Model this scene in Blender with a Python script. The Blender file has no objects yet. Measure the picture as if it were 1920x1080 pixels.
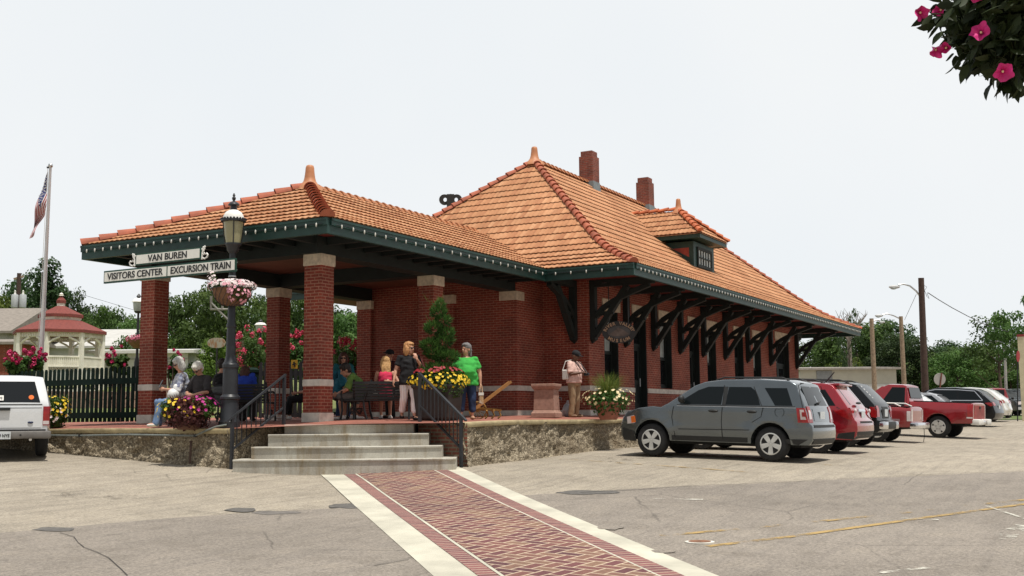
import bpy, bmesh, math, random
import numpy as np
from mathutils import Vector, Matrix, noise as mnoise
R = math.radians; PI = math.pi
random.seed(7)
S = bpy.context.scene
COL = S.collection
V = Vector

# ------------------------------------------------------------------ camera geometry
FPX = 2124.4851; PITCH = .1153; ROLL = -.0084; YAW = .507
CAM = V((-18.7055, -14.9672, .0226))
FW = V((math.cos(YAW)*math.cos(PITCH), math.sin(YAW)*math.cos(PITCH), math.sin(PITCH)))
_r0 = V((math.sin(YAW), -math.cos(YAW), 0)); _u0 = _r0.cross(FW)
RT = math.cos(ROLL)*_r0 + math.sin(ROLL)*_u0
UP = math.cos(ROLL)*_u0 - math.sin(ROLL)*_r0
def ray(u, v): return FW + RT*((u-960)/FPX) + UP*((540-v)/FPX)
def at(u, v, d): return CAM + ray(u, v)*d
def aty(u, v, y): q = ray(u, v); return CAM + q*((y-CAM.y)/q.y)
def atx(u, v, x): q = ray(u, v); return CAM + q*((x-CAM.x)/q.x)

# ------------------------------------------------------------------ terrain heights (thin plate splines)
class TPS:
    def __init__(s, pts, box, lam=1e-3):
        P = np.array(pts, float); s.P = P; s.box = box; n = len(P)
        d = np.linalg.norm(P[:, None, :2]-P[None, :, :2], axis=2)
        K = np.where(d > 0, d*d*np.log(d+1e-12), 0) + lam*np.eye(n)
        A = np.zeros((n+3, n+3)); A[:n, :n] = K; A[:n, n] = 1; A[:n, n+1:] = P[:, :2]; A[n, :n] = 1; A[n+1:, :n] = P[:, :2].T
        s.w = np.linalg.solve(A, np.concatenate([P[:, 2], np.zeros(3)]))
    def __call__(s, x, y):
        b = s.box; x = min(max(x, b[0]), b[1]); y = min(max(y, b[2]), b[3])
        d = np.hypot(s.P[:, 0]-x, s.P[:, 1]-y); n = len(d)
        k = np.where(d > 0, d*d*np.log(d+1e-12), 0)
        return float(k@s.w[:n] + s.w[n] + s.w[n+1]*x + s.w[n+2]*y)
DX, DY = math.cos(R(44.4)), math.sin(R(44.4))       # direction of the brick crossing, away from the camera
P0 = (-.75, -1.25, -.965)
_g = [(-1.8, 9, -.45), (-1.8, 5.9, -.61), (-1.8, 3.45, -.745), (-1.8, .8, -.885), (P0), (.48, -3.2, -.894), (3.38, -3.2, -.837),
      (8.5, -3.2, -.725), (16, -3.6, -.62), (4.5, -8.15, -.89), (5.9, -4.9, -.768), (24.3, -8.5, -.755), (24, -3.6, -.5), (52, -8, -.18), (52, 2, -.1),
      (66, -7.5, -.05), (-8, 10, -.75), (30, -22, -1.1)]
for s_ in (4, 9, 14, 20, 26):
    for l_, dz in ((0, 0), (9, .1), (-9, .1)):
        if l_ and s_ < 9: continue
        _g.append((P0[0]-DX*s_-DY*l_, P0[1]-DY*s_+DX*l_, P0[2]-.0464*s_+dz))
gz = TPS(_g, (-30, 75, -30, 14))
pz = TPS([(-1.8, 6, -.11), (-1.8, 1, -.118), (.48, -3.2, -.04), (3, -3.2, 0), (8.5, -3.2, .007), (0, 0, 0), (0, 5, 0), (4.4, 0, .05), (4.4, 5, .05),
          (8.6, 0, .124), (8.6, 5, .124), (10.2, -1.4, .12), (32, -1.4, .12), (32, -3.2, .03), (-1.8, 10, -.11), (1, 10, 0)], (-2.5, 34, -4, 11))
def ong(u, v):
    q = ray(u, v); t = 5.
    for i in range(400):
        p = CAM + q*t; h = p.z - gz(p.x, p.y)
        if h < .002: break
        t += max(h*3, .01)
    return CAM + q*t

# ------------------------------------------------------------------ mesh builder
class MB:
    def __init__(s): s.v = []; s.f = []; s.m = []; s.tv = None
    def add(s, vs, fs, mi=0):
        o = len(s.v); s.v.extend([tuple(p) for p in vs]); s.f.extend([tuple(i+o for i in f) for f in fs]); s.m.extend([mi]*len(fs)); return s
    def box(s, x0, x1, y0, y1, z0, z1, mi=0, M=None):
        vs = [V((x, y, z)) for z in (z0, z1) for y in (y0, y1) for x in (x0, x1)]
        if M: vs = [M@p for p in vs]
        return s.add(vs, [(0, 2, 3, 1), (4, 5, 7, 6), (0, 1, 5, 4), (2, 6, 7, 3), (0, 4, 6, 2), (1, 3, 7, 5)], mi)
    def beam(s, a, b, w, h, mi=0, up=(0, 0, 1)):       # rectangular bar from a to b
        a, b = V(a), V(b); d = (b-a).normalized(); sd = d.cross(V(up))
        if sd.length < 1e-4: sd = d.cross(V((1, 0, 0)))
        sd.normalize(); u = sd.cross(d).normalized(); sd *= w/2; u *= h/2
        vs = [p+q for p in (a, b) for q in (-sd-u, sd-u, sd+u, -sd+u)]
        return s.add(vs, [(3, 2, 1, 0), (4, 5, 6, 7), (0, 1, 5, 4), (1, 2, 6, 5), (2, 3, 7, 6), (3, 0, 4, 7)], mi)
    def tube(s, pts, r, n=8, mi=0, cap=True):
        pts = [V(p) for p in pts]; k = len(pts)
        rs = r if isinstance(r, (list, tuple)) else [r]*k
        vs = []; prev = None
        for i, p in enumerate(pts):
            d = (pts[min(i+1, k-1)]-pts[max(i-1, 0)]).normalized()
            if prev is None:
                x = d.cross(V((0, 0, 1)))
                if x.length < 1e-3: x = d.cross(V((0, 1, 0)))
            else: x = prev - d*prev.dot(d)
            x.normalize(); prev = x; y = d.cross(x)
            for j in range(n):
                a = 2*PI*j/n; vs.append(p + (x*math.cos(a)+y*math.sin(a))*rs[i])
        fs = [(i*n+j, i*n+(j+1) % n, (i+1)*n+(j+1) % n, (i+1)*n+j) for i in range(k-1) for j in range(n)]
        if cap: fs += [tuple(range(n-1, -1, -1)), tuple(range((k-1)*n, k*n))]
        return s.add(vs, fs, mi)
    def lathe(s, prof, c=(0, 0, 0), n=20, mi=0, M=None, cap=True):
        vs = []
        for r, z in prof:
            for j in range(n):
                a = 2*PI*(j+.5)/n; p = V((r*math.cos(a), r*math.sin(a), z))
                vs.append((M@p if M else p)+V(c))
        k = len(prof)
        fs = [(i*n+j, i*n+(j+1) % n, (i+1)*n+(j+1) % n, (i+1)*n+j) for i in range(k-1) for j in range(n)]
        if cap: fs += [tuple(range(n-1, -1, -1)), tuple(range((k-1)*n, k*n))]
        return s.add(vs, fs, mi)
    def ell(s, c, r, M=None, n=12, k=8, mi=0):
        c = V(c); r = r if isinstance(r, (tuple, list)) else (r, r, r)
        vs = []
        for i in range(1, k):
            t = PI*i/k
            for j in range(n):
                a = 2*PI*j/n; p = V((r[0]*math.sin(t)*math.cos(a), r[1]*math.sin(t)*math.sin(a), r[2]*math.cos(t)))
                vs.append(c+(M@p if M else p))
        for z in (r[2], -r[2]):
            p = V((0, 0, z)); vs.append(c+(M@p if M else p))
        fs = [(i*n+j, (i+1)*n+j, (i+1)*n+(j+1) % n, i*n+(j+1) % n) for i in range(k-2) for j in range(n)]
        T = (k-1)*n
        fs += [(T, j, (j+1) % n) for j in range(n)] + [(T+1, (k-2)*n+(j+1) % n, (k-2)*n+j) for j in range(n)]
        return s.add(vs, fs, mi)
    def prism(s, poly, fn, d0, d1, mi=0):               # 2D outline poly; fn(a,b,depth)->point
        n = len(poly); vs = [fn(a, b, d0) for a, b in poly]+[fn(a, b, d1) for a, b in poly]
        fs = [tuple(range(n)), tuple(range(2*n-1, n-1, -1))]+[(i, n+i, n+(i+1) % n, (i+1) % n) for i in range(n)]
        return s.add(vs, fs, mi)
    def build(s, name, mats, parent=None, smooth=None, loc=None, tv=None):
        me = bpy.data.meshes.new(name); me.from_pydata(s.v, [], s.f)
        for m in (mats if isinstance(mats, (list, tuple)) else [mats]): me.materials.append(m)
        me.polygons.foreach_set('material_index', s.m)
        if tv is not None:
            at_ = me.attributes.new('tv', 'FLOAT', 'FACE'); at_.data.foreach_set('value', tv)
        fixn(me)
        if smooth: shade(me, smooth)
        return link(name, me, parent, loc)
def fixn(me):
    bm = bmesh.new(); bm.from_mesh(me); bmesh.ops.recalc_face_normals(bm, faces=bm.faces); bm.to_mesh(me); bm.free()
def shade(me, ang=40):
    me.polygons.foreach_set('use_smooth', [True]*len(me.polygons)); me.set_sharp_from_angle(angle=R(ang)); me.update()
def link(name, me, parent=None, loc=None):
    o = bpy.data.objects.new(name, me); COL.objects.link(o)
    if parent:
        o.parent = parent
        if parent.get('_w'): o.location = -V(parent['_w'])
    if loc is not None: o.location = loc
    return o
def tag(o, label=None, cat=None, group=None, kind=None):
    for k, v in (('label', label), ('category', cat), ('group', group), ('kind', kind)):
        if v: o[k] = v
    return o
def thing(name, label, cat, loc=(0, 0, 0), rz=0, group=None, world=False):
    o = bpy.data.objects.new(name, None); COL.objects.link(o); o.empty_display_size = .1
    o.location = loc; o.rotation_euler = (0, 0, rz)
    if world: o['_w'] = tuple(loc)       # its parts are modelled in world coordinates
    return tag(o, label, cat, group)
def struct(o): o['kind'] = 'structure'; return o
def bake(o):                             # apply modifiers
    dg = bpy.context.evaluated_depsgraph_get(); dg.update()
    me = bpy.data.meshes.new_from_object(o.evaluated_get(dg)); old = o.data; o.modifiers.clear(); o.data = me; me.name = old.name
    return o
def kids(o): return [c for c in bpy.data.objects if c.parent == o]
def copy_tree(o, parent=None):
    c = o.copy(); COL.objects.link(c)
    if parent: c.parent = parent
    for ch in kids(o): copy_tree(ch, c)
    return c
def text(name, body, size, m, parent, M, depth=.004, align='CENTER', font_sx=1.0, bold=0, spacing=1.0):
    cu = bpy.data.curves.new(name, 'FONT'); cu.body = body; cu.size = size; cu.align_x = align; cu.align_y = 'CENTER'; cu.extrude = depth; cu.offset = bold
    cu.space_character = spacing
    o = bpy.data.objects.new(name, cu); COL.objects.link(o)
    dg = bpy.context.evaluated_depsgraph_get(); dg.update()
    me = bpy.data.meshes.new_from_object(o.evaluated_get(dg)); bpy.data.objects.remove(o)
    me.transform(M@Matrix.Diagonal((font_sx, 1, 1, 1))); me.materials.clear(); me.materials.append(m)
    return link(name, me, parent)
def frame_m(o, x, y):                    # matrix with text x axis, y axis
    x, y = V(x).normalized(), V(y).normalized(); z = x.cross(y)
    return Matrix(((x.x, y.x, z.x, o[0]), (x.y, y.y, z.y, o[1]), (x.z, y.z, z.z, o[2]), (0, 0, 0, 1)))

# ------------------------------------------------------------------ materials
class NT:
    def __init__(s, name):
        s.m = bpy.data.materials.new(name); s.m.use_nodes = True; s.t = s.m.node_tree; s.b = s.t.nodes['Principled BSDF']
    def n(s, typ, **kw):
        nd = s.t.nodes.new(typ)
        for k, v in kw.items():
            if k.startswith('i_'):
                key = k[2:]; key = int(key) if key.isdigit() else key.replace('_', ' ')
                s.set(nd.inputs[key], v)
            else: setattr(nd, k, v)
        return nd
    def set(s, inp, v):
        if hasattr(v, 'is_output') or isinstance(v, bpy.types.NodeSocket): s.t.links.new(v, inp)
        else: inp.default_value = v
    def co(s, kind='Object'): return s.n('ShaderNodeTexCoord').outputs[kind]
    def map(s, v, scale=(1, 1, 1), rot=(0, 0, 0)): return s.n('ShaderNodeMapping', i_Vector=v, i_Scale=scale, i_Rotation=rot).outputs[0]
    def noise(s, v, scale, detail=4, rough=.6, out='Fac'): return s.n('ShaderNodeTexNoise', i_Vector=v, i_Scale=scale, i_Detail=detail, i_Roughness=rough).outputs[out]
    def ramp(s, f, stops):
        r = s.n('ShaderNodeValToRGB', i_Fac=f); e = r.color_ramp.elements
        while len(e) < len(stops): e.new(.5)
        for el, (p, c) in zip(e, stops): el.position = p; el.color = c if len(c) == 4 else (*c, 1)
        return r.outputs[0]
    def mix(s, f, a, b, typ='MIX'):
        nd = s.n('ShaderNodeMix', data_type='RGBA', blend_type=typ)
        for i, v in ((0, f), (6, a), (7, b)): s.set(nd.inputs[i], v if not (isinstance(v, tuple) and len(v) == 3) else (*v, 1))
        return nd.outputs[2]
    def math(s, op, a, b=0., c=None):
        nd = s.n('ShaderNodeMath', operation=op, i_0=a, i_1=b)
        if c is not None: s.set(nd.inputs[2], c)
        return nd.outputs[0]
    def fin(s, col=None, rough=.6, bump=None, bstr=.3, bdist=.02, metal=0, spec=None, coat=0):
        if col is not None: s.set(s.b.inputs['Base Color'], col if not (isinstance(col, tuple) and len(col) == 3) else (*col, 1))
        s.set(s.b.inputs['Roughness'], rough); s.b.inputs['Metallic'].default_value = metal
        if spec is not None: s.b.inputs['Specular IOR Level'].default_value = spec
        if coat: s.b.inputs['Coat Weight'].default_value = coat; s.b.inputs['Coat Roughness'].default_value = .04
        if bump is not None:
            b = s.n('ShaderNodeBump', i_Height=bump, i_Strength=bstr, i_Distance=bdist); s.t.links.new(b.outputs[0], s.b.inputs['Normal'])
        return s.m
_mc = {}
def pm(name, col, rough=.6, var=.25, scale=6, bump=0, metal=0, coat=0, spec=None):
    if name in _mc: return _mc[name]
    t = NT(name); c = t.co(); f = t.noise(c, scale)
    d = tuple(x*(1-var) for x in col); l = tuple(min(1, x*(1+var)) for x in col)
    cc = t.ramp(f, [(.3, d), (.7, l)])
    _mc[name] = t.fin(cc, rough, t.noise(c, scale*6) if bump else None, bump, .01, metal, spec, coat)
    return _mc[name]
def brick_mat(name, c1, c2, mortar, bw=.2, bh=.0677, ms=.009, rough=.85, var=.35):
    t = NT(name); p = t.n('ShaderNodeSeparateXYZ', i_Vector=t.co())
    u = t.math('ADD', p.outputs[0], p.outputs[1]); cv = t.n('ShaderNodeCombineXYZ', i_X=u, i_Y=p.outputs[2]).outputs[0]
    b = t.n('ShaderNodeTexBrick', i_Vector=cv, i_Color1=(*c1, 1), i_Color2=(*c2, 1), i_Mortar=(*mortar, 1), i_Scale=1., i_Mortar_Size=ms, i_Mortar_Smooth=.2, i_Bias=-.1, i_Brick_Width=bw, i_Row_Height=bh)
    n = t.noise(t.co(), 1.3, 5); n2 = t.noise(t.co(), 14, 3)
    c = t.mix(1., b.outputs[0], t.ramp(n, [(.3, (1-var,)*3), (.7, (1+var*.4,)*3)]), 'MULTIPLY')
    c = t.mix(1., c, t.ramp(n2, [(.3, (.75,)*3), (.7, (1.15,)*3)]), 'MULTIPLY')
    return t.fin(c, rough, t.math('SUBTRACT', 1., b.outputs[1]), .5, .01)
M = {}
M['brick'] = brick_mat('red_brick', (.30, .055, .031), (.205, .036, .023), (.39, .18, .12), bw=.215, ms=.0105)
M['brick_chimney'] = brick_mat('chimney_brick', (.27, .06, .035), (.16, .038, .026), (.24, .14, .11), bw=.215)
M['stone'] = pm('limestone', (.62, .59, .52), .8, .22, 5, .2)
M['capstone'] = pm('tan_stone', (.58, .50, .38), .85, .25, 9, .5)
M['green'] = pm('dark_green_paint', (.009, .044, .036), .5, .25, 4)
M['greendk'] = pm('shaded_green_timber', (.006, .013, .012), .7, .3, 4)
M['soffit'] = pm('maroon_soffit', (.16, .022, .018), .7, .25, 3)
M['ceil'] = pm('brown_board_ceiling', (.15, .055, .035), .6, .25, 2)
M['black'] = pm('black_paint', (.012, .013, .015), .45, .25, 6)
M['iron'] = pm('charcoal_iron', (.020, .022, .027), .42, .25, 5)
M['white'] = pm('white_paint', (.78, .77, .73), .5, .1, 4)
M['chrome'] = pm('chrome', (.75, .75, .76), .18, .1, 5, metal=1)
M['steel'] = pm('brushed_steel', (.55, .56, .57), .35, .15, 4, metal=1)
M['wood'] = pm('weathered_timber', (.30, .22, .15), .85, .35, 8, .3)
M['darkwood'] = pm('creosote_timber', (.075, .045, .035), .85, .3, 8, .3)
M['flash'] = pm('grey_lead', (.16, .19, .20), .6, .2, 5)
def glass_mat(name, col, rough=.06, sp=.3):
    t = NT(name); return t.fin((*col, 1), rough, spec=sp)
M['glass'] = glass_mat('dark_window_glass', (.012, .014, .016))
M['glassg'] = glass_mat('tinted_car_glass', (.008, .011, .013), .05, .2)
M['paleglass'] = pm('pale_leaded_glass', (.42, .47, .46), .2, .35, 3)  # pale stained glass; its whiteness also stands in for sky reflections
def tile_mat(name, a, b, c):
    t = NT(name); at_ = t.n('ShaderNodeAttribute', attribute_name='tv').outputs['Fac']
    col = t.ramp(at_, [(0., a), (.5, b), (1., c)])
    n = t.noise(t.co(), .55, 5); n2 = t.noise(t.co(), 22, 3)
    st = t.ramp(t.noise(t.co(), 1.9, 6, .75), [(.56, (0, 0, 0)), (.74, (.55, .55, .55))]); col = t.mix(st, col, (.24, .115, .065))
    col = t.mix(1., col, t.ramp(n, [(.3, (.80, .77, .74)), (.7, (1.1, 1.1, 1.1))]), 'MULTIPLY')
    col = t.mix(1., col, t.ramp(n2, [(.3, (.86,)*3), (.7, (1.08,)*3)]), 'MULTIPLY')
    return t.fin(col, .8, n2, .15, .01, spec=.2)
M['tile'] = tile_mat('clay_roof_tile', (.385, .168, .084), (.485, .238, .12), (.565, .305, .165))
M['hiptile'] = pm('clay_ridge_tile', (.36, .10, .05), .75, .3, 3, .1)
M['finial'] = pm('clay_finial', (.47, .20, .09), .55, .15, 5)

# ------------------------------------------------------------------ world, sun, camera
SUN_AZ, SUN_EL = -112., 73.
HAZE_AZ = 40.
def world():
    w = bpy.data.worlds.new('World'); S.world = w; w.use_nodes = True; t = w.node_tree; t.nodes.clear()
    def N(ty, **k):
        n = t.nodes.new(ty)
        for a, b in k.items(): setattr(n, a, b)
        return n
    L = t.links.new
    sky = N('ShaderNodeTexSky', sky_type='NISHITA', sun_disc=False, sun_elevation=R(SUN_EL), sun_rotation=R(90-SUN_AZ), air_density=1., dust_density=1., ozone_density=1.)
    tc = N('ShaderNodeTexCoord'); sp = N('ShaderNodeSeparateXYZ'); L(tc.outputs['Generated'], sp.inputs[0])
    # thin high haze: almost white low down, thinner towards the zenith
    mr = N('ShaderNodeMapRange', interpolation_type='SMOOTHSTEP'); L(sp.outputs[2], mr.inputs[0])
    mr.inputs[1].default_value = .36; mr.inputs[2].default_value = .85; mr.inputs[3].default_value = .975; mr.inputs[4].default_value = .8
    nz = N('ShaderNodeTexNoise'); nz.inputs['Scale'].default_value = 2.2; nz.inputs['Detail'].default_value = 4; L(tc.outputs['Generated'], nz.inputs['Vector'])
    cr = N('ShaderNodeValToRGB'); L(nz.outputs[0], cr.inputs[0]); cr.color_ramp.elements[0].color = (8.55, 8.95, 9.25, 1); cr.color_ramp.elements[1].color = (9.15, 9.35, 9.45, 1)
    cr.color_ramp.elements[0].position = .3; cr.color_ramp.elements[1].position = .7
    dt = N('ShaderNodeVectorMath', operation='DOT_PRODUCT'); L(tc.outputs['Generated'], dt.inputs[0]); dt.inputs[1].default_value = (math.cos(R(HAZE_AZ)), math.sin(R(HAZE_AZ)), 0)
    m2 = N('ShaderNodeMapRange', interpolation_type='SMOOTHSTEP'); L(dt.outputs['Value'], m2.inputs[0])
    m2.inputs[1].default_value = -.35; m2.inputs[2].default_value = .62; m2.inputs[3].default_value = .55; m2.inputs[4].default_value = 1.
    sc = N('ShaderNodeMix', data_type='RGBA', blend_type='MULTIPLY'); sc.inputs[0].default_value = 1.; L(cr.outputs[0], sc.inputs[6]); L(m2.outputs[0], sc.inputs[7])
    mx = N('ShaderNodeMix', data_type='RGBA'); L(mr.outputs[0], mx.inputs[0]); L(sky.outputs[0], mx.inputs[6]); L(sc.outputs[2], mx.inputs[7])
    bg = N('ShaderNodeBackground'); bg.inputs[1].default_value = .1; L(mx.outputs[2], bg.inputs[0])
    out = N('ShaderNodeOutputWorld'); L(bg.outputs[0], out.inputs[0])
    sd = bpy.data.lights.new('sun', 'SUN'); sd.energy = 4.3; sd.angle = R(1.5); sd.color = (1., .95, .87)
    so = bpy.data.objects.new('sun', sd); COL.objects.link(so)
    a, e = R(SUN_AZ), R(SUN_EL); so.rotation_euler = V((math.cos(a)*math.cos(e), math.sin(a)*math.cos(e), math.sin(e))).to_track_quat('Z', 'Y').to_euler()
    cd = bpy.data.cameras.new('camera'); cd.sensor_fit = 'HORIZONTAL'; cd.sensor_width = 36; cd.lens = 36*FPX/1920; cd.clip_start = .05; cd.clip_end = 6000
    co = bpy.data.objects.new('camera', cd); COL.objects.link(co)
    B = -FW
    co.matrix_world = Matrix(((RT.x, UP.x, B.x, CAM.x), (RT.y, UP.y, B.y, CAM.y), (RT.z, UP.z, B.z, CAM.z), (0, 0, 0, 1)))
    S.camera = co
    S.view_settings.view_transform = 'Standard'; S.view_settings.look = 'None'; S.view_settings.gamma = 1; S.view_settings.exposure = 0
world()
# ------------------------------------------------------------------ ground, road, crossing, platform
def asphalt(name, c, patch, crack=True):
    t = NT(name); co = t.co()
    n1 = t.noise(co, .22, 6); n2 = t.noise(co, 1.7, 6, .7); n3 = t.noise(co, 28, 3, .8); n4 = t.noise(co, 90, 2, .8)
    col = t.ramp(n1, [(.3, tuple(x*.88 for x in c)), (.7, tuple(x*1.1 for x in c))])
    col = t.mix(1., col, t.ramp(n2, [(.28, (.80, .79, .77)), (.5, (1, 1, 1)), (.72, (1.10, 1.09, 1.06))]), 'MULTIPLY')
    col = t.mix(1., col, t.ramp(n3, [(.3, (.60,)*3), (.5, (1,)*3), (.7, (1.38,)*3)]), 'MULTIPLY')
    col = t.mix(1., col, t.ramp(n4, [(.3, (.8,)*3), (.7, (1.2,)*3)]), 'MULTIPLY')
    # long streaks of wear across the lot
    st = t.noise(t.map(co, (.5, 5, 1), (0, 0, R(-20))), 1.2, 5, .7)
    col = t.mix(patch, col, t.mix(1., col, t.ramp(st, [(.35, (.72, .71, .70)), (.55, (1.08, 1.06, 1.02))]), 'MULTIPLY'))
    if crack:
        wv = t.n('ShaderNodeTexVoronoi', feature='DISTANCE_TO_EDGE', i_Vector=t.mix(.14, co, t.noise(co, 1.6, 5, .7, 'Color')), i_Scale=.42).outputs[0]
        cm = t.ramp(wv, [(0., (1, 1, 1)), (.007, (0, 0, 0))]); gate = t.ramp(t.noise(co, .35, 3), [(.5, (0, 0, 0)), (.6, (1, 1, 1))])
        col = t.mix(t.math('MULTIPLY', t.math('MULTIPLY', cm, gate), .75), col, tuple(x*.38 for x in c))
    return t.fin(col, .9, n3, .25, .01, spec=.25)
M['lot'] = asphalt('worn_pale_asphalt', (.325, .288, .235), .6)
M['road'] = asphalt('road_asphalt', (.24, .212, .182), .35, True)
M['patch'] = pm('fresh_asphalt_patch', (.11, .102, .092), .9, .35, 14, .4)
M['xwhite'] = pm('worn_white_concrete', (.50, .475, .385), .85, .2, 1.5, .2)
M['yellow'] = None
def worn(name, c, cov):
    t = NT(name); co = t.co(); n = t.noise(co, 3.2, 6, .75); n2 = t.noise(co, .6, 3)
    f = t.math('ADD', t.math('MULTIPLY', n, .7), t.math('MULTIPLY', n2, .3))
    a = t.ramp(f, [(cov, (0, 0, 0)), (cov+.12, (1, 1, 1))])
    t.fin((*c, 1), .85); t.set(t.b.inputs['Alpha'], a); return t.m
M['yellow'] = worn('faded_yellow_paint', (.40, .27, .10), .49)
M['yellow2'] = worn('worn_yellow_paint', (.40, .27, .10), .42)
M['scuff'] = worn('pale_scuffed_paint', (.62, .60, .52), .47)
def stain_mat(name, c, cov):
    return worn(name, c, cov)
M['oil'] = worn('dark_oil_stain', (.12, .10, .078), .55)

def grid_axis(a, b, step, far):
    xs = list(np.arange(a, b+.01, step)); lo = [a-d for d in far][::-1]; hi = [b+d for d in far]
    return lo+[float(x) for x in xs]+hi
def ground():
    xs = grid_axis(-30, 75, .5, (5, 20, 80, 300, 1500, 3000)); ys = grid_axis(-30, 14, .5, (5, 20, 80, 300, 1500, 3000))
    mb = MB(); n = len(ys)
    mb.add([(x, y, gz(x, y)) for x in xs for y in ys], [(i*n+j, (i+1)*n+j, (i+1)*n+j+1, i*n+j+1) for i in range(len(xs)-1) for j in range(n-1)])
    struct(mb.build('ground', M['lot'], smooth=80))
ground()
def drape(name, poly_rows, m, dz, kind=True):      # rows of points (x,y): a strip laid on the ground
    mb = MB(); k = len(poly_rows[0])
    mb.add([(p[0], p[1], gz(p[0], p[1])+dz) for r in poly_rows for p in r], [(i*k+j, i*k+j+1, (i+1)*k+j+1, (i+1)*k+j) for i in range(len(poly_rows)-1) for j in range(k-1)])
    o = mb.build(name, m, smooth=80)
    return struct(o) if kind else o
def lerp(a, b, t): return a+(b-a)*t
# road: camera side of the joint line that crosses the picture
joint = [ong(u, v) for u, v in ((-60, 1004), (65, 995), (200, 982), (320, 972), (485, 961), (690, 950), (870, 937), (1046, 925), (1250, 914), (1460, 905), (1700, 894), (1905, 885))]
d_ = (joint[-1]-joint[-2]).normalized(); joint += [joint[-1]+d_*k for k in (8, 18, 32)]
d_ = (joint[0]-joint[1]).normalized(); joint = [joint[0]+d_*k for k in (14, 6)]+joint
def dens(pts, step):
    out = []
    for a, b in zip(pts, pts[1:]):
        n = max(1, int((b-a).length/step)); out += [a.lerp(b, i/n) for i in range(n)]
    return out+[pts[-1]]
jd = dens(joint, .7)
road_dir = V((.17, -.985))
rows = []
for i, p in enumerate(jd):
    w = .06*mnoise.noise(V((p.x*1.3, p.y*1.3, 0)))
    rows.append([(p.x+road_dir.x*(s+w), p.y+road_dir.y*(s+w)) for s in (0, .8, 1.8, 3, 5, 8, 11, 15)])
drape('road', rows, M['road'], .006)

# brick crossing
def herring():
    t = NT('herringbone_paving'); co = t.co()
    p = t.n('ShaderNodeSeparateXYZ', i_Vector=t.map(co, (1, 1, 1), (0, 0, R(-84))))
    a, b = .3, .15                      # brick length and width on a herringbone grid of half-brick cells
    i = t.math('FLOOR', t.math('DIVIDE', p.outputs[0], b)); j = t.math('FLOOR', t.math('DIVIDE', p.outputs[1], b))
    fu = t.math('FRACT', t.math('DIVIDE', p.outputs[0], b)); fv = t.math('FRACT', t.math('DIVIDE', p.outputs[1], b))
    k = t.math('FLOORED_MODULO', t.math('SUBTRACT', i, j), 4.)
    def near(x, lo): return t.math('LESS_THAN', x, lo)
    eq = lambda x, c: t.math('COMPARE', x, c, .1)
    mw = .075
    L = near(fu, mw); Rr = t.math('GREATER_THAN', fu, 1-mw); Bo = near(fv, mw); T = t.math('GREATER_THAN', fv, 1-mw)
    H0, H1, V0, V1 = eq(k, 0.), eq(k, 1.), eq(k, 3.), eq(k, 2.)
    mxx = lambda *x: x[0] if len(x) == 1 else t.math('MAXIMUM', x[0], mxx(*x[1:]))
    m = mxx(t.math('MULTIPLY', H0, mxx(L, Bo, T)), t.math('MULTIPLY', H1, mxx(Rr, Bo, T)), t.math('MULTIPLY', V1, mxx(L, Rr, T)), t.math('MULTIPLY', V0, mxx(L, Rr, Bo)))
    bi = t.math('SUBTRACT', i, H1); bj = t.math('SUBTRACT', j, V1)
    # V1 is the lower cell, V0 (k=3) sits above it
    wn = t.n('ShaderNodeTexWhiteNoise', noise_dimensions='3D', i_Vector=t.n('ShaderNodeCombineXYZ', i_X=bi, i_Y=bj, i_Z=t.math('ADD', H0, H1)).outputs[0])
    col = t.ramp(wn.outputs['Value'], [(0, (.095, .034, .040)), (.4, (.150, .050, .052)), (.75, (.185, .076, .062)), (1, (.22, .13, .085))])
    col = t.mix(m, col, (.50, .40, .29))
    big = t.noise(co, .45, 5)
    col = t.mix(1., col, t.ramp(big, [(.3, (.78, .76, .76)), (.7, (1.12, 1.1, 1.06))]), 'MULTIPLY')
    col = t.mix(1., col, t.ramp(t.noise(co, 25, 3), [(.3, (.8,)*3), (.7, (1.15,)*3)]), 'MULTIPLY')
    return t.fin(col, .85, m, -.3, .008)
def soldier():
    t = NT('soldier_course_brick'); co = t.co(); p = t.n('ShaderNodeSeparateXYZ', i_Vector=t.map(co, (1, 1, 1), (0, 0, R(-44.4))))
    q = t.math('DIVIDE', p.outputs[0], .125); fu = t.math('FRACT', q)
    m = t.math('LESS_THAN', fu, .17)
    wn = t.n('ShaderNodeTexWhiteNoise', noise_dimensions='1D', i_W=t.math('FLOOR', q)).outputs['Value']
    col = t.ramp(wn, [(0, (.15, .055, .06)), (1, (.25, .10, .09))]); col = t.mix(m, col, (.44, .35, .26))
    col = t.mix(1., col, t.ramp(t.noise(co, 20, 3), [(.3, (.8,)*3), (.7, (1.15,)*3)]), 'MULTIPLY')
    return t.fin(col, .85)
M['herring'] = herring(); M['soldier'] = soldier()
def lateral(p): return -DY*(p.x-P0[0])+DX*(p.y-P0[1])          # + to the left of the walking direction
def along(p): return DX*(p.x-P0[0])+DY*(p.y-P0[1])
edges = [lateral(ong(u, v)) for u, v in ((594, 884), (635, 884), (655, 884), (659, 884), (808, 882), (812, 882), (833, 880), (866, 879))]
def strip(name, l0, l1, m, dz, s0=-2.2, s1=26):
    rows = []
    for s in np.arange(s0, s1, .5):
        rows.append([(P0[0]-DX*s-DY*l, P0[1]-DY*s+DX*l) for l in np.linspace(l0, l1, 5)])
    return drape(name, rows, m, dz)
strip('crosswalk', edges[0], edges[7], M['xwhite'], .014)
strip('brick_paving', edges[1], edges[6], M['soldier'], .020)
strip('brick_paving', edges[2], edges[5], M['xwhite'], .025)
strip('brick_paving', edges[3], edges[4], M['herring'], .030)

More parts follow.
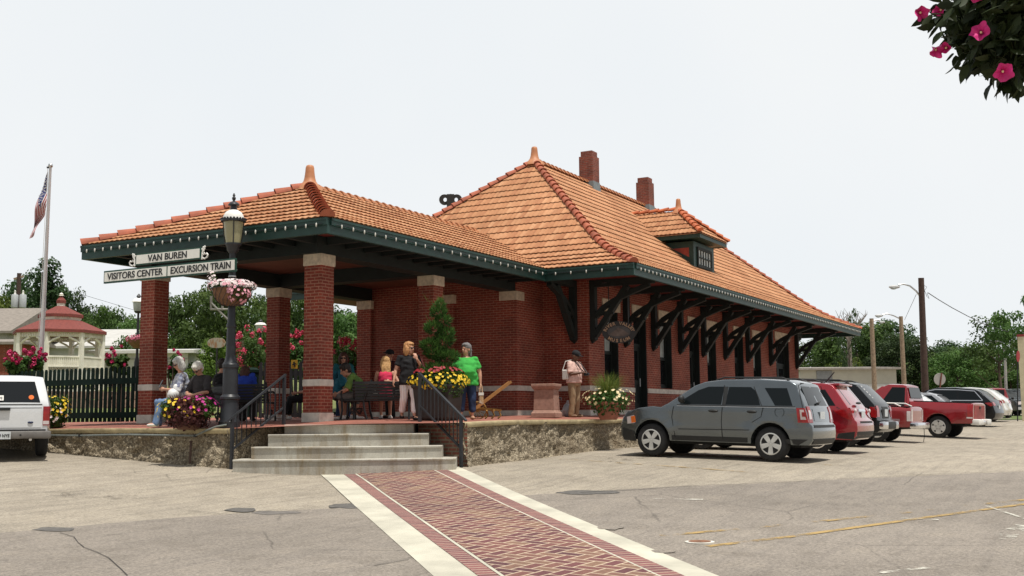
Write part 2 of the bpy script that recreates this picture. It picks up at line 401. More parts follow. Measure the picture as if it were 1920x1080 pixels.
# asphalt repairs, paint and cracks
def blob(name, u, v, wpx, hpx, m, dz, seed):
    mb = MB(); pts = []
    for i in range(28):
        a = 2*PI*i/28; k = 1+.38*mnoise.noise(V((math.cos(a)*1.5, math.sin(a)*1.5, seed)))
        p = ong(u+wpx/2*k*math.cos(a), v+hpx/2*k*math.sin(a)); pts.append((p.x, p.y, gz(p.x, p.y)+dz))
    c0 = ong(u, v); pts.append((c0.x, c0.y, gz(c0.x, c0.y)+dz)); mb.add(pts, [(i, (i+1) % 28, 28) for i in range(28)]); return struct(mb.build(name, m))
for i, a in enumerate(((455, 957, 62, 7), (652, 950, 78, 9), (103, 994, 84, 7), (1100, 924, 108, 8))): blob('asphalt_patch', *a, M['patch'], .012, i*3.1)
M['patch2'] = pm('old_asphalt_patch', (.15, .135, .12), .9, .3, 12, .3)
blob('asphalt_patch', 512, 962, 84, 7, M['patch2'], .011, 9.); blob('asphalt_patch', 1142, 991, 46, 9, M['road'], .017, 4.); blob('asphalt_patch', 1246, 1036, 44, 7, M['road'], .017, 14.)
for i, a in enumerate(((1190, 858, 110, 16), (1140, 866, 60, 8), (250, 868, 120, 12), (640, 905, 100, 10), (180, 930, 200, 26))): blob('oil_stain', *a, M['oil'], .013+.0005*i, 20+i*2.)
def pxline(name, pts, w, m, dz, wob=0):
    P = dens([ong(u, v) for u, v in pts], .35); rows = []
    for i, p in enumerate(P):
        d = (P[min(i+1, len(P)-1)]-P[max(i-1, 0)]); d = V((-d.y, d.x)).normalized()
        o = wob*mnoise.noise(V((p.x*2.3, p.y*2.3, 3)))
        ww = w*(1+(.6*mnoise.noise(V((p.x*5, p.y*5, 8))) if wob else 0))
        rows.append([(p.x+d.x*(o+s*ww/2), p.y+d.y*(o+s*ww/2)) for s in (-1, 1)])
    return drape(name, rows, m, dz)
pxline('road_marking', [(1010, 859), (1150, 868), (1430, 888)], .11, M['yellow'], .012)
pxline('road_marking', [(1180, 840), (1380, 856), (1560, 873)], .11, M['yellow'], .0125)
pxline('road_marking', [(1326, 1026), (1480, 1008), (1650, 984), (1925, 946)], .11, M['yellow2'], .013)
pxline('road_marking', [(1240, 1006), (1480, 985), (1700, 962), (1925, 938)], .12, M['yellow'], .0135)
for pts, w in ((((1225, 936), (1318, 938)), .1), (((1880, 1012), (1925, 985)), .22), (((1868, 1003), (1900, 992)), .1), (((1650, 1076), (1740, 1066)), .09), (((1690, 973), (1760, 976)), .06), (((1850, 950), (1925, 975)), .06)):
    pxline('road_marking', pts, w, M['scuff'], .014)
M['crackm'] = pm('crack_dark', (.05, .045, .04), .95, .2, 9)  # dark colour of the crack strips
for pts, w in ((((115, 1000), (150, 1018), (200, 1048), (250, 1080)), .010), (((350, 958), (430, 965), (600, 952)), .009), (((440, 898), (520, 890), (600, 893)), .018),
               (((300, 905), (420, 893), (560, 880)), .012), (((880, 880), (1010, 872), (1150, 858)), .012), (((1108, 873), (1180, 871)), .014), (((1640, 823), (1780, 834), (1915, 838)), .02),
               (((1090, 925), (1300, 912), (1500, 903), (1915, 884)), .02), (((700, 1062), (760, 1050)), .012), (((0, 925), (160, 922), (300, 918)), .01)):
    pxline('pavement_crack', pts, w, M['crackm'], .0145, .12)
def cover():
    p = ong(1312, 1018); t = thing('utility_cover', 'small round rusty utility cover set in the road at the end of the yellow line', 'utility cover', (p.x, p.y, gz(p.x, p.y)))
    MB().lathe([(.17, 0), (.17, .018), (.16, .02)], n=24).build('frame', M['stone'], t)
    MB().lathe([(.13, .01), (.13, .024), (.05, .026)], n=20).build('lid', pm('rusty_iron', (.20, .09, .045), .8, .4, 12), t)
cover()

# ------------------------------------------------------------------ platform
EX, EY = -1.8, -3.2                      # platform edges
LC, RC = V((-1.8, .72)), V((.42, -3.2))  # where the steps start
M['pave'] = brick_mat('platform_brick', (.30, .105, .075), (.24, .085, .062), (.26, .15, .11), bw=.2, bh=.1, ms=.004)
def platform():
    mb = MB(); xs = [EX, -1.2, -.6, 0, .42, 1, 2, 3.5, 5, 7, 9, 12, 16, 22, 28, 34]; ys = [EY, -2.4, -1.6, -.8, 0, .72, 2, 3.5, 5, 6.5, 8, 10.5]
    n = len(ys); vs = []
    for x in xs:
        for y in ys:
            # chamfer the corner for the steps
            p = V((x, y)); d = RC-LC; nn = V((d.y, -d.x)).normalized(); k = (p-LC).dot(nn)
            if k > 0: p = p-nn*k
            vs.append((p.x, p.y, pz(p.x, p.y)))
    mb.add(vs, [(i*n+j, (i+1)*n+j, (i+1)*n+j+1, i*n+j+1) for i in range(len(xs)-1) for j in range(n-1)])
    t = NT('platform_pavers'); co = t.co()
    b = t.n('ShaderNodeTexBrick', i_Vector=co, i_Color1=(.33, .115, .08, 1), i_Color2=(.25, .085, .06, 1), i_Mortar=(.28, .17, .13, 1), i_Scale=1., i_Mortar_Size=.005, i_Brick_Width=.2, i_Row_Height=.1)
    c = t.mix(1., b.outputs[0], t.ramp(t.noise(co, .9, 5), [(.3, (.8,)*3), (.7, (1.2, 1.18, 1.15))]), 'MULTIPLY')
    struct(mb.build('platform', t.fin(c, .8), smooth=60))
platform()
def rubble():
    t = NT('rubble_concrete'); co = t.co()
    v = t.n('ShaderNodeTexVoronoi', i_Vector=t.mix(.06, co, t.noise(co, 6, 4, .7, 'Color')), i_Scale=27.)
    v2 = t.n('ShaderNodeTexVoronoi', feature='DISTANCE_TO_EDGE', i_Vector=t.mix(.06, co, t.noise(co, 6, 4, .7, 'Color')), i_Scale=27.)
    n = t.noise(co, 2.2, 6, .7); n2 = t.noise(co, 30, 4, .7)
    col = t.ramp(t.n('ShaderNodeSeparateColor', i_Color=v.outputs['Color']).outputs[0], [(0, (.15, .122, .082)), (.5, (.31, .255, .175)), (1, (.50, .43, .31))])
    col = t.mix(t.ramp(v2.outputs[0], [(0, (1, 1, 1)), (.07, (0, 0, 0))]), col, (.13, .10, .068))
    col = t.mix(t.ramp(n, [(.52, (0, 0, 0)), (.68, (.8, .8, .8))]), col, (.40, .335, .235))
    col = t.mix(t.ramp(t.noise(co, 1.1, 5), [(.5, (0, 0, 0)), (.68, (.8, .8, .8))]), col, (.15, .11, .065))
    col = t.mix(1., col, t.ramp(n2, [(.3, (.6,)*3), (.7, (1.35,)*3)]), 'MULTIPLY')
    return t.fin(col, .95, t.math('ADD', t.math('MULTIPLY', v.outputs['Distance'], -1.), n2), .9, .03)
M['rubble'] = rubble()
M['coping'] = pm('yellowed_coping', (.46, .38, .22), .9, .3, 4, .4)
def wall(a, b, outward, name, label, n_h=22, left=False):
    t = thing(name, label, 'retaining wall', ((a.x+b.x)/2, (a.y+b.y)/2, gz((a.x+b.x)/2, (a.y+b.y)/2)), world=True)
    L = (b-a).length; nu = int(L/.045); mb = MB(); vs = []
    for i in range(nu+1):
        p = a.lerp(b, i/nu); z1 = pz(p.x, p.y)-.045; z0 = gz(p.x, p.y)-.12
        for j in range(n_h+1):
            h = j/n_h; z = lerp(z0, z1, h); q = V((p.x*1., p.y*1., z))
            d = .075*mnoise.fractal(q*2.2, .9, 2.1, 4)+.05*mnoise.noise(q*9)+.03*mnoise.noise(q*21)+.16*(1-h)**2
            if left and abs((p-a).length-4.55) < .04: d -= .05
            d = max(d, -.05); vs.append((p.x+outward.x*d, p.y+outward.y*d, z))
    k = n_h+1
    mb.add(vs, [(i*k+j, (i+1)*k+j, (i+1)*k+j+1, i*k+j+1) for i in range(nu) for j in range(n_h)]); mb.build('rubble_face', M['rubble'], t, smooth=70)
    c = MB(); P = [a.lerp(b, i/(nu//6)) for i in range(nu//6+1)]; vs = []
    for p in P:
        z = pz(p.x, p.y); w = .02*mnoise.noise(V((p.x*3, p.y*3, 5)))
        for o, zz in ((-.22, .006), (.06+w, .006), (.075+w, -.03), (.05+w, -.09+w), (-.05, -.1)): vs.append((p.x+outward.x*o, p.y+outward.y*o, z+zz))
    c.add(vs, [(i*5+j, (i+1)*5+j, (i+1)*5+(j+1) % 5, i*5+(j+1) % 5) for i in range(len(P)-1) for j in range(5)]); c.build('coping', M['coping'], t, smooth=50)
    return t
wall(V((EX, 11.5)), LC, V((-1, 0)), 'retaining_wall', 'rough rubble retaining wall of the platform left of the steps, under the picket fence', left=True)
wall(RC, V((34, EY)), V((0, -1)), 'retaining_wall', 'rough rubble retaining wall of the platform right of the steps, ending behind the parked cars')

# ------------------------------------------------------------------ steps
def steps():
    mid = (LC+RC)/2; d = (RC-LC).normalized(); n = V((d.y, -d.x))           # n points towards the camera
    if n.dot(V((CAM.x, CAM.y))-mid) < 0: n = -n
    zt = -.05; zb = -.97; t = thing('concrete_steps', 'curved grey concrete steps of four risers at the platform corner', 'steps', (mid.x, mid.y, zb), world=True)
    W = (RC-LC).length
    def conc():
        m = NT('stained_concrete'); co = m.co(); nn = m.noise(co, 1.1, 6, .65); n2 = m.noise(m.map(co, (4, 4, .6)), 1.2, 5, .7); n3 = m.noise(co, 40, 3)
        c = m.ramp(nn, [(.3, (.33, .30, .25)), (.55, (.46, .44, .38)), (.75, (.55, .53, .46))])
        c = m.mix(m.ramp(n2, [(.5, (0, 0, 0)), (.7, (.85, .85, .85))]), c, (.27, .21, .13))
        c = m.mix(1., c, m.ramp(n3, [(.3, (.85,)*3), (.7, (1.1,)*3)]), 'MULTIPLY')
        return m.fin(c, .85, n3, .2, .01)
    M['concrete'] = conc()
    levels = [zb+.02, -.70, -.47, -.235, zt]      # ground, treads
    lefts = [.16, .44, .70, .96]; rights = [.10, .38, .66, .98]
    N = 24
    for k in range(4):
        z0 = levels[k]-.25 if k == 0 else levels[k]-.01; z1 = levels[k+1]
        front = .80-.30*k; back = -1.5; mb = MB(); top = []
        a = -W/2+lefts[k]; b = W/2-rights[k]
        for i in range(N+1):
            s = lerp(a, b, i/N); q = 2*(i/N)-1; f = front+.26*(1-q*q)-.2+.006*mnoise.noise(V((s*4, k, 1)))
            top.append(mid+d*s+n*f)
        poly = [(p.x, p.y) for p in top]+[(mid+d*b+n*back)[:], (mid+d*a+n*back)[:]]
        # nosing with a small rounded lip
        m_ = len(poly); vs = []
        rings = [(0, z0), (0, z1-.045), (.022, z1-.04), (.026, z1-.012), (.012, z1)]
        for o, z in rings:
            for i, p in enumerate(poly):
                off = n*o if i <= N else V((0, 0)); vs.append((p[0]+off.x, p[1]+off.y, z))
        fs = [(r*m_+i, r*m_+(i+1) % m_, (r+1)*m_+(i+1) % m_, (r+1)*m_+i) for r in range(len(rings)-1) for i in range(m_)]
        fs.append(tuple(range(4*m_, 5*m_)))
        mb.add(vs, fs); mb.build('step', M['concrete'], t, smooth=50)
    # broken brick cheeks beside the steps
    M['oldbrick'] = brick_mat('old_cheek_brick', (.36, .11, .07), (.24, .10, .07), (.30, .25, .18), bw=.22, bh=.075, ms=.016)
    for sgn, e in ((-1, LC), (1, RC)):
        mb = MB(); a = e+n*.02+d*sgn*.10; b = e-d*sgn*.92-n*.75
        m_ = 10; vs = []
        for i in range(m_+1):
            p = a.lerp(b, i/m_)
            for j in range(9):
                z = lerp(gz(p.x, p.y)-.1, pz(p.x, p.y)-.01, j/8); o = .05*mnoise.noise(V((p.x*6, p.y*6, z*6))); vs.append((p.x+n.x*o, p.y+n.y*o, z))
        mb.add(vs, [(i*9+j, (i+1)*9+j, (i+1)*9+j+1, i*9+j+1) for i in range(m_) for j in range(8)]); mb.build('brick_cheek' if sgn > 0 else 'rubble_cheek', M['oldbrick'] if sgn > 0 else M['rubble'], t, smooth=60)
    return mid, d, n
SMID, SD, SN = steps()
# ------------------------------------------------------------------ the depot
depot = thing('train_depot', 'red brick train depot with orange clay tile hip roof and open canopy on brick columns', 'train station', (8., 1.5, .12), world=True)
ZE = 3.72                              # underside of the fascia
CX0, CY0, CY1 = -1.09, -1.006, 6.05    # canopy eave rectangle
MX0, MX1, MY0, MY1 = 8.31, 35.1, -3.585, 8.63
CYM = (CY0+CY1)/2
WX, WY = 10.17, -1.384                 # main wall corner
TILE_Z = ZE+.31

def profile(total, rise, low, a, b):   # flared roof section: returns z(s) and arc length table
    ss = np.linspace(0, total, 400); t = np.clip((ss-a)/(b-a), 0, 1); t = t*t*(3-2*t)
    sl = low+(1-low)*t; zz = np.concatenate([[0], np.cumsum((sl[1:]+sl[:-1])/2*np.diff(ss))]); zz = zz/zz[-1]*rise
    arc = np.concatenate([[0], np.cumsum(np.hypot(np.diff(ss), np.diff(zz)))])
    return ss, zz, arc
def tile_face(mb, tv, o, ud, sd, ext, prof, course, z0, du=.04, wave=.16, amp=.011, step=.068, rnd=0):
    """courses of lapped clay tiles; o = eave origin, ud = along the eave, sd = inward, ext(s)->(u0,u1)"""
    ss, zz, arc = prof; n = max(1, int(round(arc[-1]/course))); rg = random.Random(rnd)
    zat = lambda s: float(np.interp(s, ss, zz))
    for k in range(n):
        sa = float(np.interp(arc[-1]*k/n, arc, ss)); sb = float(np.interp(min(arc[-1], arc[-1]*(k+1.08)/n), arc, ss))
        (a0, a1), (b0, b1) = ext(sa), ext(sb)
        if a1-a0 < .05: continue
        us = np.arange(math.floor(a0/du)*du, a1+du, du); us = np.clip(us, a0, a1); nu = len(us); vs = []
        slope = (zat(sb)-zat(sa))/(sb-sa); nl = math.hypot(1, slope)
        wob = .004*rg.uniform(-1, 1)
        for row, (s, lift) in enumerate(((sa+.11, -.01), (sa, step+wob-.012), (sa+.012, step+wob+.004), (sb, .012))):
            for u in us:
                uu = u if row < 3 else min(max(u, b0), b1)
                h = amp*math.cos(2*PI*u/wave) if row else 0
                jit = .006*math.sin(u*37.7+k*5.1)
                l = lift+h
                p = V(o)+V(ud)*uu+V(sd)*(s-slope/nl*l*0+(jit if row in (1, 2) else 0)); vs.append((p.x, p.y, z0+zat(s)+l/nl*1.0))
        mb.add(vs, [(r*nu+i, r*nu+i+1, (r+1)*nu+i+1, (r+1)*nu+i) for r in range(3) for i in range(nu-1)])
        q = [(u, s) for s in (sa, sb) for u in ((a0, a1) if s == sa else (b0, b1))]
        mb.add([(*((V(o)+V(ud)*u+V(sd)*s).xy), z0+zat(s)-.012) for u, s in q], [(0, 1, 3, 2)])
        cols = {}
        row = [cols.setdefault((int(math.floor(us[i]/(wave*1.0)+.001))), min(1, max(0, rg.gauss(.5, .24)))) for i in range(nu-1)]
        tv += row*3+[.3]
def hip_roll(mb, pts, r=.105, L=.36, end=True):
    P = [V(p) for p in pts]; tot = sum((b-a).length for a, b in zip(P, P[1:])); n = max(1, int(tot/L)); cum = [0]
    for a, b in zip(P, P[1:]): cum.append(cum[-1]+(b-a).length)
    def pt(t):
        t = min(max(t, 0), tot)
        for i in range(len(P)-1):
            if t <= cum[i+1]+1e-6: return P[i].lerp(P[i+1], (t-cum[i])/(cum[i+1]-cum[i]))
        return P[-1]
    for k in range(n):
        a, b = pt(tot*k/n), pt(min(tot, tot*(k+1.12)/n)); d = (b-a).normalized(); sd = d.cross(V((0, 0, 1))).normalized(); up = sd.cross(d)
        vs = []; m_ = 9; r0, r1 = r*1.18, r*.86
        for q, rr in ((a, r0), (b, r1)):
            for j in range(m_):
                g = PI*j/(m_-1); vs.append(q+sd*rr*math.cos(g)+up*(rr*math.sin(g)*1.0+(.025 if rr == r0 else 0)))
        i_r = [(a+sd*(r0-.03)*math.cos(PI*j/(m_-1))+up*((r0-.03)*math.sin(PI*j/(m_-1))+.025)) for j in range(m_)]
        o = len(vs); vs += i_r
        fs = [(j, j+1, m_+j+1, m_+j) for j in range(m_-1)]+[(j, o+j, o+j+1, j+1) for j in range(m_-1)]
        if k == 0 and end: fs.append(tuple(o+j for j in range(m_)))
        mb.add(vs, fs)
def finial(mb, c, h=.62, s=1.):
    # a flaring horn on three saddle legs
    prof = [(.34, -.16), (.30, -.04), (.21, .05), (.155, .14), (.13, .26), (.112, .42), (.105, .54), (.09, .60), (.05, .625)]
    mb.lathe([(r*s, z*h/.62) for r, z in prof], c, n=16)

cprof = profile(CYM-CY0, 1.66, .86, .3, 1.6); mprof = profile((MY1-MY0)/2, 4.60, .52, .5, 2.5)
CHW = CYM-CY0; MHW = (MY1-MY0)/2
def roofs():
    hipk = 3.73/CHW
    c = MB(); tv = []
    tile_face(c, tv, (CX0, CY0, 0), (0, 1, 0), (hipk, 0, 0), lambda s: (s, 2*CHW-s), cprof, .385, TILE_Z, rnd=1)
    tile_face(c, tv, (CX0, CY0, 0), (1, 0, 0), (0, 1, 0), lambda s: (s*hipk, 12.9), cprof, .385, TILE_Z, rnd=2)
    tile_face(c, tv, (CX0, CY1, 0), (1, 0, 0), (0, -1, 0), lambda s: (s*hipk, 12.9), cprof, .385, TILE_Z, du=.16, rnd=3)
    r1 = c.build('canopy_roof', M['tile'], depot, tv=tv)
    m = MB(); tv = []
    tile_face(m, tv, (MX0, MY0, 0), (0, 1, 0), (1, 0, 0), lambda s: (s, 2*MHW-s), mprof, .385, TILE_Z, rnd=4)
    tile_face(m, tv, (MX0, MY0, 0), (1, 0, 0), (0, 1, 0), lambda s: (s, MX1-MX0-s), mprof, .385, TILE_Z, rnd=5)
    tile_face(m, tv, (MX0, MY1, 0), (1, 0, 0), (0, -1, 0), lambda s: (s, MX1-MX0-s), mprof, .385, TILE_Z, du=.32, rnd=6)
    tile_face(m, tv, (MX1, MY0, 0), (0, 1, 0), (-1, 0, 0), lambda s: (s, 2*MHW-s), mprof, .385, TILE_Z, du=.16, rnd=7)
    r2 = m.build('main_roof', M['tile'], depot, tv=tv)
    def hipline(x0, y0, sx, sy, prof, kx=1.):
        ss, zz, _ = prof; idx = range(0, 400, 25)
        return [(x0+sx*ss[i]*kx, y0+sy*ss[i], TILE_Z+zz[i]+.0) for i in list(idx)+[399]]
    h = MB()
    for sy, y in ((1, CY0), (-1, CY1)): hip_roll(h, hipline(CX0, y, 1, sy, cprof, hipk), .135, .40)
    h.build('hip_tiles', M['hiptile'], r1, smooth=35); h = MB()
    hip_roll(h, [(CX0+3.73, CYM, TILE_Z+1.64), (10.6, CYM, TILE_Z+1.64)], .10, .30, end=False)
    h.build('ridge_tiles', M['finial'], r1, smooth=35)
    h = MB()
    for sy, y in ((1, MY0), (-1, MY1)): hip_roll(h, hipline(MX0, y, 1, sy, mprof), .115); hip_roll(h, hipline(MX1, y, -1, sy, mprof), .115)
    h.build('hip_tiles', M['hiptile'], r2, smooth=35); h = MB()
    hip_roll(h, [(MX0+MHW, CYM, TILE_Z+4.60), (MX1-MHW, CYM, TILE_Z+4.60)], .11, .30, end=False)
    h.build('ridge_tiles', M['finial'], r2, smooth=35)
    for par, p, s in ((r1, (CX0+3.75, CYM, TILE_Z+1.68), 1.), (r2, (MX0+MHW, CYM, TILE_Z+4.60), 1.), (r2, (MX1-MHW, CYM, TILE_Z+4.60), 1.)):
        f = MB(); finial(f, p, .52, s); f.build('finial', M['finial'], par, smooth=50)
    return r1, r2
roof_c, roof_m = roofs()

def eaves():
    # fascia boards with gutter lip (canopy then main block), soffits
    f = MB(); t = .09
    def run(a, b, out):
        a, b, out = V(a), V(b), V(out)
        for z0, z1, th in ((ZE, ZE+.17, 0), (ZE+.17, ZE+.265, .035), (ZE+.265, ZE+.315, .05)):
            p = [a+out*th, b+out*th, b-out*t, a-out*t]
            f.add([(q.x, q.y, z) for z in (z0, z1) for q in p], [(0, 1, 2, 3), (7, 6, 5, 4), (0, 4, 5, 1), (1, 5, 6, 2), (2, 6, 7, 3), (3, 7, 4, 0)])
    run((CX0, CY0, 0), (CX0, CY1, 0), (-1, 0, 0)); run((CX0+t+.002, CY0, 0), (MX0-.002, CY0, 0), (0, -1, 0)); run((CX0+t+.002, CY1, 0), (MX0-.002, CY1, 0), (0, 1, 0))
    run((MX0, MY0, 0), (MX0, CY0, 0), (-1, 0, 0)); run((MX0, CY1, 0), (MX0, MY1, 0), (-1, 0, 0))
    run((MX0+t+.002, MY0, 0), (MX1, MY0, 0), (0, -1, 0)); run((MX1-t, MY0+t+.002, 0), (MX1-t, MY1, 0), (1, 0, 0))
    f.build('fascia', M['green'], depot)
    s = MB(); z = ZE+.20
    s.box(CX0+t, MX0+.2, CY0+t, CY1-t, z, z+.03); s.box(MX0+.2+.002, MX1-2*t, MY0+t, MY1-t, z+.0, z+.031)
    s.box(MX0+t, MX0+.2, MY0+t, CY0-.002, z, z+.03)
    s.build('soffit', M['soffit'], depot)
    c = MB(); c.box(.3, 8.5, .3, 5.1, z-.02, z-.004); c.build('ceiling', M['ceil'], depot)
    b = MB()
    for y in (.03, 4.89): b.box(-.05, 8.6, y+.05, y+.5, 3.55, z-.003)
    for x in (.03, 4.38): b.box(x+.05, x+.5, .54, 4.93, 3.56, z-.004)
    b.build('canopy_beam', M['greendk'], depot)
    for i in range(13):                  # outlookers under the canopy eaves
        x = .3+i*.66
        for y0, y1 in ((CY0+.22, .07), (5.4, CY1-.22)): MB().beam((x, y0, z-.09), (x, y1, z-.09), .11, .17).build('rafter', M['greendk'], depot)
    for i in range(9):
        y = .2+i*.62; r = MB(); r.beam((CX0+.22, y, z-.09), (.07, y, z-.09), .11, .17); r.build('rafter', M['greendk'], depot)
eaves()

def column(x, y, w=.44, rear=False):
    x += .08; y += .08
    c = MB(); c.box(x, x+w, y, y+w, .19, 3.3); col = c.build('column', M['brick'], depot)
    o = .035
    def block(z0, z1, name, m, e, rnd=0.):
        b = MB(); b.box(x-e, x+w+e, y-e, y+w+e, z0, z1); k = b.build(name, M[m], col)
        md = k.modifiers.new('b', 'BEVEL'); md.width = .012; md.segments = 2; bake(k)
        if parent_w: k.location = (0, 0, 0)
        return k
    parent_w = False
    block(3.3, 3.55, 'capital', 'capstone', .026); block(.745, .89, 'stone_band', 'stone', .014); block(pz(x, y)-.02, .19, 'stone_base', 'stone', .022)
    return col
# parts of a column sit in the same world frame as the column itself
for x, y in ((0, 0), (0, 4.858), (4.352, 0), (4.352, 4.858)): column(x, y)

def walls():
    w = MB(); T = .4
    z0, z1 = .05, ZE+.21
    # end wall under the canopy, short return, main end wall, far end
    EXW = 8.57
    w.box(EXW, EXW+T, .05, 5.42, z0, z1)
    w.box(EXW+T+.001, WX+.2, .05, .45, z0, z1)
    w.box(WX, WX+T, WY, .049, z0, z1); w.box(WX, WX+T, 5.5, 6.4, z0, z1)
    w.box(32.28-T, 32.28, WY, 6.4, z0, z1); w.box(WX+T, 32.2, 6.0, 6.4, z0, z1)
    w.box(EXW-.1, EXW-.001, 2.05, 2.6, z0, 3.3); w.box(EXW-.1, EXW-.001, 4.92, 5.42, z0, 3.3)
    # long wall: piers, and the panels under and over each opening
    ops = [(11.22, 12.24, .97, 3.15), (13.39, 14.42, .12, 3.15), (15.54, 16.60, .97, 3.15), (18.25, 19.27, .12, 3.15), (20.06, 21.06, .97, 3.15),
           (23.17, 24.30, .12, 3.15), (25.54, 26.62, .97, 3.15), (28.75, 30.80, .12, 3.3)]
    x = WX+T+.001
    for a, b, s, h in ops:
        w.box(x, a, WY, WY+T, z0, z1)
        if s > .5: w.box(a, b, WY, WY+T, z0, s)
        w.box(a, b, WY, WY+T, h+.34, z1); x = b
    w.box(x, 32.28-T-.001, WY, WY+T, z0, z1)
    wl = w.build('brick_wall', M['brick'], depot)
    st = MB(); e = .025; zb0, zb1 = .80, .94
    def band(x0, x1, y0, y1): st.box(x0, x1, y0, y1, zb0, zb1)
    band(EXW-e, EXW+.02, .05-e, 5.42+e); band(EXW+.021, WX-e-.002, .05-e, .06); band(WX-e, WX+.02, WY-e, .05-e-.002)
    x = WX+.021
    for a, b, s, h in ops:
        if s > .5: continue
        band(x, a, WY-e, WY+.02); x = b
    band(x, 32.28+e, WY-e, WY+.02)
    st.build('belt_course', M['stone'], wl)
    bs = MB(); e = .05
    for x0, x1, y0, y1 in ((EXW-e, EXW+.02, .05-e, 5.42+e), (EXW+.021, WX-e-.002, .05-e, .06), (WX-e, WX+.02, WY-e, .05-e-.002)): bs.box(x0, x1, y0, y1, z0, .26)
    x = WX+.021
    for a, b, s, h in ops:
        if s > .5: continue
        bs.box(x, a, WY-e, WY+.02, z0, .26); x = b
    bs.box(x, 32.28, WY-e, WY+.02, z0, .26)
    bs.build('stone_plinth', M['stone'], wl)
    for y0, x0 in ((.04, EXW), (2.0, EXW-.1), (4.88, EXW-.1)):
        k = MB(); k.box(x0-.03, x0+.45, y0, y0+.54, 3.3, 3.55); k.build('capital', M['capstone'], wl)
    # lintels and joinery
    for i, (a, b, s, h) in enumerate(ops):
        l = MB(); wd = b-a; vs = []
        l.box(a-.12, b+.12, WY-.03, WY+T-.02, h+.001, h+.34); l.build('stone_lintel', M['capstone'], wl)
        y = WY+.26; door = s < .5; fr = MB(); g = MB(); up = MB()
        for x0, x1 in ((a, a+.09), (b-.09, b)): fr.box(x0, x1, y-.06, y+.06, s, h)
        fr.box(a+.09, b-.09, y-.06, y+.06, h-.09, h); fr.box(a+.09, b-.09, y-.06, y+.06, s, s+.10)
        for x0, x1 in ((a, a+.035), (b-.035, b)): fr.box(x0, x1, WY+.01, y-.061, s, h)   # painted reveals
        tr = 2.28 if door else 1.95
        fr.box(a+.09, b-.09, y-.05, y+.05, tr-.05, tr+.05)
        if door:
            n = 2 if wd > 1.5 else 1; ww = (wd-.18)/n
            for k in range(n):
                x0 = a+.09+k*ww; x1 = x0+ww
                for p0, p1 in ((x0, x0+.12), (x1-.12, x1)): fr.box(p0, p1, y-.03, y+.03, s+.1, tr-.05)
                for q0, q1 in ((s+.1, s+.36), (1.05, 1.2), (tr-.17, tr-.05)): fr.box(x0+.12, x1-.12, y-.03, y+.03, q0, q1)
                fr.box(x0+.12, x1-.12, y-.015, y+.015, s+.36, 1.05); g.box(x0+.12, x1-.12, y-.006, y+.006, 1.2, tr-.17)
        else:
            fr.box(a+.09, b-.09, y-.035, y+.035, 1.07, 1.12)
            g.box(a+.09, b-.09, y-.006, y+.006, s+.1, tr-.05)
            fr.box((a+b)/2-.02, (a+b)/2+.02, y-.03, y+.03, s+.1, tr-.05)
        up.box(a+.09, b-.09, y-.008, y+.008, tr+.05, h-.09)
        fr.box((a+b)/2-.02, (a+b)/2+.02, y-.03, y+.03, tr+.05, h-.09)
        nm = 'door' if door else 'window'
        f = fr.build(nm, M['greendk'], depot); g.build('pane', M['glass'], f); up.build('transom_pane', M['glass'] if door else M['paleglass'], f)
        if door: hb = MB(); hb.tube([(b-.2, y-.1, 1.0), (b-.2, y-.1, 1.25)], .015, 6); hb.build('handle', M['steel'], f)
walls()

def bracket(x, flip=False, y_wall=WY, reach=1.95):
    b = MB(); zt = ZE+.20; zb = 2.12; y = y_wall-.08; w = .19
    b.box(x-w/2, x+w/2, y-.08, y+.075, zb+.12, zt-.003)
    b.add([(x-w/2, y-.08, zb+.12), (x+w/2, y-.08, zb+.12), (x+w/2, y+.075, zb+.12), (x-w/2, y+.075, zb+.12), (x, y+.05, zb), (x, y+.06, zb)], [(0, 1, 4), (1, 2, 5, 4), (2, 3, 5), (3, 0, 4, 5)])
    b.beam((x, y-.081, zt-.10), (x, y-reach+.1, zt-.10), w, .19)
    b.beam((x, y-.05, zb+.22), (x, y-1.05, zt-.2), w*.8, .17, up=(1, 0, 0))
    pts = [(x, y-.06-1.75*math.sin(t*PI/2)**1.0, zb+.62+(zt-.2-zb-.62)*(1-math.cos(t*PI/2))**.9) for t in np.linspace(.0, 1, 9)]
    pts = [(x, y-.07-(reach-.3)*t, zb+.75+(zt-.22-zb-.75)*(t**.62)) for t in np.linspace(0, 1, 9)]
    for p, q in zip(pts, pts[1:]): b.beam(p, q, w*.7, .15, up=(1, 0, 0))
    b.beam((x, y-.08, 2.95), (x, y-.62, 2.98), w*.6, .1)
    return b
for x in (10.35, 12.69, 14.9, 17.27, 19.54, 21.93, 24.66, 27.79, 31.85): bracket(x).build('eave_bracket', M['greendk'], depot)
def end_bracket():        # the same bracket turned to the end wall
    b = bracket(0, y_wall=0, reach=1.7); Mx = Matrix.Translation((WX, -.95, 0))@Matrix.Rotation(-PI/2, 4, 'Z')
    b.v = [tuple(Mx@V(p)) for p in b.v]; b.build('eave_bracket', M['greendk'], depot)
    b = bracket(0, y_wall=0, reach=2.4); Mx = Matrix.Translation((32.28, -.9, 0))@Matrix.Rotation(PI/2, 4, 'Z')
    b.v = [tuple(Mx@V(p)) for p in b.v]; b.build('eave_bracket', M['greendk'], depot)
end_bracket()

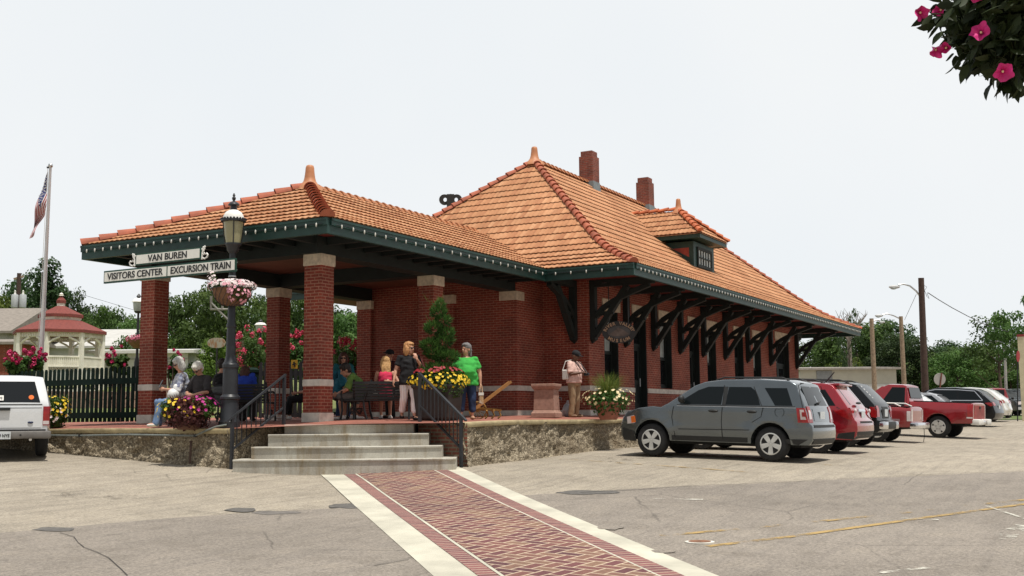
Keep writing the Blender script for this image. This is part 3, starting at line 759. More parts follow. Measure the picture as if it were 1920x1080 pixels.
def chimneys():
    for x in (18.75, 24.15):
        c = MB(); z = TILE_Z+4.60; w = .28
        c.box(x-w, x+w, CYM-w, CYM+w, z-.7, z+1.02); c.box(x-w+.05, x+w-.05, CYM-w+.05, CYM+w-.05, z+1.021, z+1.22)
        k = c.build('chimney', M['brick_chimney'], roof_m)
        f = MB()
        f.lathe([(w*1.42*1.5, -.75), (w*1.42*1.15, -.28), (w*1.42*1.04, .02), (w*1.42*1.03, .05)], (x, CYM, z+.02), n=4); f.build('flashing', M['flash'], k)
chimneys()

def dormer():
    y0 = -1.42; xa, xb = 18.85, 21.0; zt = 6.20
    d = MB(); fr = MB()
    zr = lambda y: TILE_Z+float(np.interp(y-MY0, mprof[0], mprof[1]))
    yb = y0
    while zr(yb) < zt+.1: yb += .05
    zb = zr(y0)-.05
    # cheeks: green framing round a red panel
    prof = [(y0, zb), (yb, zt), (y0, zt)]
    for x0, x1 in ((xa, xa+.1), (xb-.1, xb)):
        d.add([(x, y, z) for x in (x0, x1) for y, z in prof], [(0, 1, 2), (5, 4, 3), (0, 3, 4, 1), (1, 4, 5, 2), (2, 5, 3, 0)])
    d.box(xa+.1, xb-.1, y0, y0+.1, zb, zt)
    dm = d.build('dormer', M['green'], roof_m)
    p = MB(); p.prism([(y0+.17, zb+.42), (y0+.17+.62, zt-.22), (y0+.17, zt-.22)], lambda a, b, dd: V((xa+dd, a, b)), -.006, .02); p.build('cheek_panel', pm('dormer_red', (.34, .05, .03), .6), dm)
    w = MB(); g = MB(); wx0, wx1, wz0, wz1 = xa+.42, xb-.42, zb+.2, zt-.26
    for x0, x1, z0_, z1_ in ((wx0-.1, wx0, wz0-.1, wz1+.1), (wx1, wx1+.1, wz0-.1, wz1+.1), (wx0, wx1, wz1, wz1+.1), (wx0, wx1, wz0-.1, wz0)): w.box(x0, x1, y0-.05, y0-.002, z0_, z1_)
    for i in range(1, 5): x = lerp(wx0, wx1, i/5); w.box(x-.022, x+.022, y0-.04, y0-.012, wz0, wz1)
    w.box(wx0, wx1, y0-.042, y0-.013, (wz0+wz1)/2-.02, (wz0+wz1)/2+.02)
    g.box(wx0, wx1, y0-.012, y0-.003, wz0, wz1); wf = w.build('window', M['greendk'], dm); g.build('pane', M['paleglass'], wf)
    # little hip roof
    ov = .42; ex0, ex1, ey = xa-ov, xb+ov, y0-ov; hw = (ex1-ex0)/2; pf = profile(hw, 1.12, .95, .2, 1.)
    t = MB(); tv = []; zz = zt+.20; yend = 1.6
    tile_face(t, tv, (ex0, ey, 0), (1, 0, 0), (0, .9, 0), lambda s: (s, 2*hw-s), pf, .36, zz, rnd=21)
    tile_face(t, tv, (ex0, ey, 0), (0, 1, 0), (1, 0, 0), lambda s: (s*.9, yend-ey), pf, .36, zz, rnd=22)
    tile_face(t, tv, (ex1, ey, 0), (0, 1, 0), (-1, 0, 0), lambda s: (s*.9, yend-ey), pf, .36, zz, du=.08, rnd=23)
    dr = t.build('dormer_roof', M['tile'], dm, tv=tv)
    fa = MB()
    fa.box(ex0+.05, ex1-.05, ey+.04, ey+.12, zt+.05, zt+.225)
    yy = lambda z: next(y for y in np.arange(y0, 2, .02) if zr(y) > z)
    for x0 in (ex0+.05, ex1-.13): fa.box(x0, x0+.08, ey+.122, yy(zt+.05)+.1, zt+.05, zt+.224)
    fa.box(ex0+.131, ex1-.131, ey+.122, yy(zt+.05), zt+.07, zt+.10); fa.build('fascia', M['green'], dm)
    h = MB()
    hl = lambda x, sx: [(x+sx*pf[0][i], ey+.9*pf[0][i], zz+pf[1][i]+.045) for i in (0, 100, 200, 300, 399)]
    hip_roll(h, hl(ex0, 1), .10, .3); hip_roll(h, hl(ex1, -1), .10, .3); hip_roll(h, [((ex0+ex1)/2, ey+.9*hw, zz+1.16), ((ex0+ex1)/2, 1.8, zz+1.16)], .10, end=False)
    h.build('ridge_tiles', pm('dormer_ridge_tile', (.52, .14, .05), .55, .3, 3), dr, smooth=35)
    f = MB(); finial(f, ((ex0+ex1)/2, ey+.9*hw, zz+1.12), .46, .8); f.build('finial', M['finial'], dr, smooth=50)
dormer()

# pendant lamps under the canopy
def pendant(x, y, z, label):
    t = thing('pendant_lamp', label, 'pendant lamp', (x, y, z), group='pendant lamps under the canopy')
    MB().tube([(0, 0, .16), (0, 0, ZE+.18-z)], .018, 6).build('stem', M['black'], t)
    MB().lathe([(.02, .2), (.06, .17), (.09, .09), (.24, .0), (.235, -.012), (.08, .06)], n=20).build('lamp_shade', M['black'], t, smooth=40)
    MB().ell((0, 0, .0), .05).build('bulb', M['white'], t, smooth=60)
pendant(2.45, 2.1, 3.40, 'black dome pendant lamp hanging from the brown ceiling just right of the near column')

# light strings along the fascias
def string(name_label, a, b, out, sp):
    a, b, out = V(a), V(b), V(out); L = (b-a).length; n = int(L/sp)
    t = thing('light_string', name_label, 'string lights', tuple(a), world=True, group='strings of small lights on the eaves'); z = ZE+.19
    wz = lambda i: z+.01
    w = MB(); pts = [a.lerp(b, i/n)+out*.052+V((0, 0, z+(.012 if i % 2 else -.004))) for i in range(n+1)]
    w.tube(pts, .008, 5); w.build('wire', M['black'], t)
    s = MB(); 
    cone = [(.012, .03), (.022, .015), (.026, -.01), (.022, -.045), (.006, -.07)]
    proto = None
    for i in range(min(n, 100)):
        p = a.lerp(b, (i+.5)/n)+out*.058+V((0, 0, z))
        if proto is None:
            proto = MB().lathe([(r*.72, zz*.85) for r, zz in cone], n=6).build('bulb', M['bulb'], t, smooth=60); proto.location = p-V(t['_w'])
        else:
            k = proto.copy(); COL.objects.link(k); k.location = p-V(t['_w'])
M['bulb'] = pm('frosted_bulb', (.66, .66, .60), .3, .08, 5)
string('string of small white bulbs along the canopy front fascia above the white signs', (CX0, CY0+.1, 0), (CX0, CY1-.1, 0), (-1, 0, 0), .255)
string('string of small white bulbs along the canopy side fascia facing the steps', (CX0+.2, CY0, 0), (MX0-.1, CY0, 0), (0, -1, 0), .37)
string('short string of small white bulbs on the main roof end fascia', (MX0, MY0+.2, 0), (MX0, CY0-.1, 0), (-1, 0, 0), .4)
string('long string of small white bulbs along the main eave above the parked cars', (MX0+.2, MY0, 0), (MX1-.2, MY0, 0), (0, -1, 0), .272)

# hanging oval museum sign
def oval_sign():
    c = V((10.42, -2.2, 2.42)); t = thing('hanging_sign', 'dark oval RIVER VALLEY MUSEUM sign hanging under the eave by the first bracket', 'sign', tuple(c))
    fx = V((1, 0, 0))*.92+V((0, .39, 0))*0; ang = R(-62); X = V((math.cos(ang), math.sin(ang), 0)); Y = V((0, 0, 1)); N = X.cross(Y)
    if N.dot(V((CAM.x, CAM.y, 0))-c) < 0: N = -N
    def disc(rx, rz, d0, d1, n=36): 
        m = MB(); m.prism([(rx*math.cos(2*PI*i/n), rz*math.sin(2*PI*i/n)) for i in range(n)], lambda a, b, d: X*a+Y*b+N*d, d0, d1); return m
    disc(.47, .31, -.02, .02).build('board', pm('sign_black', (.018, .016, .016), .5), t)
    disc(.32, .175, .021, .028).build('inner_oval', pm('sign_grey', (.07, .065, .065), .5), t)
    hill = MB(); hill.prism([(-.28, -.06), (-.15, .02), (-.02, .13), (.05, .10), (.15, .04), (.28, -.05), (.15, -.11), (-.15, -.11)], lambda a, b, d: X*a+Y*b+N*d, .029, .034); hill.build('hill_picture', pm('sign_hill', (.13, .10, .085), .6, .5, 6), t)
    gold = pm('sign_gold', (.42, .27, .16), .5)
    def arc(txt, r, rz, a0, a1, top):
        for i, ch in enumerate(txt):
            if ch == ' ': continue
            a = R(lerp(a0, a1, i/(len(txt)-1))); px, pz_ = r*math.cos(a), rz*math.sin(a); tx = V((-math.sin(a)*r, math.cos(a)*rz)).normalized()*(-1 if top else 1)
            xx = X*tx.x+Y*tx.y; yy = N.cross(xx); text('letter', ch, .125, gold, t, frame_m(X*px+Y*pz_+N*.026, xx, yy), .004, bold=.004)
    arc('RIVER VALLEY', .388, .24, 166, 14, True); arc('MUSEUM', .388, .245, 228, 312, False)
    ch = MB()
    for s in (-.27, .27): ch.tube([X*s+Y*.25, X*s+Y*(ZE+.1-c.z)], .012, 6)
    ch.tube([X*-.45+Y*(ZE+.1-c.z), X*.45+Y*(ZE+.1-c.z)], .02, 6); ch.build('hanger', M['black'], t)
oval_sign()
# ------------------------------------------------------------------ people (local frame: facing +x, left is +y)
M['skin'] = pm('light_skin', (.52, .27, .18), .55, .12, 9, .05); M['skin2'] = pm('brown_skin', (.13, .06, .035), .55, .15, 9, .05); M['skin3'] = pm('tanned_skin', (.42, .20, .13), .55, .12, 9, .05)
M['eye'] = pm('dark_eye', (.02, .015, .012), .3); M['lip'] = pm('lips', (.36, .11, .10), .5)
def cloth(n, c, var=.18): return pm(n, c, .9, var, 7, .35)
def etube(mb, pts, rad, side, n=14):
    """tube of elliptical section; rad = (half width along side, half depth)"""
    pts = [V(p) for p in pts]; side = V(side).normalized(); k = len(pts); vs = []
    for i, p in enumerate(pts):
        d = (pts[min(i+1, k-1)]-pts[max(i-1, 0)]).normalized(); s_ = (side-d*side.dot(d)).normalized(); f = d.cross(s_); a, b = rad[i]
        vs += [p+s_*a*math.cos(2*PI*j/n)+f*b*math.sin(2*PI*j/n) for j in range(n)]
    fs = [(i*n+j, i*n+(j+1) % n, (i+1)*n+(j+1) % n, (i+1)*n+j) for i in range(k-1) for j in range(n)]+[tuple(range(n-1, -1, -1)), tuple(range((k-1)*n, k*n))]
    mb.add(vs, fs)
def limb(mb, pts, r):
    mb.tube(pts, r, 10)
    for p, q in zip(pts, r): mb.ell(p, q, n=10, k=8)
def fuse(mb, name, m, parent, vox, it=4):
    o = mb.build(name, m, parent); a = o.modifiers.new('r', 'REMESH'); a.mode = 'VOXEL'; a.voxel_size = vox; b = o.modifiers.new('s', 'SMOOTH'); b.factor = .5; b.iterations = it; bake(o)
    if name in ('shirt', 'trousers', 'hair'):          # soft folds in cloth, strands in hair
        f, am = {'shirt': ((9, 9, 15), .016), 'trousers': ((13, 13, 6), .013), 'hair': ((34, 34, 9), .012)}[name]; sd = len(o.data.vertices) % 97
        ns = [v.normal.copy() for v in o.data.vertices]
        for v, n in zip(o.data.vertices, ns): v.co += n*am*(mnoise.noise(V((v.co.x*f[0]+sd, v.co.y*f[1]+v.co.z*4, v.co.z*f[2])))+.45)
        o.data.update()
    o.data.polygons.foreach_set('use_smooth', [True]*len(o.data.polygons)); return o
def stand_pose(h): return dict(pel=(0, 0, .53*h), ch=(0, 0, .72*h), nk=(-.01, 0, .835*h), hd=(.015, 0, .925*h),
    shL=(0, .112*h, .805*h), shR=(0, -.112*h, .805*h), elL=(-.03, .15*h, .635*h), elR=(-.03, -.15*h, .635*h), wrL=(.05, .155*h, .485*h), wrR=(.05, -.155*h, .485*h),
    hpL=(0, .055*h, .52*h), hpR=(0, -.055*h, .52*h), knL=(.02, .06*h, .285*h), knR=(.02, -.06*h, .285*h), anL=(-.02, .065*h, .045*h), anR=(-.02, -.065*h, .045*h))
def sit_pose(h, seat=.44): return dict(pel=(0, 0, seat+.10), ch=(-.05, 0, seat+.31*h*.95/1), nk=(-.03, 0, seat+.335*h*1.25), hd=(.04, 0, seat+.455*h*1.15),
    shL=(-.02, .11*h, seat+.305*h*1.22), shR=(-.02, -.11*h, seat+.305*h*1.22), elL=(.06, .15*h, seat+.24), elR=(.06, -.15*h, seat+.24), wrL=(.28, .08, seat+.20), wrR=(.28, -.08, seat+.20),
    hpL=(0, .055*h, seat+.09), hpR=(0, -.055*h, seat+.09), knL=(.42, .10, seat+.06), knR=(.42, -.10, seat+.06), anL=(.40, .10, .075), anR=(.40, -.10, .075))
def person(label, loc, az, h=1.65, base='stand', ov=None, g=1., hy=0, ht=0, skin='skin', shirt=None, sleeve=.7, shirt_low=0, pants=None, leg=1., hair=None, hair_m=None, shoes=None, curl=.5, group=None, extra=None, glasses=False, neck=0, seat=.44, bust=0):
    P = stand_pose(h) if base == 'stand' else sit_pose(h, seat)
    for k, v in (ov or {}).items(): P[k] = v
    J = {k: V(v) for k, v in P.items()}
    t = thing('person', label, 'person', loc, az, group); side = (J['shL']-J['shR']); sk = M[skin]; b = MB(); u = h/1.65
    hs = side.normalized(); tw = .145*u*g
    # trunk
    up = (J['nk']-J['pel']).normalized(); fwd = hs.cross(up).normalized()*-1
    if fwd.x < 0 and base == 'stand': fwd = -fwd
    mid = J['pel'].lerp(J['ch'], .5)+V((.03*(g-1)*3, 0, 0))
    trunk = [(J['pel']-up*.07*u, (tw*1.02, .105*u*g)), (J['pel']+up*.04, (tw*1.08, .12*u*g)), (mid, (tw*.98, .115*u*g*g)), (J['ch'], (tw*1.08, .12*u*g)), (J['nk'].lerp(J['ch'], .42), (tw*.98, .098*u)), (J['nk'].lerp(J['ch'], .16), (tw*.66, .075*u)), (J['nk']-up*.01, (.062*u, .055*u))]
    etube(b, [p for p, _ in trunk], [r for _, r in trunk], hs)
    limb(b, [J['nk']-up*.05, J['nk']+(J['hd']-J['nk'])*.55], [.058*u, .052*u])
    # head
    c = J['hd']; Rm = Matrix.Rotation(hy, 3, 'Z')@Matrix.Rotation(ht, 3, 'Y'); k = 1.12*u
    H = lambda x, y, z: c+Rm@V((x*k, y*k, z*k))
    b.ell(H(-.012, 0, .025), (.092*k, .074*k, .092*k), Rm, 14, 10); b.ell(H(.022, 0, -.035), (.062*k, .056*k, .078*k), Rm, 12, 9); b.ell(H(.045, 0, -.082), (.03*k, .034*k, .026*k), Rm)
    b.ell(H(.088, 0, -.018), (.022*k, .014*k, .024*k), Rm, 8, 6); b.ell(H(.07, 0, .02), (.016*k, .04*k, .012*k), Rm, 8, 6)
    for s in (1, -1): b.ell(H(-.01, s*.078, -.01), (.02*k, .01*k, .032*k), Rm, 8, 6)
    # arms and hands
    for S_ in 'LR':
        sh, el, wr = J['sh'+S_], J['el'+S_], J['wr'+S_]; ga = .5+.5*g
        limb(b, [sh, sh.lerp(el, .5), el, el.lerp(wr, .35), wr], [.052*u*ga, .047*u*ga, .039*u*ga, .038*u*ga, .026*u])
        d = J.get('hand'+S_, (wr-el)).normalized(); sgn = 1 if S_ == 'L' else -1
        nrm = J.get('palm'+S_, V((0, -sgn, 0))); nrm = (nrm-d*nrm.dot(d)).normalized(); w = d.cross(nrm).normalized()
        if w.x < 0: w = -w      # thumb side forward
        pc = wr+d*.055*u; Mh = Matrix((w, d, nrm)).transposed(); b.ell(pc, (.040*u, .052*u, .017*u), Mh, 10, 8)
        for i, ln in enumerate((.070, .078, .072, .056)):
            o = wr+d*.095*u+w*(.030-.020*i)*u; cu = curl*(.85+.1*i); p0 = o-d*.02; p1 = o+d*ln*.42*u*math.cos(cu*.6)+nrm*ln*.42*u*math.sin(cu*.6); p2 = p1+d*ln*.33*u*math.cos(cu*1.5)+nrm*ln*.33*u*math.sin(cu*1.5); p3 = p2+d*ln*.26*u*math.cos(cu*2.2)+nrm*ln*.26*u*math.sin(cu*2.2)
            limb(b, [p0, p1, p2, p3], [.0088*u, .0084*u, .0078*u, .007*u])
        q0 = wr+d*.03*u+w*.03*u; q1 = q0+w*.022*u+d*.03*u+nrm*.008; q2 = q1+d*.026*u+nrm*.014*u; limb(b, [q0, q1, q2], [.011*u, .0095*u, .008*u])
    for S_ in 'LR':
        hp, kn, an = J['hp'+S_], J['kn'+S_], J['an'+S_]; gl = .55+.45*g
        limb(b, [hp, hp.lerp(kn, .5), kn, kn.lerp(an, .3), kn.lerp(an, .7), an], [.085*u*gl, .073*u*gl, .054*u*gl, .055*u*gl, .040*u*gl, .034*u])
        fd = J.get('foot'+S_, V((1, .15 if S_ == 'L' else -.15, 0))).normalized(); b.ell(an+fd*.065*u-V((0, 0, .025*u)), (.115*u, .043*u, .036*u), Matrix.Rotation(math.atan2(fd.y, fd.x), 3, 'Z'), 12, 8)
    fuse(b, 'body', sk, t, .0095)
    e = MB()
    for s in (1, -1): e.ell(H(.074, s*.031, .004), (.008*k, .013*k, .0075*k), Rm, 8, 6)
    e.build('eyes', M['eye'], t, smooth=60)
    e = MB(); e.ell(H(.077, 0, -.055), (.008*k, .022*k, .006*k), Rm, 8, 6); e.build('mouth', M['lip'], t, smooth=60)
    if glasses:
        e = MB()
        for s in (1, -1): e.ell(H(.086, s*.033, .006), (.008*k, .029*k, .019*k), Rm, 10, 6); e.tube([H(.08, s*.058, .012), H(-.01, s*.083, .012)], .005, 5)
        e.tube([H(.092, -.012, .012), H(.092, .012, .012)], .005, 5); e.build('sunglasses', M['black'], t, smooth=60)
    if shirt:
        s_ = MB(); e = .014
        tr = [(p, (a+e, d_+e)) for p, (a, d_) in trunk]; lo = J['pel']-up*(.02+shirt_low)
        P_ = [lo]+[p for p, _ in tr[1:]]; Rr = [(tw*1.18+e, .14*u*g+e), (tw*1.16+e, .135*u*g+e)]+[r for _, r in tr[2:]]
        if neck: P_ = P_[:-1]; Rr = Rr[:-2]+[(tw*.72, .08*u)]
        etube(s_, P_, Rr, hs)
        if bust: s_.ell(J['ch']+fwd*.08*u+up*.02, (.08*u, tw*.85, .09*u))
        for S_ in 'LR':
            sh, el = J['sh'+S_], J['el'+S_]
            if sleeve > 0:
                en = sh.lerp(el, min(1, sleeve)); pts = [sh.lerp(J['nk'], .35), sh, sh.lerp(el, sleeve*.5), en]; rr = [.052*u, .060*u*(.5+.5*g), .062*u*(.5+.5*g), .065*u*(.5+.5*g)]
                if sleeve > 1: pts.append(el.lerp(J['wr'+S_], sleeve-1)); rr.append(.05*u)
                s_.tube(pts, rr, 12); s_.ell(sh-up*.008, .060*u*(.5+.5*g))
        fuse(s_, 'shirt', shirt, t, .012, 5)
    if pants:
        p_ = MB(); e = .013
        etube(p_, [J['pel']-up*.09*u, J['pel']-up*.02, J['pel']+up*.05*u], [(tw*1.0+e, .105*u*g+e), (tw*1.08+e, .122*u*g+e), (tw*1.04+e, .112*u*g+e)], hs)
        for S_ in 'LR':
            hp, kn, an = J['hp'+S_], J['kn'+S_], J['an'+S_]; gl = .55+.45*g
            if leg <= .5: pts = [hp, hp.lerp(kn, leg), hp.lerp(kn, leg*2)]; rr = [.098*u*gl, .092*u*gl, .084*u*gl]
            else: f = (leg-.5)*2; pts = [hp, hp.lerp(kn, .5), kn, kn.lerp(an, f*.5), kn.lerp(an, f)]; rr = [.098*u*gl, .087*u*gl, .070*u*gl, .066*u*gl, .062*u*gl]
            limb(p_, pts, rr)
        fuse(p_, 'trousers', pants, t, .012, 4)
    if shoes:
        s_ = MB()
        for S_ in 'LR':
            an = J['an'+S_]; fd = J.get('foot'+S_, V((1, .15 if S_ == 'L' else -.15, 0))).normalized(); rm = Matrix.Rotation(math.atan2(fd.y, fd.x), 3, 'Z')
            s_.ell(an+fd*.06*u-V((0, 0, .035*u)), (.138*u, .052*u, .038*u), rm, 12, 8); s_.ell(an-V((0, 0, .015)), (.055*u, .048*u, .05*u), rm)
        fuse(s_, 'shoes', shoes, t, .010, 3)
    if hair:
        m = MB()
        if hair != 'cap': m.ell(H(-.024, 0, .045), (.096*k, .086*k, .093*k), Rm, 14, 10); m.ell(H(.02, 0, .085), (.062*k, .07*k, .034*k), Rm)
        if hair in ('bob', 'long'):
            for s in (1, -1): m.ell(H(-.02, s*.068, -.035), (.07*k, .036*k, .105*k), Rm)
            m.ell(H(-.055, 0, -.03), (.058*k, .085*k, .11*k), Rm)
        if hair == 'long': m.ell(H(-.085, 0, -.16), (.045*k, .10*k, .17*k), Rm); m.ell(H(-.08, .03, -.26), (.035*k, .06*k, .10*k), Rm)
        if hair == 'short': m.ell(H(-.05, 0, -.015), (.06*k, .078*k, .075*k), Rm)
        if hair == 'pony': m.ell(H(-.05, 0, .0), (.06*k, .076*k, .075*k), Rm); m.ell(H(-.125, 0, -.01), (.04*k, .035*k, .035*k), Rm); m.ell(H(-.135, 0, -.085), (.026*k, .03*k, .085*k), Rm)
        if hair == 'cap':
            m.ell(H(-.008, 0, .055), (.104*k, .09*k, .078*k), Rm, 14, 10); m.ell(H(.10, 0, .045), (.075*k, .07*k, .012*k), Rm)
        fuse(m, 'cap' if hair == 'cap' else 'hair', hair_m, t, .008, 2 if hair == 'cap' else 1)
    return t, J
def wpos(t, p): return (Matrix.Translation(t.location)@Matrix.Rotation(t.rotation_euler[2], 4, 'Z'))@V(p)
def foot(u, v, d):
    p = at(u, v, d); return V((p.x, p.y, pz(p.x, p.y)))
G_BLACK = cloth('black_knit', (.006, .006, .008)); G_KELLY = cloth('kelly_green_jersey', (.04, .36, .055), .15); G_PINK = cloth('pale_pink_cotton', (.66, .44, .38)); G_KHAKI = cloth('khaki_twill', (.30, .21, .12)); G_JEAN = cloth('navy_denim', (.022, .04, .10)); G_LJEAN = cloth('washed_denim', (.13, .21, .36), .3)
G_TEAL = cloth('teal_jersey', (.012, .13, .15)); G_OLIVE = cloth('olive_green_polo', (.12, .22, .045)); G_CHAR = cloth('charcoal_tee', (.035, .03, .032)); G_BLUE = cloth('royal_blue_tee', (.02, .06, .42)); G_MAROON = cloth('dark_maroon_shirt', (.07, .012, .014)); G_HOT = cloth('hot_pink_top', (.62, .03, .09)); G_GREY = cloth('grey_shorts', (.12, .115, .11)); G_WHITE = cloth('white_sneaker', (.70, .68, .64), .08); G_TAN = cloth('tan_sandal', (.36, .22, .13)); G_DK = cloth('dark_shoe', (.02, .018, .018))
HB = pm('blonde_hair', (.52, .30, .12), .7, .35, 25, .5); HS = pm('strawberry_hair', (.45, .22, .085), .7, .35, 25, .5); HG = pm('grey_hair', (.50, .49, .46), .75, .3, 25, .5); HD = pm('dark_hair', (.022, .016, .013), .6, .3, 25, .5); HSG = pm('pulled_back_grey_hair', (.16, .15, .15), .6, .35, 25, .5); HBR = pm('brown_hair', (.075, .028, .018), .7, .3, 25, .5); CAPM = cloth('black_cap', (.010, .011, .014))
def striped():
    t = NT('pastel_striped_cotton'); p = t.n('ShaderNodeSeparateXYZ', i_Vector=t.co()); a = t.math('ADD', t.math('MULTIPLY', p.outputs[1], 1.), t.math('MULTIPLY', p.outputs[0], .6))
    w = t.math('FRACT', t.math('MULTIPLY', a, 17.)); return t.fin(t.ramp(w, [(.0, (.84, .82, .82)), (.38, (.84, .82, .82)), (.5, (.50, .38, .50)), (.62, (.84, .82, .78)), (.85, (.70, .60, .52)), (1., (.84, .82, .82))]), .9)
G_STRIPE = striped()
def print_cloth(n, a, b, c, sc):
    t = NT(n); v = t.n('ShaderNodeTexVoronoi', i_Vector=t.mix(.2, t.co(), t.noise(t.co(), 9, 3, .6, 'Color')), i_Scale=sc); return t.fin(t.ramp(t.n('ShaderNodeSeparateColor', i_Color=v.outputs['Color']).outputs[0], [(.0, a), (.45, a), (.5, b), (.75, b), (.8, c), (1, c)]), .9)
G_PRINT = print_cloth('blue_grey_print_cotton', (.60, .60, .62), (.30, .33, .42), (.16, .17, .26), 17)
def held(name, label, cat, p, rz=0): return thing(name, label, cat, p, rz)

# woman in black by the handrail
h = 1.63; p = foot(766, 787, 23.7)
T, J = person('woman in black top, striped pale trousers and sunglasses walking past the big planter', p, R(228), h, 'stand',
    dict(shL=(0, .185, 1.31), shR=(0, -.185, 1.31), elR=(-.02, -.27, 1.06), wrR=(.06, -.33, .84), elL=(.10, .27, 1.10), wrL=(.20, .13, 1.27), handL=(-.1, -.35, .9), palmL=(-.8, 0, 0), knL=(.13, .09, .47), anL=(.16, .09, .075), knR=(-.02, -.10, .46), anR=(-.20, -.10, .11), hd=(.02, .01, 1.505)),
    1.12, R(38), 0, 'skin', G_BLACK, .62, .10, G_STRIPE, .84, 'bob', HS, cloth('black_sandal', (.015, .014, .014)), .6, glasses=True, bust=1)
b = held('tote_bag', 'colourful floral tote bag at the side of the woman in black', 'bag', wpos(T, (.07, .30, .80)), R(228))
m = MB(); etube(m, [(0, 0, -.02), (0, 0, .08), (0, 0, .2), (0, 0, .31)], [(.13, .04), (.16, .055), (.15, .045), (.12, .02)], (1, 0, 0)); m.build('bag_body', print_cloth('floral_print', (.55, .50, .42), (.42, .06, .06), (.32, .40, .10), 22), b, smooth=50)
m = MB(); m.tube([(-.10, 0, .30), (-.09, .0, .45), (-.05, -.05, .52), (.04, -.06, .50), (.10, 0, .30)], .012, 6); m.build('strap', M['lip'], b, smooth=60)
# woman in green with handbag
h = 1.63; p = foot(874, 784.5, 24.3)
T, J = person('woman in bright green top and cropped jeans holding a handbag by the big planter', p, R(212), h, 'stand',
    dict(pel=(0, 0, .86), ch=(.01, 0, 1.18), shL=(0, .19, 1.285), shR=(0, -.18, 1.285), elL=(-.02, .29, 1.02), wrL=(.02, .31, .78), elR=(-.05, -.27, 1.02), wrR=(.06, -.27, .80), hd=(.02, 0, 1.51), knL=(.03, .13, .47), anL=(0, .13, .075), knR=(.05, -.10, .47), anR=(.10, -.12, .075)),
    1.52, R(-42), 0, 'skin', G_KELLY, .72, .10, G_JEAN, .80, 'pony', HSG, G_TAN, .9, neck=1, bust=1)
b = held('handbag', 'tan and white striped handbag hanging from the hand of the woman in green', 'handbag', wpos(T, (.03, .32, .33)), R(212))
m = MB(); m.box(-.16, .16, -.05, .05, 0, .21); k = m.build('bag_body', print_cloth('tan_white_bands', (.42, .27, .15), (.66, .60, .52), (.32, .19, .10), 9), b); md = k.modifiers.new('b', 'BEVEL'); md.width = .03; md.segments = 3; bake(k)
m = MB(); m.box(-.165, .165, -.055, .055, .19, .25); m.build('bag_top', G_WHITE, b)
for s in (-1, 1): m = MB(); m.tube([(-.09, s*.03, .24), (-.06, s*.02, .38), (0, 0, .44), (.06, s*.02, .38), (.09, s*.03, .24)], .010, 6); m.build('handle', G_TAN, b, smooth=60)
# man in pink with camera
h = 1.74; p = foot(1077, 778, 29.6)
T, J = person('man in pale pink shirt, khaki trousers and black cap looking down at his camera', p, R(262), h, 'stand',
    dict(elL=(.10, .26, 1.12), wrL=(.30, .12, 1.16), elR=(.06, -.24, 1.12), wrR=(.30, -.06, 1.16), hd=(.07, 0, 1.60), nk=(.0, 0, 1.46), handL=(.5, -.9, 0), handR=(.5, .9, 0), palmL=(0, 0, -1), palmR=(0, 0, -1)), 1.22, R(14), R(22), 'skin2', G_PINK, .85, 0, G_KHAKI, 1., 'cap', CAPM, cloth('tan_shoe', (.22, .15, .09)), .8)
b = held('camera', 'small black camera hanging on the neck strap of the man in pink', 'camera', wpos(T, (.36, .03, 1.12)), R(262))
m = MB(); m.box(-.03, .03, -.06, .06, -.04, .04); m.build('camera_body', M['black'], b); m = MB(); m.lathe([(.03, 0), (.03, .06), (.026, .065)], (.03, 0, 0), 12, M=Matrix.Rotation(R(90), 3, 'Y')); m.build('lens', M['iron'], b); m = MB(); m.tube([(0, .06, .03), (-.22, .10, .28), (-.30, .06, .36)], .012, 5); m.tube([(0, -.06, .03), (-.22, -.11, .28), (-.30, -.07, .36)], .012, 5); m.build('strap', M['black'], b)
b = held('shoulder_bag', 'white flat bag tucked under the arm of the man in pink', 'bag', wpos(T, (-.10, -.25, .98)), R(262)); m = MB(); m.box(-.09, .09, -.03, .03, 0, .26); k = m.build('bag_body', G_WHITE, b); md = k.modifiers.new('b', 'BEVEL'); md.width = .02; bake(k); m = MB(); m.tube([(-.08, 0, .25), (-.02, .05, .48), (.06, .22, .52)], .012, 5); m.build('strap', G_WHITE, b)

# benches
def bench(label, u, v, d, az, w=1.5, boards=True):
    p = foot(u, v, d); t = thing('park_bench', label, 'bench', p, az, 'black iron benches on the platform'); s = MB()
    for i in range(5): x = -.22+.105*i; s.box(x, x+.09, -w/2, w/2, .41, .435)
    s.build('seat', M['black'], t); b = MB()
    for i in range(6): z = .45+.065*i; b.beam((-.24-.03*i, -w/2, z+.02), (-.24-.03*i, w/2, z+.02), .02, .058)
    b.build('backrest', M['black'], t)
    for y in (-w/2+.03, w/2-.03):
        l = MB(); l.tube([(.28, y, .0), (.24, y, .2), (.25, y, .42)], .024, 8); l.tube([(-.30, y, 0), (-.24, y, .2), (-.22, y, .42), (-.40, y, .86)], .024, 8); l.tube([(.25, y, .42), (.27, y, .60), (.1, y, .66), (-.31, y, .64)], .022, 8); l.tube([(-.22, y, .41), (.25, y, .41)], .022, 8)
        for q in range(3): a = 2.1*q; l.tube([(.0+.08*math.cos(a+k*.5)*(1-k*.08), y, .2+.08*math.sin(a+k*.5)*(1-k*.08)) for k in range(9)], .012, 5)
        l.build('end_frame', M['black'], t)
    return t
bench('black bench seen from behind, between the near column and the big planter', 716, 788, 24.9, R(34), 1.25)
bench('black bench under the man in the olive green polo, right of the near column', 668, 789, 25.0, R(118), .9)
bench('black bench under the two grey-haired sitters left of the lamp post', 372, 797, 23.9, R(166), 1.5)
bench('black bench with its back to the lamp post, under the person in royal blue', 462, 793, 25.2, R(22), 1.2)

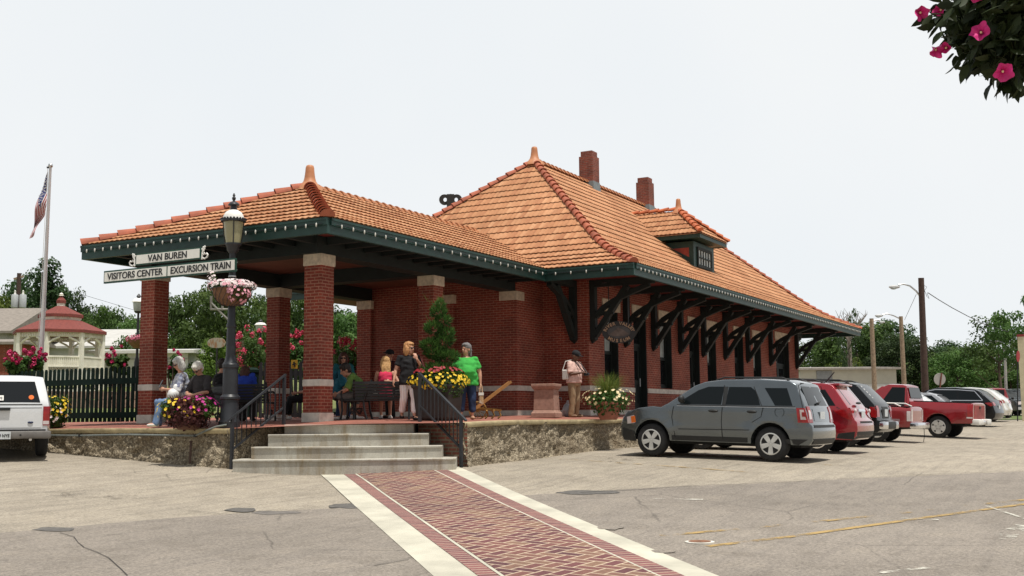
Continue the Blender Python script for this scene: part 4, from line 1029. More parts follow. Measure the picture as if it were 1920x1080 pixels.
# seated people
def sit(u, d, dz=0): p = at(u, 760, d); return V((p.x, p.y, pz(p.x, p.y)+dz))
T, J = person('grey-haired seated woman in printed blouse and light jeans beside the left brick column', sit(336, 23.75), R(150), 1.66, 'sit', dict(elL=(.10, .24, .74), wrL=(.32, .08, .78), elR=(.10, -.24, .74), wrR=(.30, -.06, .78), anL=(.50, .12, .075), anR=(.38, -.10, .075)), 1.15, R(8), R(24), 'skin', G_PRINT, 1.2, .02, G_LJEAN, 1., 'bob', HG, G_WHITE, .8, glasses=True)
b = held('phone', 'dark phone held up by the grey-haired woman in the printed blouse', 'phone', wpos(T, (.42, .02, .84)), R(150)); m = MB(); m.box(-.006, .006, -.045, .045, -.02, .13); m.v = [(x-z*.5, y, z) for x, y, z in m.v]; k = m.build('phone_body', M['black'], b)
b = held('plastic_bag', 'white plastic bag on the lap beside the woman in the printed blouse', 'bag', wpos(T, (.18, .22, .62)), R(150)); m = MB(); rg = random.Random(3)
m.ell((0, 0, .05), (.13, .11, .12), n=14, k=10); m.ell((-.04, .02, .17), (.06, .05, .09), n=10, k=8); m.v = [tuple(V(q)*(1+.14*mnoise.noise(V(q)*18))) for q in m.v]; m.build('bag_body', pm('thin_white_plastic', (.72, .72, .72), .35, .08, 14, .3), b, smooth=70)
T, J = person('white-haired seated person in charcoal tee bending over their hands', sit(384, 23.6), R(176), 1.7, 'sit', dict(ch=(.08, 0, .80), nk=(.13, 0, 1.06), hd=(.21, 0, 1.18), shL=(.10, .19, .99), shR=(.10, -.19, .99), elL=(.22, .30, .70), elR=(.22, -.28, .70), wrL=(.42, .12, .64), wrR=(.42, -.08, .66)), 1.22, R(4), R(42), 'skin', G_CHAR, .95, .02, G_DK, 1., 'short', pm('white_hair', (.66, .64, .58), .75, .2, 25, .5), G_DK, .8, glasses=True)
person('dark short-haired person in a black tank top seated behind the lamp post', sit(415, 26.2), R(345), 1.66, 'sit', None, 1.1, R(-12), 0, 'skin', G_BLACK, 0, .02, G_DK, 1., 'short', HD, G_DK, .5, neck=1, glasses=True)
person('person in royal blue tee seated with back turned, just right of the lamp post', sit(458, 25.7), R(30), 1.62, 'sit', dict(nk=(-.0, 0, .98), hd=(.05, 0, 1.10)), 1.1, R(-25), R(10), 'skin3', G_BLUE, .7, .02, G_DK, 1., 'bob', HBR, G_DK, .5)
person('seated person in dark trousers and white socks, mostly hidden behind the near column', sit(577, 27.4), R(140), 1.7, 'sit', dict(anL=(.62, .12, .09), anR=(.42, -.10, .075), knL=(.44, .1, .47)), 1.1, 0, R(20), 'skin', G_DK, .7, .02, G_BLACK, .88, 'short', HD, G_WHITE, .5)
person('brown-haired woman in teal blouse and sunglasses standing behind the seated group', foot(643, 784, 27.5), R(215), 1.60, 'stand', dict(elL=(.08, .24, 1.02), wrL=(.28, .05, 1.02), elR=(.08, -.24, 1.02), wrR=(.28, -.04, 1.0)), 1.15, 0, R(6), 'skin', G_TEAL, .8, .05, G_JEAN, 1., 'bob', HBR, G_DK, .7, glasses=True)
person('man in teal shirt and dark cap seated right against the near column', sit(634, 25.9), R(330), 1.68, 'sit', dict(ch=(.05, 0, .78), nk=(.10, 0, .98), hd=(.16, 0, 1.08)), 1.15, 0, R(20), 'skin3', cloth('peacock_blue_shirt', (.012, .12, .17)), .8, .02, G_GREY, .62, 'cap', CAPM, G_WHITE, .6)
person('stooping person with pale grey hair seated between the teal shirt and the olive polo', sit(664, 26.8), R(200), 1.62, 'sit', dict(ch=(.14, 0, .72), nk=(.26, 0, .86), hd=(.36, 0, .93), shL=(.22, .18, .84), shR=(.22, -.18, .84)), 1.05, 0, R(40), 'skin', cloth('pale_tee', (.45, .45, .45)), .7, .02, G_GREY, .6, 'short', HG, G_WHITE, .6)
T, J = person('dark-haired man in olive green polo seated leaning forward, back to the camera', sit(676, 24.9), R(128), 1.76, 'sit', dict(ch=(.10, 0, .78), nk=(.24, 0, .99), hd=(.34, 0, 1.08), shL=(.17, .20, .93), shR=(.17, -.20, .93), elL=(.30, .26, .66), elR=(.30, -.26, .66), wrL=(.50, .10, .56), wrR=(.50, -.08, .58), knL=(.44, .14, .50), knR=(.44, -.14, .50)), 1.2, R(10), R(25), 'skin', G_OLIVE, .95, .02, G_GREY, .52, 'short', HD, G_WHITE, .7)
person('blonde girl in hot pink top seated on the bench with her back turned', sit(722, 24.95), R(34), 1.55, 'sit', dict(elR=(-.12, -.30, .80), wrR=(-.25, -.12, .82)), .92, R(10), R(6), 'skin', G_HOT, 0, .02, G_GREY, .5, 'long', HB, G_WHITE, .5, neck=1)
person('man in dark maroon shirt and black cap standing in the shade by the end wall', foot(731, 783, 28.8), R(150), 1.74, 'stand', None, 1.15, R(15), 0, 'skin3', G_MAROON, .8, .06, G_DK, 1., 'cap', CAPM, G_DK, .5)
# ------------------------------------------------------------------ vehicles (local frame: x forward from the rear bumper, y left, z up)
M['tyre'] = pm('tyre_rubber', (.018, .018, .019), .85, .3, 10, .2)
M['alloy'] = pm('alloy_wheel', (.60, .60, .58), .35, .12, 6, metal=.25)
M['cardark'] = pm('black_car_plastic', (.016, .017, .018), .6, .2, 8)
M['underbody'] = pm('dirty_underbody', (.012, .012, .012), .9, .3, 6)
M['tail_red'] = pm('tail_lamp_red', (.30, .006, .009), .15, .25, 9, coat=.5)
M['tail_clear'] = pm('tail_lamp_clear', (.62, .55, .55), .12, .1, 9, coat=.5)
M['amber'] = pm('amber_lens', (.75, .16, .02), .2, .15, 9, coat=.5)
M['plate'] = pm('license_plate_white', (.60, .64, .66), .4, .12, 30)
def paint(n, c, metal=.25, rough=.24, var=.06): return pm(n, c, rough, var, 2.5, 0, metal, 0 if max(c) < .02 else 1., .3 if max(c) < .02 else None)
def wheel(parent, x, y, z, r, w, style, m, side):
    t = MB(); k = .62 if style != 'big' else .66
    prof = [(r*k, -w/2), (r*.80, -w/2-.008), (r*.94, -w*.46), (r*.99, -w*.36), (r, -w*.18), (r, w*.18), (r*.99, w*.36), (r*.94, w*.46), (r*.80, w/2+.008), (r*k, w/2)]
    Mx = Matrix.Rotation(R(-90*side), 3, 'X')
    wh = MB().lathe(prof[:2]+prof[2:], (0, 0, 0), 28, M=Mx).build('wheel', M['tyre'], parent, smooth=40); wh.location = (x, y, z)
    f = MB(); rr = r*k; d = w/2+.012
    f.lathe([(rr*1.0, d-.01), (rr*1.04, d), (rr*.93, d+.004), (rr*.90, d-.05), (rr*.90, d-.10)], n=28, M=Mx, cap=False)
    f.lathe([(rr*.26, d-.06), (rr*.24, d-.01), (rr*.10, d)], n=14, M=Mx)
    ns = {'star': 5, 'big': 5, 'steel': 6, 'holes': 5}[style]
    for i in range(ns):
        a = 2*PI*i/ns+.3; wd = {'star': .40, 'big': .26, 'steel': .62, 'holes': .78}[style]
        pts = [(rr*.16, -wd*rr*.42), (rr*.93, -wd*rr*(.62 if style in ('star', 'big') else .48)), (rr*.93, wd*rr*(.62 if style in ('star', 'big') else .48)), (rr*.16, wd*rr*.42)]
        rot = lambda p: (p[0]*math.cos(a)-p[1]*math.sin(a), p[0]*math.sin(a)+p[1]*math.cos(a))
        f.prism([rot(p) for p in pts], lambda a_, b_, dd: Mx@V((a_, b_, dd)), d-.03, d+.002)
    f.build('rim', m, wh, smooth=35)
    b = MB().lathe([(rr*.88, d-.13), (rr*.88, d-.115), (.01, d-.115)], n=20, M=Mx); b.build('brake_disc', M['underbody'], wh)
    if style in ('star',):
        c = MB()
        for i in range(5):
            a = 2*PI*i/5+.3+.63; c.ell(Mx@V((rr*.30*math.cos(a), rr*.30*math.sin(a), d-.01)), rr*.06)
        c.build('wheel_nut', M['underbody'], wh)
    return wh
class Car:
    def __init__(s, name, label, cat, P, paint_m, loc, az, pitch=0, group=None):
        s.t = thing(name, label, cat, loc, group=group); s.t.rotation_euler = (0, -pitch, az); s.P = P; s.pm_ = paint_m
        s.L, s.W, s.belt, s.tumb = P['L'], P['W'], P['belt'], P['tumb']; s.ax = P['axles']; s.r = P['r']; s.ra = P['ra']
        s.top = P['top']; ztop = max(p[1] for p in s.top); i = max(range(len(s.top)), key=lambda j: s.top[j][1])
        s.rear = s.top[:i+1]; s.front = s.top[i:][::-1]
    def hw(s, x, z):
        w = s.W
        if z > s.belt: w -= (z-s.belt)*s.tumb
        if z < .62: w -= (.62-z)**2*.45
        if x < .4: w -= .07*((.4-x)/.4)**2
        if x > s.L-.75: w -= .15*((x-s.L+.75)/.75)**2
        if z < s.belt:
            for a in s.ax:
                d = math.hypot(x-a, z-s.r); w += s.P.get('flare', .028)*math.exp(-((d-s.ra-.03)/.075)**2)
            w += .012*math.exp(-((z-s.belt+.12)/.10)**2)
        return w
    def D(s, x, y, z):
        q = min(1, abs(y)/s.W); e = (x-s.L/2)/(s.L/2)
        return V((x-.06*q*q*abs(e)**5*(1 if e > 0 else -1)*s.P.get('endc', 1), y, z))
    def xr(s, z): return s._x(s.rear, z, min)
    def xf(s, z): return s._x(s.front, z, max)
    def _x(s, path, z, f):
        xs = []
        for a, b in zip(path, path[1:]):
            if (a[1]-z)*(b[1]-z) <= 0 and abs(a[1]-b[1]) > 1e-6: xs.append(a[0]+(b[0]-a[0])*(z-a[1])/(b[1]-a[1]))
        return f(xs) if xs else path[0][0]
    def body(s):
        zb = s.P['zb']; pts = list(s.top)
        for a in sorted(s.ax, reverse=True):
            r = s.ra; h = s.r
            t0 = math.asin(max(-1, min(1, (zb-h)/r)))
            pts += [(a+r*math.cos(t), h+r*math.sin(t)) for t in np.linspace(t0, PI-t0, 15)]
        bm = bmesh.new(); vs = [bm.verts.new((x, 0, z)) for x, z in pts]; bm.faces.new(vs); bm.verts.ensure_lookup_table()
        zmax = max(p[1] for p in pts)
        for z in list(np.arange(zb+.1, zmax, .13))+[s.belt]: bmesh.ops.bisect_plane(bm, geom=bm.verts[:]+bm.edges[:]+bm.faces[:], plane_co=(0, 0, z), plane_no=(0, 0, 1))
        for x in np.arange(.15, s.L, .2): bmesh.ops.bisect_plane(bm, geom=bm.verts[:]+bm.edges[:]+bm.faces[:], plane_co=(x, 0, 0), plane_no=(1, 0, 0))
        bmesh.ops.remove_doubles(bm, verts=bm.verts, dist=.022)
        bmesh.ops.triangulate(bm, faces=[f for f in bm.faces if len(f.verts) > 4])
        bm.verts.ensure_lookup_table(); bm.verts.index_update()
        base = [(v.co.x, v.co.z) for v in bm.verts]; faces = [[v.index for v in f.verts] for f in bm.faces]; bnd = [[v.index for v in e.verts] for e in bm.edges if len(e.link_faces) == 1]; bm.free()
        ks = [1, .93, .72, .4, 0, -.4, -.72, -.93, -1]; n = len(base); out = []
        for k in ks:
            for x, z in base:
                y = s.hw(x, z)*k; cz = 0
                if z > s.belt-.05: cz = -.035*k**4
                ins = .03 if abs(k) == 1 else (.006 if abs(k) > .9 else 0)
                out.append(s.D(x, y, z+cz))
        fs = [f for f in faces]+[[(len(ks)-1)*n+i for i in f[::-1]] for f in faces]
        for a, b in bnd:
            for q in range(len(ks)-1): fs.append([q*n+a, q*n+b, (q+1)*n+b, (q+1)*n+a])
        used = sorted({i for f in fs for i in f}); mp = {o: i for i, o in enumerate(used)}
        me = bpy.data.meshes.new('body'); me.from_pydata([out[i] for i in used], [], [[mp[i] for i in f] for f in fs]); me.materials.append(s.pm_); fixn(me)
        o = link('body', me, s.t); md = o.modifiers.new('b', 'BEVEL'); md.width = s.P.get('bev', .035); md.segments = 3; md.limit_method = 'ANGLE'; md.angle_limit = R(48); bake(o); shade(o.data, 42)
        s.b = o
        u = MB(); u.box(.35, s.L-.4, -s.W+.27, s.W-.27, zb-.06, s.r+s.ra+.03); u.build('underbody', M['underbody'], s.t)
        return o
    def side(s, poly, off, m, name, parent=None, both=True, sides=None, thick=True):
        for sg in (sides or ((1, -1) if both else (1,))):
            bm = bmesh.new(); bm.faces.new([bm.verts.new((x, 0, z)) for x, z in poly])
            xs = [p[0] for p in poly]; zs = [p[1] for p in poly]
            for x in np.arange(min(xs)+.1, max(xs), .15): bmesh.ops.bisect_plane(bm, geom=bm.verts[:]+bm.edges[:]+bm.faces[:], plane_co=(x, 0, 0), plane_no=(1, 0, 0))
            for z in np.arange(min(zs)+.08, max(zs), .12): bmesh.ops.bisect_plane(bm, geom=bm.verts[:]+bm.edges[:]+bm.faces[:], plane_co=(0, 0, z), plane_no=(0, 0, 1))
            bm.verts.index_update(); vs = []
            for v in bm.verts: x, z = v.co.x, v.co.z; vs.append(s.D(x, sg*(s.hw(x, z)+off), z-(.035 if z > s.belt-.05 else 0)*1.0))
            fs = [[v.index for v in f.verts] for f in bm.faces]; bn = [[v.index for v in e.verts] for e in bm.edges if len(e.link_faces) == 1]; bm.free()
            n = len(vs); vs += [p-V((0, sg*(.02+off), 0)) for p in vs]; fs += [[a, b, n+b, n+a] for a, b in bn]
            mb = MB(); mb.add(vs, fs); mb.build(name, m, parent or s.t, smooth=30)
    def line(s, pts, m=None, w=.011, name='door_gap', sides=(1, -1), off=.008):
        for sg in sides:
            mb = MB()
            P = []
            for a, b in zip(pts, pts[1:]):
                n = max(1, int(math.hypot(b[0]-a[0], b[1]-a[1])/.08)); P += [(lerp(a[0], b[0], i/n), lerp(a[1], b[1], i/n)) for i in range(n)]
            P.append(pts[-1]); vs = []
            for i, (x, z) in enumerate(P):
                q = P[min(i+1, len(P)-1)]; p = P[max(i-1, 0)]; d = V((q[0]-p[0], q[1]-p[1])).normalized(); nx, nz = -d.y*w/2, d.x*w/2
                for k in (1, -1):
                    xx, zz = x+nx*k, z+nz*k; vs.append(s.D(xx, sg*(s.hw(xx, zz)+off), zz-(.035 if zz > s.belt-.05 else 0)))
            mb.add(vs, [(2*i, 2*i+1, 2*i+3, 2*i+2) for i in range(len(P)-1)]); mb.build(name, m or M['underbody'], s.b)
    def end(s, poly, off, m, name, front=False, parent=None, mirror=False, thick=.02):
        for sg in ((1, -1) if mirror else (1,)):
            bm = bmesh.new(); bm.faces.new([bm.verts.new((0, y, z)) for y, z in poly]); zs = [p[1] for p in poly]; ys = [p[0] for p in poly]
            for z in np.arange(min(zs)+.05, max(zs), .08): bmesh.ops.bisect_plane(bm, geom=bm.verts[:]+bm.edges[:]+bm.faces[:], plane_co=(0, 0, z), plane_no=(0, 0, 1))
            for y in np.arange(min(ys)+.1, max(ys), .2): bmesh.ops.bisect_plane(bm, geom=bm.verts[:]+bm.edges[:]+bm.faces[:], plane_co=(0, y, 0), plane_no=(0, 1, 0))
            bm.verts.index_update()
            f = 1 if front else -1; vs = [s.D((s.xf(v.co.z) if front else s.xr(v.co.z))+f*off, v.co.y*sg, v.co.z-(.02 if v.co.z > s.belt else 0)) for v in bm.verts]
            fs = [[v.index for v in g.verts] for g in bm.faces]; bn = [[v.index for v in e.verts] for e in bm.edges if len(e.link_faces) == 1]; bm.free()
            n = len(vs); vs += [p-V((f*(thick+off), 0, 0)) for p in vs]; fs += [[a, b, n+b, n+a] for a, b in bn]
            mb = MB(); mb.add(vs, fs); mb.build(name, m, parent or s.t, smooth=30)
    def wheels(s, style, m, w=.23):
        for a in s.ax:
            for sg in (1, -1): wheel(s.t, a, sg*(s.W-w/2-.005), s.r, s.r, w, style, m, sg)
    def box(s, name, m, x0, x1, y0, y1, z0, z1, bev=.02, mirror=False, parent=None):
        for sg in ((1, -1) if mirror else (1,)):
            mb = MB(); a, b = sorted((y0*sg, y1*sg)); mb.box(x0, x1, a, b, z0, z1); mb.v = [tuple(s.D(*p)) for p in mb.v]; o = mb.build(name, m, parent or s.t)
            if bev: md = o.modifiers.new('b', 'BEVEL'); md.width = bev; md.segments = 2; bake(o); shade(o.data, 40)
    def handles(s, xs, z, m):
        for x in xs:
            for sg in (1, -1):
                y = s.hw(x, z); h = MB(); h.ell((x, sg*y, z), (.11, .03, .035)); h.ell((x, sg*(y+.018), z+.004), (.095, .02, .018)); h.build('door_handle', m, s.t, smooth=60)
    def mirrors(s, x, z, m):
        for sg in (1, -1):
            y = s.hw(x, z); h = MB(); h.tube([(x, sg*(y-.03), z), (x, sg*(y+.09), z+.03)], .03, 6); h.ell((x-.01, sg*(y+.15), z+.07), (.07, .085, .085)); h.build('side_mirror', m, s.t, smooth=60)
    def plate(s, x, z, w=.31, h=.155, y=0, body=None):
        p = MB(); p.box(x-.012, x, y-w/2, y+w/2, z-h/2, z+h/2); p.build('license_plate', M['plate'], s.t)
def place(u, v, az, axle, W, L, ang=None):
    """vehicle origin such that its rear left tyre touches the ground seen at pixel (u,v)"""
    p = ong(u, v); c, s_ = math.cos(az), math.sin(az); y = W-.12
    loc = V((p.x-c*axle+s_*y, p.y-s_*axle-c*y, 0)); f = (loc.x+c*3.6, loc.y+s_*3.6); r = (loc.x+c*.9, loc.y+s_*.9)
    zf, zr = gz(*f), gz(*r); pitch = math.atan2(zf-zr, 2.7); loc.z = zr-.9*math.tan(pitch)
    return loc, pitch
ROWAZ = R(87)
SUVTOP = [(.10, .34), (.02, .42), (0, .58), (.02, .74), (.09, .80), (.12, 1.0), (.17, 1.16), (.40, 1.62), (.55, 1.67), (1.2, 1.70), (2.0, 1.69), (2.40, 1.64), (2.62, 1.56), (3.20, 1.17), (3.36, 1.10), (3.9, 1.03), (4.22, .95), (4.36, .84), (4.43, .62), (4.43, .42), (4.33, .30)]
def grey_suv():
    az = ROWAZ; P = dict(L=4.44, W=.885, belt=1.14, tumb=.30, axles=(.90, 3.58), r=.352, ra=.43, zb=.34, top=SUVTOP)
    loc, pit = place(1449, 866, az, .90, .885, 4.44)
    c = Car('parked_car', 'dark grey sport utility vehicle with star alloy wheels, nearest in the parked row', 'suv', P, paint('grey_metallic_paint', (.125, .145, .158), .75, .24), loc, az, pit, 'vehicles parked along the depot')
    c.body(); g = M['glassg']
    c.side([(.42, 1.17), (.80, 1.17), (1.06, 1.53), (.58, 1.53)], .006, g, 'window'); c.side([(1.12, 1.17), (1.88, 1.17), (1.84, 1.545), (1.36, 1.545), (1.24, 1.46)], .006, g, 'window')
    c.side([(1.98, 1.17), (2.92, 1.17), (2.84, 1.27), (2.52, 1.47), (2.30, 1.545), (1.95, 1.55)], .006, g, 'window')
    for pts in ([(.36, 1.15), (2.98, 1.15)],): c.line(pts, M['cardark'], .022, 'belt_moulding', off=.008)
    c.line([(.34, 1.128), (2.98, 1.128)], M['steel'], .012, 'belt_highlight', off=.011); c.line([(1.915, 1.16), (1.90, 1.55)], M['cardark'], .085, 'door_pillar', off=.005)  # thin pale strip stands in for the highlight along the belt line
    c.line([(1.95, 1.58), (1.94, 1.15), (1.97, .80), (1.95, .42)]); c.line([(1.05, 1.12), (1.10, .90), (1.30, .78)]); c.line([(3.05, 1.12), (3.10, .85), (3.02, .42)]); c.line([(1.30, 1.56), (1.08, 1.15), (1.06, 1.1)])
    c.line([(.34, 1.60), (.20, 1.15), (.18, .82)], w=.014); c.line([(1.36, .62), (2.95, .60)], M['cardark'], .018, 'side_moulding', off=.010); c.line([(1.4, .41), (3.1, .41)], M['cardark'], .10, 'sill_cladding', off=.006)
    c.line([(.70+.10*math.cos(a), 1.0+.10*math.sin(a)) for a in np.linspace(0, 6.28, 16)], w=.007, sides=(1,), name='fuel_door_gap')
    c.side([(.07, .80), (.30, .80), (.33, 1.13), (.15, 1.13)], .014, M['tail_red'], 'taillight'); c.side([(.12, .86), (.235, .86), (.255, 1.06), (.17, 1.06)], .020, M['tail_clear'], 'taillight')
    c.side([(.115, .92), (.20, .92), (.21, 1.01), (.14, 1.01)], .026, M['tail_red'], 'taillight')
    c.end([(.60, .80), (.80, .80), (.78, 1.13), (.64, 1.13)], .012, M['tail_red'], 'taillight', mirror=True); c.end([(.64, .87), (.77, .87), (.76, 1.05), (.67, 1.05)], .017, M['tail_clear'], 'taillight', mirror=True)
    c.end([(-.62, 1.17), (.62, 1.17), (.55, 1.56), (-.55, 1.56)], .010, g, 'rear_window'); c.end([(-.5, .83), (.5, .83), (.5, 1.08), (-.5, 1.08)], .006, c.pm_, 'tailgate_panel')
    c.plate(c.xr(.95)-.012, .95); c.end([(-.70, .70), (.70, .70), (.70, .755), (-.70, .755)], .012, M['cardark'], 'bumper_step')
    c.end([(-.7, .36), (.7, .36), (.74, .47), (-.74, .47)], .010, M['cardark'], 'bumper_valance')
    c.end([(-.66, 1.20), (.66, 1.20), (.58, 1.56), (-.58, 1.56)], .006, g, 'windshield', front=True)
    c.end([(.45, .70), (.72, .66), (.72, .84), (.45, .86)], .012, M['tail_clear'], 'headlight', front=True, mirror=True); c.end([(-.45, .60), (.45, .60), (.45, .86), (-.45, .86)], .010, M['cardark'], 'grille', front=True)
    c.side([(4.00, .70), (4.22, .68), (4.24, .83), (4.04, .87)], .010, M['tail_clear'], 'headlight'); c.side([(3.98, .72), (4.10, .70), (4.12, .84), (4.02, .86)], .015, M['amber'], 'turn_signal')
    c.side([(3.98, .31), (4.36, .33), (4.38, .60), (4.0, .52)], .004, M['cardark'], 'bumper_cladding'); c.side([(.30, .345), (.62, .38), (.58, .46), (.1, .46)], .004, M['cardark'], 'bumper_cladding')
    c.handles((1.30, 2.15), 1.0, M['cardark']); c.mirrors(2.83, 1.17, M['cardark']); c.wheels('star', M['alloy'])
    for sg in (1, -1):
        r = MB(); y = sg*.58; r.tube([(.6, y, 1.66), (.75, y, 1.715), (2.0, y, 1.715), (2.2, y, 1.655)], .018, 6); r.build('roof_rail', M['cardark'], c.t)
    w = MB(); w.tube([(.17, .10, 1.2), (.22, -.3, 1.23)], .012, 5); w.ell((.15, .12, 1.19), .03); w.build('wiper', M['cardark'], c.t)
    w = MB(); w.ell((.45, .45, 1.60), (.12, .03, .015)); w.build('antenna', M['cardark'], c.t)
grey_suv()
def red_suv():
    az = R(89); P = dict(L=4.77, W=.92, belt=1.08, tumb=.34, axles=(.98, 3.83), r=.365, ra=.43, zb=.33, flare=.035,
        top=[(.16, .32), (.04, .42), (.0, .58), (.02, .74), (.12, .84), (.16, 1.02), (.24, 1.12), (.62, 1.60), (.75, 1.65), (1.4, 1.69), (2.2, 1.68), (2.7, 1.60), (3.4, 1.17), (3.6, 1.10), (4.2, 1.02), (4.6, .92), (4.75, .7), (4.76, .42), (4.65, .3)])
    loc, pit = place(1534, 850, az, .98, .92, 4.77)
    c = Car('parked_car', 'bright red crossover with large swept red tail lamps, second in the parked row', 'suv', P, paint('candy_red_paint', (.30, .008, .018), .2, .22), loc, az, pit, 'vehicles parked along the depot')
    c.body(); g = M['glassg']
    c.side([(.52, 1.15), (1.25, 1.13), (1.35, 1.50), (.80, 1.52)], .006, g, 'window'); c.side([(1.42, 1.13), (2.12, 1.13), (2.1, 1.56), (1.5, 1.56)], .006, g, 'window'); c.side([(2.2, 1.13), (3.1, 1.14), (2.65, 1.48), (2.45, 1.56), (2.18, 1.56)], .006, g, 'window')
    c.line([(2.15, 1.58), (2.14, 1.1), (2.16, .45)]); c.line([(1.35, 1.1), (1.42, .9), (1.55, .75)]); c.line([(.5, 1.12), (.25, 1.0), (.2, .85)])
    sw = [(.08, 1.06), (.22, 1.10), (.52, 1.04), (.44, .90), (.24, .80), (.13, .78)]
    c.side([(.14, 1.08), (.30, 1.09), (.58, 1.02), (.44, .90), (.22, .80), (.12, .78)], .016, M['tail_red'], 'taillight'); c.end([(.50, .92), (.86, .80), (.86, 1.07), (.58, 1.05)], .016, M['tail_red'], 'taillight', mirror=True)
    for sg in (1, -1): b = MB(); b.ell((.13, sg*.70, 1.0), (.03, .05, .05)); b.build('reverse_light', M['tail_clear'], c.t, smooth=60)
    c.end([(-.62, 1.16), (.62, 1.16), (.55, 1.54), (-.55, 1.54)], .010, g, 'rear_window'); c.box('spoiler', c.pm_, .50, .80, -.62, .62, 1.575, 1.635, .02)
    c.end([(-.30, .985), (.30, .985), (.28, 1.045), (-.28, 1.045)], .03, M['chrome'], 'trim_bar'); c.plate(c.xr(.9)-.01, .90)
    c.end([(-.80, .36), (.80, .36), (.82, .52), (-.82, .52)], .008, M['cardark'], 'bumper_valance'); c.side([(.1, .34), (.5, .36), (.45, .47), (.06, .52)], .004, M['cardark'], 'bumper_cladding')
    c.line([(1.45, .40), (3.35, .40)], M['cardark'], .12, 'sill_cladding', off=.006); c.end([(-.62, .72), (.62, .72), (.58, .76), (-.58, .76)], .010, M['underbody'], 'bumper_groove')
    c.end([(-.66, 1.2), (.66, 1.2), (.56, 1.56), (-.56, 1.56)], .006, g, 'windshield', front=True)
    c.handles((1.6, 2.4), .98, c.pm_); c.mirrors(2.95, 1.15, c.pm_); c.wheels('big', M['chrome'], .24)
    for sg in (1, -1): r = MB(); y = sg*.60; r.tube([(.85, y, 1.63), (1.1, y, 1.72), (2.3, y, 1.735), (2.7, y, 1.60)], .02, 6); r.build('roof_rail', M['cardark'], c.t)
    a = MB(); a.tube([(1.0, 0, 1.66), (.78, 0, 1.92)], [.02, .012], 6); a.build('antenna', M['cardark'], c.t); w = MB(); w.ell((.2, .1, 1.18), (.04, .22, .03)); w.build('wiper', M['cardark'], c.t)
red_suv()
def dark_suv():
    az = R(88); P = dict(L=4.8, W=.90, belt=1.15, tumb=.30, axles=(.98, 3.75), r=.37, ra=.44, zb=.36,
        top=[(.12, .42), (.0, .5), (-.0, .70), (.12, .74), (.14, 1.05), (.20, 1.18), (.72, 1.70), (.9, 1.74), (1.6, 1.77), (2.3, 1.76), (2.8, 1.68), (3.4, 1.22), (3.6, 1.12), (4.3, 1.04), (4.7, .9), (4.8, .7), (4.8, .45), (4.7, .34)])
    loc, pit = place(1588, 838, az, .98, .90, 4.8)
    c = Car('parked_car', 'black sport utility vehicle with white writing on its rear window and a chrome-ended step bumper', 'suv', P, paint('black_car_paint', (.008, .009, .011), .0, .18), loc, az, pit, 'vehicles parked along the depot')
    c.body(); g = M['glassg']
    c.side([(.50, 1.22), (1.3, 1.2), (1.35, 1.6), (.92, 1.62)], .006, g, 'window'); c.side([(1.4, 1.2), (2.2, 1.2), (2.2, 1.65), (1.45, 1.65)], .006, g, 'window'); c.side([(2.28, 1.2), (3.15, 1.2), (2.6, 1.65), (2.28, 1.65)], .006, g, 'window')
    c.end([(-.66, 1.22), (.66, 1.22), (.58, 1.68), (-.58, 1.68)], .010, g, 'rear_window')
    wr = MB(); rg = random.Random(4)
    for row in range(5):
        z = 1.64-row*.075; y = .45
        while y > -.3:
            w = rg.uniform(.04, .10); p = [s_ for s_ in ((y, z), (y-w, z), (y-w, z+.035), (y, z+.035))]
            wr.add([c.D(c.xr(zz)-.016, yy, zz-.02) for yy, zz in p], [(0, 1, 2, 3)]); y -= w+rg.uniform(.02, .05)
    wr.build('window_writing', M['white'], c.t)
    c.end([(-.35, .78), (.35, .78), (.33, 1.10), (-.33, 1.10)], .008, M['cardark'], 'tailgate_panel'); c.plate(c.xr(.93)-.012, .93, .32, .2)
    c.side([(.12, .80), (.28, .82), (.30, 1.12), (.16, 1.12)], .014, M['tail_red'], 'taillight'); c.end([(.62, .82), (.84, .82), (.82, 1.12), (.66, 1.12)], .012, M['tail_red'], 'taillight', mirror=True)
    c.box('bumper', M['cardark'], -.09, .10, -.84, .84, .50, .70, .03); c.box('bumper_cap', M['chrome'], -.10, .06, .52, .86, .50, .70, .03, mirror=True)
    c.end([(-.66, 1.24), (.66, 1.24), (.56, 1.62), (-.56, 1.62)], .006, g, 'windshield', front=True); c.handles((1.6, 2.45), 1.03, M['cardark']); c.mirrors(3.0, 1.22, M['cardark']); c.wheels('steel', M['alloy'], .24)
    for sg in (1, -1): r = MB(); y = sg*.62; r.tube([(.95, y, 1.72), (1.2, y, 1.80), (2.5, y, 1.82), (2.8, y, 1.68)], .022, 6); r.build('roof_rail', M['cardark'], c.t)
dark_suv()
